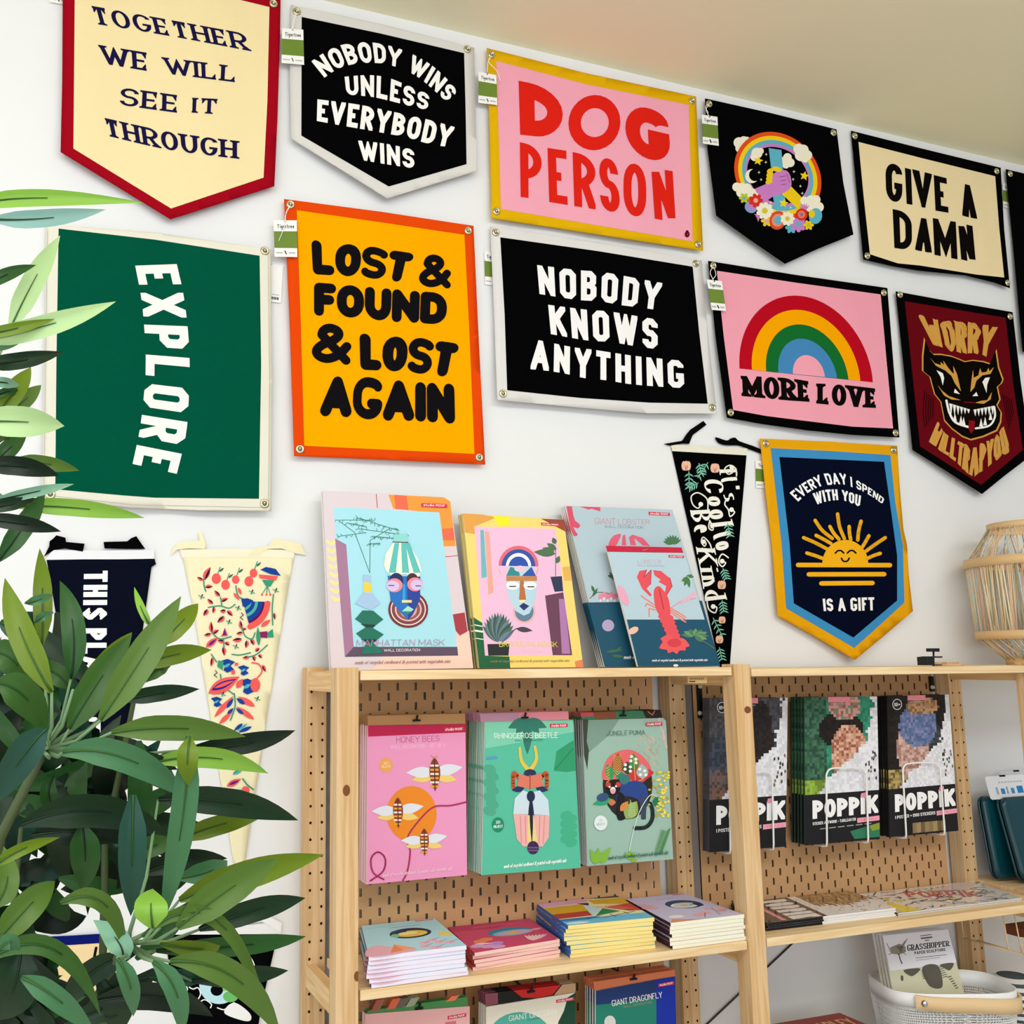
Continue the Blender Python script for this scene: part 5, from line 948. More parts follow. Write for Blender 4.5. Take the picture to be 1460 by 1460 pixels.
mb = MB(); c_ = [onY(*p, 1.866) for p in ((664, 1440), (669, 1436), (671, 1700), (664, 1700))]; mb.hexa([c_[3] + Vector((0, .004, 0)), c_[2] + Vector((0, .004, 0)), c_[1] + Vector((0, .004, 0)), c_[0] + Vector((0, .004, 0))], [c_[3], c_[2], c_[1], c_[0]], paper('6fb4d8')); tag(mb.build('craft_card'), 'blue card edge sticking out beside the pale pink pack', 'card')
def d_uni(a):
    a.poly([(940, 855), (1560, 755), (1560, 2200), (940, 2290)], 'e4dccc'); a.ell(1175, 1080, 225, 190, '4faa9a'); a.poly([(1505, 790), (1560, 755), (1560, 1500), (1430, 1500), (1440, 960), (1480, 880)], '12402c')
    a.text('GIANT UNICORN', [(1100, 955), (1428, 905)], [(1097, 917), (1425, 865)], 'f0ece4', .09); a.text('WALL DECORATION', [(1225, 952), (1310, 938)], [(1225, 942), (1310, 928)], '3a6a64', .12); brand(a, [(1425, 806), (1550, 786), (1552, 808), (1427, 828)])
pack('unicorn_pack', 'cream pack with teal disc and red header circle under the plank, front of its stack', 'craft pack', f10, [(940, 855), (1560, 755), (1560, 2200), (940, 2290)], hang_pf(1.86), BACK, .0045, 'ece6dc', d_uni, 4, .010, 'cream unicorn pack, %s from the front of its stack', 'cream unicorn packs low in the left bay', header=([(930, 765), (1560, 690), (1560, 752), (938, 850)], '12100e', lambda a: (a.poly([(930, 765), (1020, 756), (1022, 832), (938, 850)], '8a4a58'), a.poly([(1130, 742), (1460, 702), (1400, 770), (1300, 792), (1190, 790)], 'c8201e', False), a.poly([(1470, 700), (1560, 690), (1560, 752), (1410, 775)], 'c09a78'))), seed=8)
hook('black peg hook holding the cream unicorn packs', 758, 1414, 1.86)
def d_dra(a):
    a.poly([(470, 785), (955, 695), (990, 1900), (470, 1960)], '14337e'); a.poly([(470, 870), (840, 830), (850, 1900), (470, 1960)], '1c7a68'); a.poly([(470, 785), (840, 715), (840, 832), (470, 872)], '17326a'); a.poly([(840, 715), (955, 695), (990, 1900), (850, 1900)], '0c2a9a')
    a.text('GIANT DRAGONFLY', [(570, 880), (878, 825)], [(566, 843), (875, 790)], 'e9e4d8', .1); a.text('WALL DECORATION', [(640, 890), (815, 860)], [(638, 876), (813, 846)], '9a8a6a', .12); brand(a, [(853, 742), (948, 725), (950, 745), (855, 762)]); a.ell(557, 978, 35, 42, 'd4d0c8')
pack('dragonfly_pack', 'dark blue and green pack with orange header under the plank, front of its stack', 'craft pack', f11, [(470, 785), (955, 695), (990, 1900), (470, 1960)], hang_pf(1.85), BACK, .0045, 'ece8e2', d_dra, 5, .0095, 'dark blue dragonfly pack, %s from the front of its stack', 'dark blue dragonfly packs low in the left bay', header=([(455, 730), (955, 655), (956, 693), (462, 782)], 'd0744e', None), seed=9)
hook('black peg hook holding the dark blue dragonfly packs', 904, 1396, 1.85)
# --- mosaic sticker packs in wire holders, right bay
def mosaic(a, x0, y0, x1, y1, n, fn, sk=0.0, seed=0):
    rn = random.Random(seed); s_ = (x1 - x0) / n; m = int((y1 - y0) / s_)
    a.op()
    for i in range(n):
        for j in range(m):
            c = fn((i + .5) / n, (j + .5) / m, rn)
            if c:
                x, y = x0 + i * s_ + sk * j * s_, y0 + j * s_ - (i * s_) * .012; a.raw([a.T(p) for p in ((x, y), (x + s_ * 1.02, y), (x + s_ * 1.02, y + s_ * 1.02), (x, y + s_ * 1.02))], c)
def blob(u, v, cx, cy, rx, ry, e=0): return ((u - cx) / rx) ** 2 + ((v - cy) / ry) ** 2 < 1 + e
def edge_white(u, v, rn): return u > .93 - max(0, v - .08) * .22 - max(0, v - .48) ** 1.0 * 1.1 + rn.uniform(-.03, .03) or (v > .80 + (.4 - u) * .32 and u > .3)
def poppik(a, q, bg_, fn, off, seed, age):
    TL, TR, BR, BL = q
    l = lambda u, v: (TL[0] * (1 - u) * (1 - v) + TR[0] * u * (1 - v) + BR[0] * u * v + BL[0] * (1 - u) * v, TL[1] * (1 - u) * (1 - v) + TR[1] * u * (1 - v) + BR[1] * u * v + BL[1] * (1 - u) * v)
    a.poly(q, bg_); rn = random.Random(seed); n = 30; m = 34; a.op()
    for i in range(n):
        for j in range(m):
            u, v = i / n, j / m * .66; c = fn((i + .5) / n, (j + .5) / m, rn)
            a.sub = 0
            if c: a.raw([a.T(p) for p in (l(u, v), l(u + 1.01 / n, v), l(u + 1.01 / n, v + .668 / m), l(u, v + .668 / m))], c)
    a.poly([l(0, .66), l(1, .655), l(1, 1), l(0, 1)], '17151a')
    for k in range(16): u, v = rn.uniform(.80, .97), rn.uniform(.38, .58); s_ = .022; a.poly([l(u, v), l(u + s_, v - .006), l(u + s_ + .004, v + .014), l(u + .004, v + .02)], ('3a3236', '8a6a6a', '5a6a3a', '2a2a30')[k % 4])
    a.poly([l(.33, 0), l(.62, 0), l(.62, .035), l(.33, .035)], 'ec8f9e'); a.line([l(.36, .047), l(.58, .047)], 3, 'b0b0b0', cap=False)
    x = off
    a.text('POPPiK' if False else 'POPPIK', [l(x, .825), l(.985, .815)], [l(x, .70), l(.985, .688)], 'f6f4f4', .245, rad=.36, gap=.09)
    a.poly([l(.76, .672), l(.83, .665), l(.82, .705), l(.75, .70)], 'f09ab0'); a.poly([l(.70, .842), l(1, .835), l(1, .868), l(.70, .875)], 'f2a0b4')
    for k in range(5): a.line([l(.74 + k * .05, .855), l(.765 + k * .05, .854)], 3, 'd87a94', cap=False)
    if age == 1: a.text('STICKER ARTWORK - TABLEAU EN', [l(x, .868), l(.68, .858)], [l(x, .848), l(.68, .838)], 'eeeeee', .16); [a.line([l(.2 + k * .12, .897 - k * .002), l(.29 + k * .12, .895 - k * .002)], 4, 'a0a0a0', cap=False) for k in range(6)]; a.poly([l(.60, .93), l(1, .885), l(1, .985), l(.66, .985)], '2f7a58'); a.poly([l(.86, .90), l(1, .885), l(1, .93), l(.9, .94)], '8a9a3a')
    else: a.text('1 POSTER + 1900 STICKERS', [l(x, .875), l(.68, .865)], [l(x, .852), l(.68, .842)], 'eeeeee', .16)
    if age == 2:
        for k in range(8): a.poly([l(.34 + k * .06, .915), l(.40 + k * .06, .912), l(.40 + k * .06, .985), l(.34 + k * .06, .988)], ('8a7450', 'a08a60', '6f5a3c', '94805a')[k % 4])
    if age != 1: a.ell(*l(.16, .06), 20, 23, 'e0e0e0'); a.ell(*l(.16, .06), 17, 20, '26242a'); p = l(.16, .06); a.text('10+', [(p[0] - 12, p[1] + 8), (p[0] + 12, p[1] + 8)], [(p[0] - 12, p[1] - 7), (p[0] + 12, p[1] - 7)], 'f0f0f0', .2)
def pick(rn, *c): return c[int(rn.random() * len(c))]
def f_mona(u, v, rn):
    if edge_white(u, v, rn): return pick(rn, 'e2e0e6', 'ecebf0', 'd8d6de')
    if blob(u, v, .66, .45, .16, .42): return pick(rn, '241c1c', '1c1516', '2e2220')
    if v > .72 and u < .5: return pick(rn, '6a5248', '7a5a48', '4a3c3a', '5f5a66')
    if v > .38: return pick(rn, '3a4352', '2e3644', '444c5c', '34323c')
    return pick(rn, '4a484e', '55535a', '3e3c42')
def f_green(u, v, rn):
    if edge_white(u, v, rn): return pick(rn, 'e2e0e6', 'ecebf0', 'd8d6de')
    if blob(u, v, .56, .10, .22, .14): return pick(rn, 'c07a72', 'a85a58', 'd89a90', '7a8a70')
    if blob(u, v, .50, .34, .30, .20) and not blob(u, v, .60, .58, .24, .30): return pick(rn, '1a1210', '241814', '120c0c')
    if blob(u, v, .60, .58, .25, .34): return pick(rn, 'd8a68c', 'c89478', 'b87a60', 'e0b49c', '9a5a4a') if v > .3 else pick(rn, 'd8a68c', 'c08a70')
    if v > .86 and u < .3: return pick(rn, '8aa83a', '9ab848', '6f8a30')
    if v > .84: return pick(rn, '1c1414', '2a1c18', '3a2a20')
    if u < .3: return pick(rn, '2f5a42', '3a6a4a', '24493a', '46705a')
    return pick(rn, '2f8a6a', '38957a', '267a5e')
def f_blue(u, v, rn):
    if edge_white(u, v, rn): return pick(rn, 'e2e0e6', 'ecebf0', 'd8d6de')
    if blob(u, v, .56, .12, .26, .10): return pick(rn, 'b48a66', 'c89a74', '9a6a4a', '7a6a44')
    if blob(u, v, .48, .32, .30, .24): return pick(rn, '5f6f9a', '6a7aa4', '55628a', '8088b0')
    if blob(u, v, .38, .58, .24, .34): return pick(rn, 'c8a094', 'd8b4a8', 'a87a6e', 'b08a80')
    if blob(u, v, .68, .62, .22, .34): return pick(rn, '3a4046', '2e3338', '444a50')
    if v > .8: return pick(rn, 'a08a50', 'b8a068', '6a5a34')
    return pick(rn, '1c1614', '261c18', '15100f')
for nm, q, D, bgc, fn, off, age, n, step, lab, sl, ec in (
 ('sticker_pack', [(150, 163), (476, 160), (468, 780), (150, 804)], 1.915, '26242a', f_mona, .09, 0, 4, .0065, 'black and grey mosaic sticker pack behind the middle front post, front of its stack', 'grey mosaic sticker pack, %s from the front of its stack', '4a4a50'),
 ('sticker_pack', [(545, 159), (848, 155), (860, 748), (550, 775)], 1.905, '1c1a1c', f_green, .10, 1, 5, .0105, 'green mosaic sticker pack with a pink and tan pixel blob, front of its stack', 'green mosaic sticker pack, %s from the front of its stack', '2a4438'),
 ('sticker_pack', [(890, 154), (1147, 146), (1187, 714), (900, 741)], 1.912, '19171a', f_blue, .09, 2, 5, .0075, 'black mosaic sticker pack with a slate blue pixel blob, front of its stack', 'slate blue mosaic sticker pack, %s from the front of its stack', '1a1a1c')):
    pack(nm, lab, 'sticker pack', fM, q, hang_pf(D), BACK, .0045, ec, lambda a, q=q, bgc=bgc, fn=fn, off=off, age=age: poppik(a, q, bgc, fn, off, 3 + age, age), n, step, sl, 'mosaic sticker packs in the right bay', backc='2a2a30', seed=20 + age)
WW = mat('f2f1ee', .35, .4)
for lab, pts, bot, D in (('white wire holder around the grey mosaic packs behind the middle post', [(238, 800), (235, 500), (255, 475), (330, 470), (395, 470), (412, 495), (418, 780)], [(205, 808), (395, 793)], 1.905),
   ('white wire holder around the green mosaic packs', [(640, 768), (637, 480), (655, 456), (720, 452), (785, 455), (803, 478), (812, 755)], [(618, 776), (795, 762)], 1.895),
   ('white wire holder around the slate blue mosaic packs', [(970, 735), (955, 460), (970, 437), (1030, 430), (1090, 432), (1110, 452), (1130, 722)], [(945, 745), (1108, 731)], 1.902)):
    A = Art(None).frame(*fM); T = [A.T(p) for p in pts]; P = [onY(x, y, D) for x, y in T]; t = thing('wire_holder', lab, 'wire holder', P[0], 'white wire holders on the right pegboard')
    mb = MB(); zb = min(P[0].z, P[-1].z) - .006
    L0 = [Vector((P[0].x, YB - .001, zb)), Vector((P[0].x, D + .012, zb)), Vector((P[0].x, D + .002, zb + .002)), P[0] + Vector((0, 0, .004))]; L1 = [P[-1] + Vector((0, 0, .004)), Vector((P[-1].x, D + .002, zb + .002)), Vector((P[-1].x, D + .012, zb)), Vector((P[-1].x, YB - .001, zb))]
    mid = [onY(x, y, D) for x, y in cat_rom(T[1:-1])]
    mb.tube(L0 + mid + L1, .0021, WW, 8); mb.build('wire', t)
# ---------------------------------------------------------------- flat stacks on the middle planks
def flat_stack(name, lab, stacklab, cat, group, fr, quad, zt, n, tk, edge, leftc, draw, jit=.05, top_rot=0, seed=0, ymax=1.9645, xmax=None, gloss=False, dark=0):
    A = Art(None).frame(*fr); BL, BR, FR, FL = [onZ(*A.T(p), z(zt)) for p in quad]
    def cl(B, F):
        if B.y > ymax: B = F + (B - F) * ((ymax - F.y) / (B.y - F.y))
        if F.y < 1.757: F = B + (F - B) * ((B.y - 1.757) / (B.y - F.y))
        return B, F
    BL, FL = cl(BL, FL); BR, FR = cl(BR, FR)
    if xmax: FR.x = min(FR.x, xmax); BR.x = min(BR.x, xmax)
    w, d = (FR - FL).length * 1000, (FL - BL).length * 1000
    pf = lambda x, y, h: (BL * (1 - x / w) + BR * (x / w)) * (1 - y / d) + (FL * (1 - x / w) + FR * (x / w)) * (y / d) + Vector((0, 0, h))
    c = (BL + BR + FL + FR) / 4; t = thing(name, lab, cat, (c.x, c.y, z(zt) - tk), group)
    a = Art(pf, (lambda h: mat(h, .10, .6)) if gloss else paper); draw(a, w, d); mb = a.emit(MB(), 0, 2.5e-6)
    dn = Vector((0, 0, -.00004)); lo = Vector((0, 0, -tk + .0004)); T = [FL, FR, BR, BL]; e = paper(edge)
    mb.hexa([p + lo for p in T], [p + dn for p in T], e, e, [e, e, e, paper(leftc)]); dk = Vector((0, -.0003, 0))
    if dark: mb.poly([FL + lo + dk, FL + (FR - FL) * dark + lo + dk, FL + (FR - FL) * dark + dn + dk, FL + dn + dk], paper('17161c'))
    mb.build('book_block', t)
    rn = random.Random(seed)
    for i in range(1, n):
        dup(t, (rn.uniform(-.003, .003), rn.uniform(0, .003), -tk * i), rn.uniform(-jit, jit), stacklab % (ORD[i] if i else ''))
    return t
def base(a, w, d, c): a.rect(0, 0, w, d, c)
def s1(a, w, d):
    base(a, w, d, 'b4e2f0'); a.line([(w * .06, d * .12), (w * .8, d * .09)], 3.5, '9ccbdc', cap=False); a.line([(w * .35, d * .18), (w * .75, d * .17)], 2.2, '5a7a90', cap=False); a.rect(w * .72, d * .02, w * .97, d * .05, 'd5506a')
    a.ell(w * .55, d * .42, w * .25, d * .17, '1d2350', 0); a.ell(w * .56, d * .44, w * .19, d * .10, 'ecd648'); a.poly([(w * .45, d * .38), (w * .72, d * .40), (w * .60, d * .52), (w * .42, d * .50)], 'f0b870'); a.ell(w * .42, d * .36, w * .10, d * .07, '24305e'); a.ell(w * .52, d * .42, w * .12, d * .05, 'f4ea90'); a.ell(w * .36, d * .46, w * .05, d * .06, '7fd0a0')
    a.poly([(0, d * .78), (w * .12, d * .70), (w * .3, d * .82), (w * .5, d * .93), (w * .35, d), (0, d)], 'eab4c2', True); a.poly([(w * .22, d * .96), (w * .30, d * .72), (w * .50, d * .90)], 'ef8a5a'); a.poly([(w * .30, d * .72), (w * .50, d * .90), (w * .36, d * .93)], 'f2a878')
    for x, y in ((.62, .78), (.72, .72), (.78, .80), (.88, .84), (.60, .88), (.7, .95)): a.ell(w * x, d * y, w * .06, d * .045, 'e9b8cc'); a.line([(w * x, d * y), (w * (x + .1), d * (y - .06))], 1.6, '8a6a80')
    a.poly([(w * .88, d * .45), (w * .98, d * .50), (w * .98, d * .66), (w * .84, d * .60)], 'f0d878')
flat_stack('craft_book', 'pale blue flat pack with a yellow fish on top of the leftmost stack', 'lilac edged flat pack in the leftmost stack, %s from the top', 'flat pack', 'flat packs stacked on the left middle plank', f10, [(62, 240), (540, 205), (803, 428), (125, 508)], -.506, 7, .0075, 'ece4f4', '4a4660', s1, .03, seed=1)
def s2(a, w, d):
    base(a, w, d, 'd24a72'); a.poly([(0, 0), (w * .9, 0), (w * .5, d * .25), (0, d * .2)], 'c23a64'); a.line([(w * .25, d * .14), (w * .75, d * .12)], 2, 'e890a8', cap=False)
    a.ell(w * .60, d * .44, w * .26, d * .15, '2f86a8'); a.ell(w * .62, d * .50, w * .24, d * .11, '6fc0cc'); a.poly([(w * .42, d * .5), (w * .66, d * .42), (w * .86, d * .5), (w * .66, d * .58)], 'd8a8d0', True); a.ell(w * .62, d * .5, w * .06, d * .05, 'f0b860'); a.leaf((w * .84, d * .5), (w * 1.0, d * .46), 14, 'e8a0b8')
    for i in range(7): a.leaf((w * .72, d * .9), (w * (.70 + .045 * i), d * (.66 + .01 * i)), 9, 'f4c8cc')
    for x, y, c in ((.18, .66, 'ef8a60'), (.26, .62, 'ef8a60'), (.1, .8, 'd8a4dc'), (.2, .86, 'd8a4dc'), (.32, .8, 'c890d4'), (.3, .92, 'd8a4dc')): a.ell(w * x, d * y, w * .08, d * .06, c)
    a.leaf((w * .08, d * .72), (w * .3, d * .78), 10, 'f4d0d8'); a.ell(w * .98, d * .98, 4, 4, 'f0c040')
flat_stack('craft_book', 'raspberry flat pack with blue round fish on top of the second stack from left', 'peach edged flat pack in the raspberry stack, %s from the top', 'flat pack', 'flat packs stacked on the left middle plank', f10, [(600, 230), (1150, 180), (1450, 385), (860, 480)], -.526, 5, .0066, 'f4c8be', 'b8442e', s2, .04, seed=2)
def s3(a, w, d):
    base(a, w, d, 'efe0b0'); a.poly([(0, 0), (w * .62, 0), (w * .55, d * .16), (0, d * .2)], 'e8b0d0'); a.line([(w * .3, d * .1), (w * .65, d * .07)], 2, '9a5a80', cap=False); a.poly([(w * .6, 0), (w, 0), (w, d * .08), (w * .75, d * .05)], '3a4a40')
    a.poly([(0, d * .22), (w * .5, d * .2), (w * .42, d * .55), (0, d * .52)], 'dcae2a'); a.poly([(w * .6, d * .08), (w, d * .1), (w, d * .4), (w * .6, d * .25)], 'dcae2a'); a.poly([(0, d * .52), (w * .42, d * .5), (w * .40, d * .7), (0, d * .72)], 'bb4034'); a.poly([(w * .66, d * .42), (w, d * .35), (w, d * .68), (w * .86, d * .66)], 'c84a40')
    a.poly([(w * .46, d * .25), (w * .62, d * .45), (w * .40, d * .72)], 'bfe0ea'); a.poly([(w * .62, d * .46), (w * .76, d * .64), (w * .42, d * .74)], '208a58'); a.poly([(w * .42, d * .16), (w * .56, d * .18), (w * .52, d * .30)], '1c1c1e'); a.rect(0, d * .78, w, d, '6fc0e6'); a.poly([(0, d * .74), (w * .5, d * .74), (w * .3, d * .84), (0, d * .84)], '3a7ac0')
    for i in range(5): a.line([(w * (.54 + i * .05), d * .36), (w * (.74 + i * .05), d * .58)], 2.6, 'e88a70', cap=False)
    a.line([(w * .3, d * .80), (w * .5, d * .82), (w * .9, d * .70)], 3, '26262a'); a.line([(w * .6, d * .72), (w * .62, d * .84)], 2.4, '26262a'); a.line([(w * .78, d * .68), (w * .8, d * .78)], 2.4, '26262a'); a.ell(w * .14, d * .93, w * .13, d * .04, 'e4f0f4')
flat_stack('craft_book', 'flat pack with a colourful sailing boat on top of the yellow edged stack', 'yellow edged flat pack in the sailing boat stack, %s from the top', 'flat pack', 'flat packs stacked on the left middle plank', f11, [(40, 203), (560, 178), (828, 335), (300, 385)], -.499, 8, .0075, 'f4de8e', '3a6ab8', s3, .07, seed=3)
def s4(a, w, d):
    base(a, w, d, 'cfc8ea'); a.line([(w * .38, d * .16), (w * .7, d * .14)], 2, 'a89ac8', cap=False); a.rect(w * .78, d * .02, w * .98, d * .05, 'd5506a')
    a.ell(w * .62, d * .42, w * .26, d * .17, '2c4468'); a.ell(w * .60, d * .46, w * .20, d * .10, 'f0ecec'); a.poly([(w * .44, d * .46), (w * .6, d * .36), (w * .78, d * .44), (w * .62, d * .54)], 'c8d8dc', True); a.ell(w * .60, d * .46, w * .06, d * .04, 'e8b898'); a.leaf((w * .66, d * .48), (w * .82, d * .42), 8, '8ab890'); a.ell(w * .8, d * .48, w * .06, d * .07, '1f2f50')
    for x, y in ((.06, .3), (.12, .36), (.05, .42), (.14, .45)): a.ell(w * x, d * y, w * .07, d * .04, 'e8a8b4')
    for x, y, r in ((.5, .85, .09), (.62, .8, .08), (.78, .68, .07), (.9, .74, .08), (.84, .82, .06)): a.ell(w * x, d * y, w * r, d * r * .6, 'eab0b8')
    for p, q in (((.5, .95), (.62, .8)), ((.74, .92), (.84, .66)), ((.8, .8), (.95, .78))): a.line([(w * p[0], d * p[1]), (w * q[0], d * q[1])], 1.8, '6a5a70')
    a.poly([(0, d), (w * .1, d * .88), (w * .3, d * .95), (w * .45, d)], 'e89a80'); a.ell(w * .2, d * .82, w * .1, d * .05, 'f4ece8')
flat_stack('craft_book', 'lilac flat pack with a dark round badge on top of the rightmost craft stack', 'cream edged flat pack in the lilac stack, %s from the top', 'flat pack', 'flat packs stacked on the left middle plank', f11, [(612, 200), (1075, 165), (1410, 330), (930, 370)], -.508, 7, .00725, 'f4eed8', '3c2034', s4, .012, seed=4, xmax=1.3825)
def s5(a, w, d):
    base(a, w, d, '2a2a36'); a.rect(w * .46, 0, w, d, 'ecebee'); a.text('POPPIK', [(w * .50, d * .18), (w * .50, d * .96)], [(w * .36, d * .18), (w * .36, d * .96)][::1], 'f4f2f2', .24, sm=False) if False else None
    a.text('POPPIK', [(w * .20, d * .06), (w * .20, d * .97)], [(w * .42, d * .06), (w * .42, d * .97)], 'f6f4f4', .24); a.rect(w * .12, d * .35, w * .155, d * .97, 'f09aa6'); rn = random.Random(3); a.op()
    for i in range(40):
        for j in range(14):
            u, v = .53 + i * .0118, j / 14
            if v < .62 - abs(u - .75) * .7 + rn.uniform(-.05, .05): x, y = u * w, v * d; a.sub = 0; a.raw([(x, y), (x + w * .012, y), (x + w * .012, y + d / 13.8), (x, y + d / 13.8)], pick(rn, '8a6a4a', 'a88a5a', '9a5a4a', 'b8a060', '6a4a3a'))
    for k in range(14): x, y = rn.uniform(.6, .95) * w, rn.uniform(.6, .95) * d; a.rect(x, y, x + 4, y + 5, '4a4040')
flat_stack('sticker_book', 'black and white flat pack on top of the low stack beside the middle front post', 'black and white flat pack in the low stack, %s from the top', 'flat pack', 'black and white flat packs on the right middle plank', fO, [(60, 240), (650, 215), (880, 300), (298, 368)], -.5415, 5, .0035, 'f0eeee', '26262e', s5, .01, seed=5, gloss=True, dark=.42)
def s6(a, w, d):
    a.wrap = 1; base(a, w, d, 'e8e4e2'); rn = random.Random(8)
    for i in range(120):
        x, y = rn.uniform(.03, .97) * w, rn.uniform(.03, .97) * d; a.line([(x, y), (min(max(x + rn.uniform(-30, 30), 2), w - 2), min(max(y + rn.uniform(-16, 16), 2), d - 2)), (min(max(x + rn.uniform(-30, 30), 2), w - 2), min(max(y + rn.uniform(-16, 16), 2), d - 2))], rn.uniform(1.5, 4), pick(rn, '7a8aa8', '3a4250', 'b8909a', '8aa098', 'd8a894', '5a5a62', 'c86a6a', 'e0c860'), True)
    for i in range(12): x, y = rn.uniform(.05, .95) * w, rn.uniform(.1, .95) * d; a.ell(x, y, rn.uniform(6, 14), rn.uniform(4, 8), pick(rn, 'f0dc5a', 'e8c8b0', 'a8c0d0', 'f0e080'))
    a.poly([(w * .02, d * .7), (w * .1, d * .5), (w * .2, d * .98), (w * .05, d * .98)], 'f0dc40'); a.text('POPPIK', [(w * .30, d * .40), (w * .76, d * .74)], [(w * .35, d * .12), (w * .82, d * .46)], 'bc3450', .17)
    a.poly([(w * .5, d * .2), (w * .9, 0), (w * .98, d * .1), (w * .8, d * .4)], 'd8c4c4')
flat_stack('comic_zine', 'glossy comic with red lettering on top of the low pile near the teal cases', 'glossy comic in the low pile near the teal cases, %s from the top', 'comic', 'glossy comics on the right middle plank', fO, [(640, 220), (1230, 175), (1450, 255), (890, 325)], -.5525, 3, .0021, 'e4e0dc', '4a4a50', s6, .012, seed=6, gloss=True)
# ---------------------------------------------------------------- things on the right
def rrect(w, h, r, n=6):
    out = []
    for cx_, cy_, a0 in ((w - r, h - r, 0), (r, h - r, 90), (r, r, 180), (w - r, r, 270)):
        for i in range(n + 1): q = math.radians(a0 + 90 * i / n); out.append((cx_ + r * math.cos(q), cy_ + r * math.sin(q)))
    return out
def teal_case(lab, P, lean_, w=.25, h=.205, th=.028, card=True):
    U = Vector((1, 0, 0)); V = Vector((0, math.sin(lean_), math.cos(lean_))); N = U.cross(V); N = -N if N.y > 0 else N
    t = thing('hard_case', lab, 'case', P, 'teal hard cases on the right plank')
    def loft(mb, rings, m, capf=None):
        b = len(mb.v); k = None
        for ins, dp in rings:
            pts = rrect(w - 2 * ins, h - 2 * ins, max(.022 - ins * .5, .006)); k = len(pts)
            mb.v += [P + U * (x + ins) + V * (y + ins) + N * dp for x, y in pts]
        for i in range(len(rings) - 1):
            for j in range(k): j2 = (j + 1) % k; mb.face((b + i * k + j, b + i * k + j2, b + (i + 1) * k + j2, b + (i + 1) * k + j), m, True)
        if capf: mb.face([b + (len(rings) - 1) * k + j for j in range(k)], m)
        mb.face([b + j for j in reversed(range(k))], m)
    TE = mat('0b4450', .22, .5); mb = MB(); loft(mb, [(.002, th * .52), (0, th * .62), (.001, th * .82), (.006, th * .96), (.012, th)], TE, True); mb.build('front_shell', t)
    mb = MB(); loft(mb, [(.003, th * .34), (.0025, th * .53)], mat('050708', .5), True); mb.build('gasket', t)
    mb = MB(); loft(mb, [(.012, 0), (.004, th * .05), (0, th * .18), (.002, th * .35)], TE, True); mb.build('rear_shell', t)
    for x, y in ((.085, .15), (.12, .10), (.15, .045)):
        mb = MB(); mb.hexa([P + U * (x + a_) + V * (y + b_) + N * (th - .0005) for a_, b_ in rrect(.075, .018, .008)], [P + U * (x + a_ + .002) + V * (y + b_ + .002) + N * (th + .0022) for a_, b_ in rrect(.071, .014, .006)], TE); mb.build('rib', t)
    if card:
        O_ = P + N * (th * .45); pf = lambda x, y, hh: O_ + U * x + V * (h + .052 - y) + N * hh
        a = Art(pf); a.poly([(x - .022, .056 - y) for x, y in rrect(.20, .058, .008)], 'e9ebf0')
        for i, (x, wd, c) in enumerate(((.005, .008, '9ab0c8'), (.022, .014, '2a86c8'), (.042, .006, '8aa0b8'), (.058, .012, '3a90cc'), (.08, .022, '2a80c4'), (.115, .016, '4a5a78'))): a.rect(x, .026 + .004 * (i % 2), x + wd, .044, c)
        [a.rect(.02 + k * .011, .0125, .028 + k * .011, .0165, 'c0c3ca') for k in range(8)]
        for x in (.03, .12): a.rect(x, -.004, x + .022, .001, '15161a')
        mb = a.emit(MB()); Q = [(x - .022, .056 - y) for x, y in rrect(.20, .058, .008)]; f = [pf(x, y, -.00003) for x, y in Q]; g = [pf(x, y, -.0008) for x, y in Q]; mb.hexa(g, f, paper('e9ebf0')); mb.build('hang_card', t)
    return t
zs = z(-.559)
teal_case('teal hard case with a full white hang card, leaning in front at the right edge', Vector((2.350, 1.921, zs + .004)), .22)
teal_case('teal hard case leaning behind the front one, its left edge showing by the rear post', Vector((2.322, 1.972, zs + .003)), .12, th=.026, card=False)
teal_case('teal hard case at the back right with its white card half out of frame', Vector((2.47, 2.008, zs + .003)), .08, th=.020)
# woven lantern
lc = onY(1477, 850, 1.872); lz = z(-.0135)
t = thing('bamboo_lantern', 'open bamboo stick lantern standing on the top plank at the right edge', 'lantern', (lc.x, lc.y, lz))
BAM = mat('e2bd8a', .5, .3)
rings = [(.098, .352, .372), (.160, .255, .279), (.148, .066, .088), (.082, .0, .022)]
for r, a0, a1 in rings:
    mb = MB(); mb.lathe([(r - .003, a0), (r + .001, a0), (r + .001, a1), (r - .003, a1), (r - .003, a0)], (lc.x, lc.y, lz), (0, 0, 1), BAM, 48); mb.build('hoop', t)
rn = random.Random(4); SC_ = ['ecd6ac', 'e6caa0', 'f2e2c0', 'e6caa0', 'dcb88a', 'ecd6ac', 'f2e2c0', 'd8c4a4', 'b4d0d8', 'e0b09c', '8a9a80', 'c09a7a', 'f0dcb8', 'f4e8cc']
def sticks(nm, r0, h0, r1, h1, n, tw, rr=.0013):
    mb = MB()
    for i in range(n):
        q = 2 * math.pi * i / n + rn.uniform(-.02, .02); q2 = q + rn.choice((-1, 1)) * tw * rn.uniform(.3, 1); m = mat(rn.choice(SC_), .5, .3)
        mb.tube([(lc.x + r0 * math.cos(q), lc.y + r0 * math.sin(q), lz + h0), (lc.x + r1 * math.cos(q2), lc.y + r1 * math.sin(q2), lz + h1)], rr, m, 5)
    mb.build(nm, t)
sticks('upper_sticks', .099, .358, .1575, .267, 100, .35); sticks('side_sticks', .1565, .262, .1465, .077, 210, .07, .0015); sticks('lower_sticks', .1455, .074, .083, .014, 100, .4)
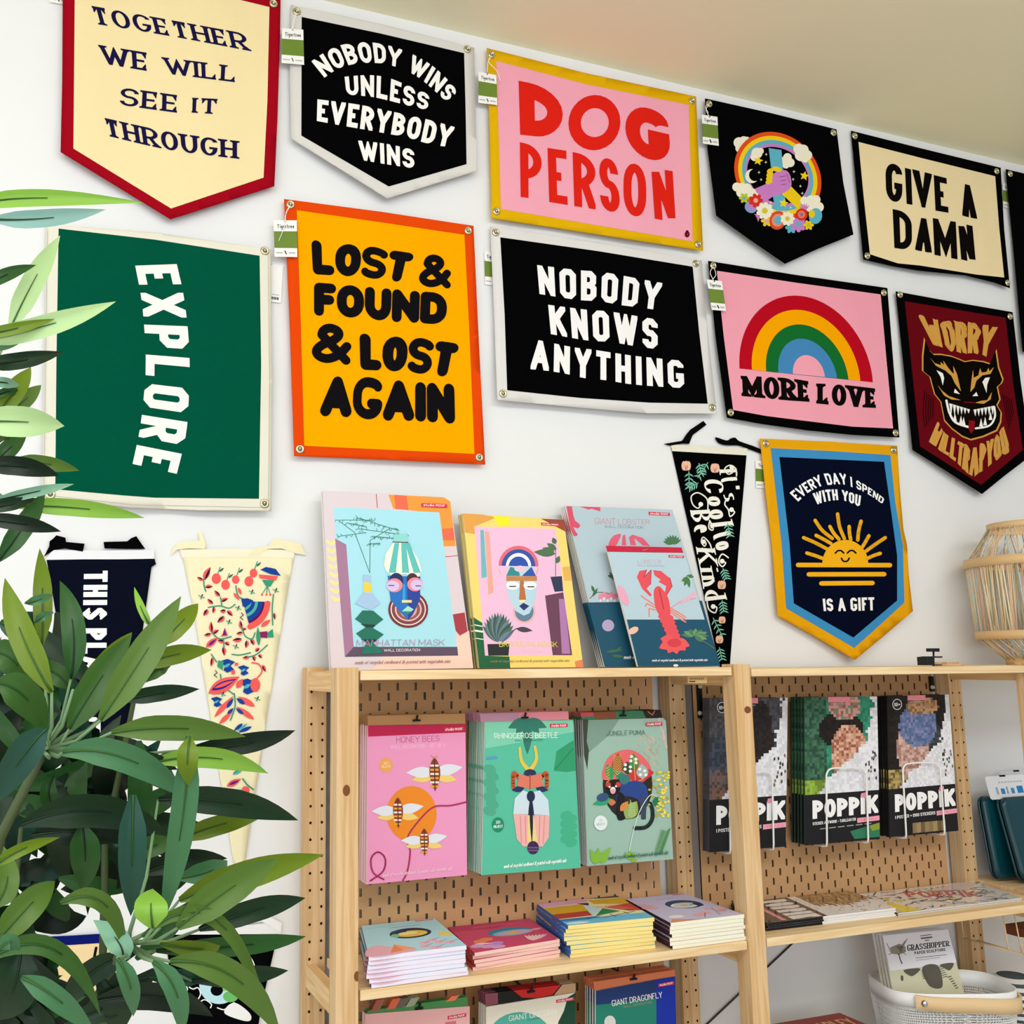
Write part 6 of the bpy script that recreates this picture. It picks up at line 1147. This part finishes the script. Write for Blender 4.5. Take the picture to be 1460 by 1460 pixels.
# clamp and wooden disc
fQ = (1300, 910, 9.125); DK = mat('24282b', .35, .5, .5)
t = thing('desk_clamp', 'small dark grey screw clamp on the top plank below the sun banner', 'clamp', (onY(1322, 948, 1.80).x, 1.80, lz)); A = Art(None).frame(*fQ)
def cbox(nm, x0, y0, x1, y1, d0, d1):
    a_, b_ = onY(*A.T((x0, y1)), 1.80), onY(*A.T((x1, y0)), 1.80); mb = MB(); mb.box(a_.x, b_.x, d0, d1, max(a_.z, lz), b_.z, DK); mb.build(nm, t, bevel=.001)
cbox('jaw', 140, 240, 218, 352, 1.785, 1.815); cbox('arm', 150, 234, 365, 256, 1.792, 1.808); cbox('handle', 212, 130, 336, 176, 1.794, 1.806); cbox('foot', 255, 340, 360, 352, 1.792, 1.808)
a_, b_ = onY(*A.T((283, 345)), 1.80), onY(*A.T((283, 170)), 1.80); mb = MB(); mb.tube([(a_.x, 1.8, lz), (b_.x, 1.8, b_.z)], .0022, DK, 10); mb.build('screw', t)
P = onY(*A.T((490, 345)), 1.83); mb = MB(); mb.lathe([(0, .0045), (.030, .0045), (.031, .003), (.031, 0), (0, 0)], (P.x, 1.83, lz), (0, 0, 1), mat('d8b48c', .5), 28); tag(mb.build('wooden_disc'), 'flat wooden disc on the top plank between the clamp and the lantern', 'disc')
# basket with paper sculpture packs
low = z(-.94); zr = z(-.732); BC = onZ(1341, 1399, zr); bx, by = BC.x, BC.y; th0 = math.radians(-22)
t = thing('mesh_basket', 'white perforated metal basket with a pale wooden handle under the right middle plank', 'basket', (bx, by, low))
def ring_pt(q, s_, zz, off=0):
    ca, sa = math.cos(q), math.sin(q); e = .55
    x = (abs(ca) ** e) * (1 if ca > 0 else -1) * (.149 * s_ + off); y = (abs(sa) ** e) * (1 if sa > 0 else -1) * (.094 * s_ + off)
    return Vector((bx + x * math.cos(th0) - y * math.sin(th0), by + x * math.sin(th0) + y * math.cos(th0), zz))
WH = mat('eeeeee', .4, .4); nq, nz = 132, 32; mb = MB()
for j in range(nz + 1):
    f = j / nz
    for i in range(nq): mb.v.append(ring_pt(2 * math.pi * (i + .5 * (j % 2)) / nq, .84 + .15 * f, low + .004 + (zr - .034 - low) * f))
for j in range(nz):
    for i in range(nq): i2 = (i + 1) % nq; mb.face((j * nq + i, j * nq + i2, (j + 1) * nq + i2, (j + 1) * nq + i), WH, True)
o = mb.build('mesh_wall', t); md = o.modifiers.new('wire', 'WIREFRAME'); md.thickness = .0017; md.use_replace = True
mb = MB(); mb.poly([ring_pt(2 * math.pi * i / 40, .84, low + .002) for i in range(40)], WH); mb.build('bottom', t)
mb = MB()
for j, (s_, zz) in enumerate(((.99, zr - .036), (1.0, zr), (.97, zr + .001), (.965, zr - .034))):
    for i in range(64): mb.v.append(ring_pt(2 * math.pi * i / 64, s_, zz))
for j in range(4):
    for i in range(64): i2 = (i + 1) % 64; j2 = (j + 1) % 4; mb.face((j * 64 + i, j * 64 + i2, j2 * 64 + i2, j2 * 64 + i), WH, True)
mb.build('rim', t)
mb = MB(); HW = mat('e3c194', .45, .3); hp = []
for i in range(25):
    q = math.radians(-118 + i * (118 + 78) / 24); dz = -.012 * math.sin(math.pi * i / 24)
    hp.append((ring_pt(q, 1.0, zr - .001 + dz, .0035), ring_pt(q, 1.0, zr - .030 + dz * 1.3, .0035), ring_pt(q, 1.0, zr - .030 + dz * 1.3, .0075), ring_pt(q, 1.0, zr - .001 + dz, .0075)))
b0 = len(mb.v)
for r_ in hp: mb.v += list(r_)
for i in range(24):
    for j in range(4): j2 = (j + 1) % 4; mb.face((b0 + i * 4 + j, b0 + i * 4 + j2, b0 + i * 4 + 4 + j2, b0 + i * 4 + 4 + j), HW, j in (0, 2))
mb.face([b0 + j for j in range(4)], HW); mb.face([b0 + 96 + j for j in reversed(range(4))], HW); hand = mb.build('handle', t)
c = (hp[1][2] + hp[1][3]) / 2; nrm = (c - Vector((bx, by, c.z))).normalized(); mb = MB(); mb.lathe([(0, .005), (.004, .0045), (.007, .002), (.0075, 0)], c, nrm, mat('c4c4c6', .2, .5, 1.0), 16); mb.build('rivet', hand)
fR = (1230, 1310, 6.348)
pf, bk = lean(fR, (262, 540), (905, 620), (180, 150), 1.885, 1.915, 1.845)
def d_gra(a):
    a.poly([(180, 150), (772, 95), (930, 720), (300, 800)], 'ccc9ac'); a.poly([(180, 150), (772, 95), (850, 395), (250, 470)], 'e4e2ea')
    a.text('GRASSHOPPER', [(404, 292), (785, 246)], [(400, 236), (780, 198)], '1c1612', .2, wh=.11, st='serif', gap=.1); a.text('PAPER SCULPTURE', [(470, 325), (750, 290)], [(466, 296), (746, 264)], '2a2420', .2, gap=.2)
    a.line([(520, 155), (622, 142)], 6, '3a3430', cap=False); a.line([(525, 178), (630, 166)], 14, '6a625c', cap=False); a.line([(560, 198), (602, 193)], 8, '4a4440', cap=False); a.line([(478, 355), (760, 325)], 5, '6a6670', cap=False); a.line([(485, 376), (700, 350)], 4, '8a8690', cap=False)
    a.poly([(245, 262), (330, 225), (385, 250), (390, 300), (330, 325), (260, 315)], '8a8478'); a.poly([(300, 250), (370, 240), (350, 310)], '6a6458'); a.poly([(345, 235), (405, 178), (370, 255)], 'a8a090'); a.line([(405, 180), (350, 260)], 5, '3a342c'); a.line([(218, 222), (250, 300)], 5, '3a342c'); a.line([(325, 320), (340, 370), (356, 405)], 9, '2a2620', True); a.line([(260, 310), (235, 325)], 5, '3a342c'); a.line([(370, 310), (390, 325)], 5, '3a342c')
    for P_ in ([(370, 465), (520, 450), (445, 520)], [(700, 415), (820, 400), (790, 465), (740, 450)], [(540, 440), (680, 425), (720, 615), (600, 605)], [(345, 515), (365, 520), (365, 560), (345, 555)]): a.poly(P_, '5a564c', True)
    for i in range(6): a.line([(530 + i * 3, 470 + i * 14), (565 + i * 5, 465 + i * 16)], 6, '4a463c'); a.line([(690 + i * 7, 440 + i * 18), (720 + i * 9, 430 + i * 18)], 6, '4a463c'); a.line([(770 + i * 14, 530 + i * 20), (800 + i * 12, 520 + i * 20)], 8, '3a362e')
pack('sculpture_pack', 'pack with grey grasshopper sculpture and white header standing in the white basket', 'craft pack', fR, [(180, 150), (772, 95), (930, 720), (300, 800)], pf, bk, .004, 'e0dfe4', d_gra, 4, .009, 'grey grasshopper pack in the white basket, %s from the front', 'sculpture packs in the white basket', seed=12)
# book pile under the right plank
PB = onY(1197, 1444, 1.95); zb = PB.z
def s7(a, w, d): base(a, w, d, '8e3a2c'); a.text('CHARLEY', [(w * .38, d * .30), (w * .95, d * .30)], [(w * .38, d * .14), (w * .95, d * .14)], 'd8a878', .13); a.text('HARPER', [(w * .38, d * .52), (w * .88, d * .52)], [(w * .38, d * .36), (w * .88, d * .36)], 'd8a878', .13)
def book_pile():
    FL, BR = Vector((PB.x - .24, 1.715, zb)), Vector((PB.x, 1.95, zb)); w, d = 240, 235; tk = (zb - z(-.94)) / 3
    t = thing('thick_book', 'red brown book with tan capitals, topmost of the pile at the bottom edge', 'book', (PB.x - .12, 1.83, zb - tk), 'thick books on the low plank')
    pf = lambda x, y, h: Vector((FL.x + x / 1000, BR.y - y / 1000, zb + h)); a = Art(pf); s7(a, w, d); mb = a.emit(MB()); T = [Vector((FL.x, FL.y, 0)), Vector((BR.x, FL.y, 0)), Vector((BR.x, BR.y, 0)), Vector((FL.x, BR.y, 0))]
    mb.hexa([p + Vector((0, 0, zb - tk + .0003)) for p in T], [p + Vector((0, 0, zb - .00005)) for p in T], paper('8e3a2c'), None, [paper('e8e0d0')] * 3 + [paper('8e3a2c')]); mb.build('cover', t)
    for i in range(1, 3): dup(t, (0, 0, -tk * i), 0, 'thick book in the pile at the bottom edge, %s from the top' % ORD[i])
book_pile()
# wire rack and textiles at lower right
BW = mat('d9bd92', .45, .3); A = Art(None).frame(*fR); t = thing('wire_rack', 'thin beige wire rack hanging under the middle plank at the right edge', 'wire rack', onY(*A.T((1320, 290)), 1.80), None)
mb = MB(); zt = z(-.5775)
P1, P2, P3, P4, P5 = [onY(*A.T(p), 1.80) for p in ((1270, 0), (1320, 290), (1560, 345), (1370, 0), (1440, 310))]
P1.z = zt; P4.z = zt
for pts in ([P1, P2, P3], [P4, P5], [P1 + Vector((0, .12, 0)), P2 + Vector((0, .12, 0)), P3 + Vector((0, .12, 0))], [P2, P2 + Vector((0, .12, 0))], [P5, P5 + Vector((0, .12, 0))], [onY(*A.T((1410, 170)), 1.8), onY(*A.T((1560, 190)), 1.8)], [onY(*A.T((1418, 235)), 1.8), onY(*A.T((1560, 262)), 1.8)], [P3, Vector((P3.x, P3.y, zt))], [P3, P3 + Vector((0, .12, 0))]): mb.tube(pts, .0016, BW, 6)
mb.build('wires', t)
P = onY(*A.T((1412, 60)), 1.86); mb = MB(); mb.box(P.x, P.x + .12, 1.84, 1.90, P2.z + .004, P.z - .005, mat('7a4426', .7)); tag(mb.build('brown_box', bevel=.002), 'small brown box held in the wire rack at the right edge', 'box')
pt = onY(1450, 1455, 1.84); t = thing('striped_cushion', 'grey and white striped textile bundle beside the basket at the bottom right corner', 'textile', (2.236, 1.86, low)); mb = MB()
prof = [(.0, 0.0), (.055, .004), (.066, .05), (.066, .15), (.055, .19), (0, .20)]
stripes = []
for i in range(28): f = i / 27; zz = f * .20; r = .066 * min(1, (1 - abs(2 * f - 1) ** 4) ** .5 + .01) + .0016 * (i % 2); stripes.append((r, zz))
for i in range(27): mb.lathe([stripes[i], stripes[i + 1]], (2.236, 1.86, low), (0, 0, 1), mat('d9d8d8' if i % 2 else '4c5458', .9, .1), 28)
mb.build('bundle', t)
P = onY(1433, 1426, 1.86); mb = MB(); mb.tube([P + Vector((-.008, -.01, .012)), P + Vector((.06, .012, -.028))], .0135, mat('f0f0f0', .8), 12); mb.build('white_roll', t)
# ---------------------------------------------------------------- plant in the foreground
LC = {'p': 'b0d092', 'l': '84b440', 'y': '667f0e', 'm': '3a6324', 'o': '54742a', 'd': '0d3014', 'k': '08200d', 'b': '1b4a3c', 's': '80aaa2', 'g': '467a50', 'u': '24541c', 'h': '88ba9c'}  # mixed leaf greens; backlight painted into the palest, shade into the darkest
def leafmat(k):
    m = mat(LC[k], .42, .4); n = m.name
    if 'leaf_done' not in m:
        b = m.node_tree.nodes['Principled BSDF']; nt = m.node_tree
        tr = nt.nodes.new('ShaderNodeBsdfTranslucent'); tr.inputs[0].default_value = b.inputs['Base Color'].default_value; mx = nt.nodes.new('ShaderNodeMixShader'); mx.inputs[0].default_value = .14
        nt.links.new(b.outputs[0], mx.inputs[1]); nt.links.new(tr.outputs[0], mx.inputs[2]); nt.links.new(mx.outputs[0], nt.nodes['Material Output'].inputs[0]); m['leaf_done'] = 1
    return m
plant = thing('potted_bamboo_plant', 'tall leafy green plant with long narrow leaves filling the left foreground', 'plant', (-.02, 1.12, 0))
mb = MB(); mb.lathe([(0, .01), (.13, .0), (.145, .02), (.17, .30), (.178, .31), (.178, .34), (.165, .34), (.16, .30), (0, .30)], (-.02, 1.12, 0), (0, 0, 1), mat('c9c2b6', .6), 32); mb.build('pot', plant)
STM = mat('4d5a38', .6); STG = mat('7a9a70', .5)
def leaf(mb, fr, pts, w, c, d0=1.0, d1=1.0, fold=.16, rib=True):
    A = Art(None).frame(*fr); P = [A.T(p) for p in pts]; w = w / fr[2]
    if len(P) == 2: P.insert(1, ((P[0][0] + P[1][0]) / 2, (P[0][1] + P[1][1]) / 2))
    n = 12; m = leafmat(c); b = len(mb.v); q0 = (2 * P[1][0] - (P[0][0] + P[2][0]) / 2, 2 * P[1][1] - (P[0][1] + P[2][1]) / 2)
    ctr = []
    for i in range(n + 1):
        t = i / n; x = (1 - t) ** 2 * P[0][0] + 2 * t * (1 - t) * q0[0] + t * t * P[2][0]; y = (1 - t) ** 2 * P[0][1] + 2 * t * (1 - t) * q0[1] + t * t * P[2][1]
        dx = 2 * (1 - t) * (q0[0] - P[0][0]) + 2 * t * (P[2][0] - q0[0]); dy = 2 * (1 - t) * (q0[1] - P[0][1]) + 2 * t * (P[2][1] - q0[1]); L = math.hypot(dx, dy) or 1
        nx, ny = -dy / L, dx / L; h = w / 2 * min(1, .12 + .88 * (t / .28) ** .75) * (1 if t < .5 else max(0, 1 - ((t - .5) / .5) ** 1.9))
        if i == 0: h = w * .10
        d = d0 + (d1 - d0) * t - .012 * math.sin(math.pi * t); wm = h / FPX * d
        ctr.append((x, y, d))
        for s_ in (-1, -.5, 0, .5, 1): mb.v.append(onY(x + nx * h * s_, y + ny * h * s_, d - abs(s_) * wm * fold * 2))
    for i in range(n):
        for j in range(4): mb.face((b + i * 5 + j, b + i * 5 + j + 1, b + i * 5 + 6 + j, b + i * 5 + 5 + j), m, True)
    if rib:
        mb.tube([onY(x, y, d - .0012) for x, y, d in ctr[:8]], [.0011 - .0001 * i for i in range(8)], leafmat('m' if c in 'plyog' else 'u' if c in 'mbs' else 'd'), 5)
q1, q2, q3, q4, q5, q6, q7 = (0, 260, 6.348), (0, 480, 4.867), (0, 740, 5.84), (0, 960, 5.84), (220, 960, 5.214), (0, 1200, 5.615), (220, 1200, 5.615)
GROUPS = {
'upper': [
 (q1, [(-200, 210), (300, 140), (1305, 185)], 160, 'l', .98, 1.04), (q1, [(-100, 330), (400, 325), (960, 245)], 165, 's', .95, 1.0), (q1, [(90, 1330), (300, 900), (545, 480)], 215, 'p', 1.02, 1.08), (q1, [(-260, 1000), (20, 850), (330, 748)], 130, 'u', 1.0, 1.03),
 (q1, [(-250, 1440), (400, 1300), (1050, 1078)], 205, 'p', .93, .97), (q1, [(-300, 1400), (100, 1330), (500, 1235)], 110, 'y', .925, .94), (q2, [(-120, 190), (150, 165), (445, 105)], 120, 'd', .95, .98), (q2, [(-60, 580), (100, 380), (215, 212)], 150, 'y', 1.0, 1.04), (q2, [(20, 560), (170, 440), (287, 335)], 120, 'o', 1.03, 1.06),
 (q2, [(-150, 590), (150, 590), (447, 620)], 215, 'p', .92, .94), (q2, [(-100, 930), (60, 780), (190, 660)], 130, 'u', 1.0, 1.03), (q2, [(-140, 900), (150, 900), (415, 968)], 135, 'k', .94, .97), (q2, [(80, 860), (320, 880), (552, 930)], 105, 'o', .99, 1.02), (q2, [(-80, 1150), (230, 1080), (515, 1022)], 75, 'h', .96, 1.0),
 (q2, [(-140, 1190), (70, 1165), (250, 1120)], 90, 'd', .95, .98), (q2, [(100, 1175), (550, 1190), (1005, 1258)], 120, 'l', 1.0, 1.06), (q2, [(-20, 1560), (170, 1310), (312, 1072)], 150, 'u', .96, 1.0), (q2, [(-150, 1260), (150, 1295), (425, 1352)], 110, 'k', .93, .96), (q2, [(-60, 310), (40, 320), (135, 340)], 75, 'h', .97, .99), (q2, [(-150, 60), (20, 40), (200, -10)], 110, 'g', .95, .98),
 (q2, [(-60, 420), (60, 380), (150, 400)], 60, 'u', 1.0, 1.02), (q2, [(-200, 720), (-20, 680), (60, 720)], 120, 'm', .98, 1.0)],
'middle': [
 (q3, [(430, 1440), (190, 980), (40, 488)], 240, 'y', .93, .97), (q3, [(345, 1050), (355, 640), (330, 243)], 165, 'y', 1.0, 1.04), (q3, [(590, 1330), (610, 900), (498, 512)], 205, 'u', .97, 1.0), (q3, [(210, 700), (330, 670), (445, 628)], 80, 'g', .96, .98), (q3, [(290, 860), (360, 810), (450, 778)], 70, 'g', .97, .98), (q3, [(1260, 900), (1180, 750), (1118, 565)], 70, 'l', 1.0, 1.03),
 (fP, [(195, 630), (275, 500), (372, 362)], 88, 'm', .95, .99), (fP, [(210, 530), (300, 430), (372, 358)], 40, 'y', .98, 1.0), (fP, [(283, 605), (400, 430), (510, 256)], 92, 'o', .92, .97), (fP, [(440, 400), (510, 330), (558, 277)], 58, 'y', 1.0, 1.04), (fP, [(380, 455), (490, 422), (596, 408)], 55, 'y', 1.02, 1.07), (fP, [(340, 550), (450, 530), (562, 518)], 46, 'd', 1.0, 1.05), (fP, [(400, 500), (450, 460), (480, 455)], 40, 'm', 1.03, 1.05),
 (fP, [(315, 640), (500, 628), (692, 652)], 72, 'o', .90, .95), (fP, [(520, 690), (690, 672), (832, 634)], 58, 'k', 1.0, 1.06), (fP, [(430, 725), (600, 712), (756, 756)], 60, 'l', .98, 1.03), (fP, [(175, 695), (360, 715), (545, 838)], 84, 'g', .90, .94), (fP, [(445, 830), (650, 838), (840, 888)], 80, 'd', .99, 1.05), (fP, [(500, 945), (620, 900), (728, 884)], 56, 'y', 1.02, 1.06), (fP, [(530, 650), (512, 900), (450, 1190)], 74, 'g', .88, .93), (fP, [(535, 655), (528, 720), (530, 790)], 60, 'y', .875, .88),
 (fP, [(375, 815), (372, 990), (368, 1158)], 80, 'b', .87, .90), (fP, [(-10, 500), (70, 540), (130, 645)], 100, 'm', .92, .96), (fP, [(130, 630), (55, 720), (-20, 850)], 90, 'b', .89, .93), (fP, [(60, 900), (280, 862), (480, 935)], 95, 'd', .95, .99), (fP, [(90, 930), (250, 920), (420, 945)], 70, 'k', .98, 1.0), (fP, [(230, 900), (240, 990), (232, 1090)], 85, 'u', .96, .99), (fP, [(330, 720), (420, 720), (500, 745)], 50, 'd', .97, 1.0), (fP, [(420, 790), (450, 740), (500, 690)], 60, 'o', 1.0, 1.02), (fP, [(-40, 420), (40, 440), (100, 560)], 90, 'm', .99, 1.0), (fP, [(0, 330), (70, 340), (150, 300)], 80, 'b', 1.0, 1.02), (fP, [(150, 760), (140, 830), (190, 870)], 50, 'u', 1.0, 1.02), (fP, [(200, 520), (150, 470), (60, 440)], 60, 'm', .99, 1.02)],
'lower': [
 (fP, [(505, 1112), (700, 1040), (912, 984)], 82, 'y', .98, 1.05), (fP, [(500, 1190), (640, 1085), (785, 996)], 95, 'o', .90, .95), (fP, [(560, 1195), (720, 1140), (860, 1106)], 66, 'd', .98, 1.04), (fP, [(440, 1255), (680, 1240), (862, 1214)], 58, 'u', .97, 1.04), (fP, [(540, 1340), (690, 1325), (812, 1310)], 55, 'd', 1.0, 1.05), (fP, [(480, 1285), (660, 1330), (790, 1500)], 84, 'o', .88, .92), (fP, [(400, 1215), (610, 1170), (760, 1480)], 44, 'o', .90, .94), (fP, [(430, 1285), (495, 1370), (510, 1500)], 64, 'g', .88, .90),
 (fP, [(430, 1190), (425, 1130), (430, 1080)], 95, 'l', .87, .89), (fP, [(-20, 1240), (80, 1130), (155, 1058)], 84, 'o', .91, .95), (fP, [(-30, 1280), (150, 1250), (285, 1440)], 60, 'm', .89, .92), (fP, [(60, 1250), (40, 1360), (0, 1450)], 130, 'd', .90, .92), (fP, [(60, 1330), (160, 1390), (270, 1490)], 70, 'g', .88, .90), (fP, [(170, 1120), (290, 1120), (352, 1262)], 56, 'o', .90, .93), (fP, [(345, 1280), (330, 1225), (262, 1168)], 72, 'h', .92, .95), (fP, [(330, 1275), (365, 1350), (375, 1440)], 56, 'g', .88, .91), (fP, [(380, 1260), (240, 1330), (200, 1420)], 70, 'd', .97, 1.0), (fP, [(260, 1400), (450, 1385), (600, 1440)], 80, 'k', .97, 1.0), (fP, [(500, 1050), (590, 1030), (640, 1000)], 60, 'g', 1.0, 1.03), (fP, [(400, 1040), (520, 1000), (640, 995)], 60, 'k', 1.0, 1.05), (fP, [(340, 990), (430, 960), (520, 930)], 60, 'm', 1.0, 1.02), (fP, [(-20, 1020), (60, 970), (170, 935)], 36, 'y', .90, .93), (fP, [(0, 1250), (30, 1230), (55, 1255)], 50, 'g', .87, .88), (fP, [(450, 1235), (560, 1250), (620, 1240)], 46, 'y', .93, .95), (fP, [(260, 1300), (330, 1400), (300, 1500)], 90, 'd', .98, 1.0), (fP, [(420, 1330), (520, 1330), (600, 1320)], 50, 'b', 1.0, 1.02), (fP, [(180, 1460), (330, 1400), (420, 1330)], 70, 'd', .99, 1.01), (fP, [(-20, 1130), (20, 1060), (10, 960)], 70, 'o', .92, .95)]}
node_px = {'upper': (-80, 640), 'middle': (62, 1062), 'lower': (180, 1340)}
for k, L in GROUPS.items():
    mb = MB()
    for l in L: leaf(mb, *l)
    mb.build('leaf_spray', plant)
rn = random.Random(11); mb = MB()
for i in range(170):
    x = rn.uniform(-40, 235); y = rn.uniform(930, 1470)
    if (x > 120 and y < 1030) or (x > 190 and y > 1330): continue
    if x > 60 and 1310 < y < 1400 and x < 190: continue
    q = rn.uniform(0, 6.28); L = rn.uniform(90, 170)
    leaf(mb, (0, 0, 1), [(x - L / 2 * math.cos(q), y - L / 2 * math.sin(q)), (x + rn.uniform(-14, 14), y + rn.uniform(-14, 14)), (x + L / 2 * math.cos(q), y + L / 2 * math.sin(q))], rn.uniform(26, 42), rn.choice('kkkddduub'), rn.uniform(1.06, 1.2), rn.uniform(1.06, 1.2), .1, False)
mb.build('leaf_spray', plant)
def stem(nm, pts, r, m=STM):
    mb = MB(); P = [onY(x, y, d) for x, y, d in pts]; mb.tube(P, r, m, 8); return mb.build(nm, plant)
T0 = Vector((-.02, 1.12, .30))
for pts, r in (([(-60, 1700, 1.12), (0, 1195, 1.0), (62, 1072, .97)], [.006, .005, .004]), ([(60, 1700, 1.12), (130, 1440, 1.0), (178, 1345, .96)], [.006, .005, .004]), ([(-40, 1700, 1.14), (-70, 1000, 1.04), (-80, 420, 1.0), (-70, 250, .98)], [.006, .0055, .005, .003]), ([(140, 1700, 1.14), (150, 1200, 1.08), (205, 930, 1.08)], [.005, .0035, .002]), ([(60, 1700, 1.14), (10, 1400, 1.1), (30, 1180, 1.05)], [.005, .004, .002])):
    P = [T0] + [onY(x, y, d) for x, y, d in pts]; mb = MB(); mb.tube(cat3(P) if False else P, [.006] + r, STM, 8); mb.build('stem', plant)
# petioles joining sprays to the stems
for (x0, y0, d0), L in (((62, 1070, .97), [(fP, (205, 520), .93), (fP, (195, 630), .95), (fP, (285, 605), .92), (fP, (315, 640), .9), (fP, (180, 695), .9), (fP, (130, 640), .92), (fP, (340, 550), 1.0), (fP, (130, 700), .89), (q3, (430, 1440), .93), (q3, (590, 1330), .97), (q3, (345, 1050), 1.0), (fP, (380, 455), 1.0), (fP, (520, 690), 1.0), (fP, (430, 725), .98)]),
  ((180, 1345, .95), [(fP, (505, 1112), .98), (fP, (500, 1190), .9), (fP, (560, 1195), .98), (fP, (440, 1255), .97), (fP, (480, 1285), .88), (fP, (430, 1285), .88), (fP, (430, 1190), .87), (fP, (345, 1280), .92), (fP, (330, 1275), .88), (fP, (352, 1262), .92), (fP, (450, 1190), .93), (fP, (540, 1340), 1.0), (fP, (445, 830), .99)]),
  ((-75, 640, 1.0), [(q2, (-120, 190), .95), (q2, (-150, 590), .92), (q2, (-140, 900), .94), (q2, (-80, 1150), .96), (q2, (-140, 1190), .95), (q1, (-250, 1440), .93), (q1, (90, 1330), 1.02), (q2, (100, 1175), 1.0), (q2, (20, 560), 1.03), (q2, (80, 860), .99), (q1, (-260, 1000), 1.0), (q2, (-60, 580), 1.0)])):
    mb = MB()
    for fr, p, d in L:
        x, y = fr[0] + p[0] / fr[2], fr[1] + p[1] / fr[2]; mx, my = (x0 + x) / 2 + 6, (y0 + y) / 2 + 8
        mb.tube([onY(x0, y0, d0), onY(mx, my, (d0 + d) / 2), onY(x, y, d)], [.0022, .0017, .0012], STG, 6)
    mb.build('petiole', plant)
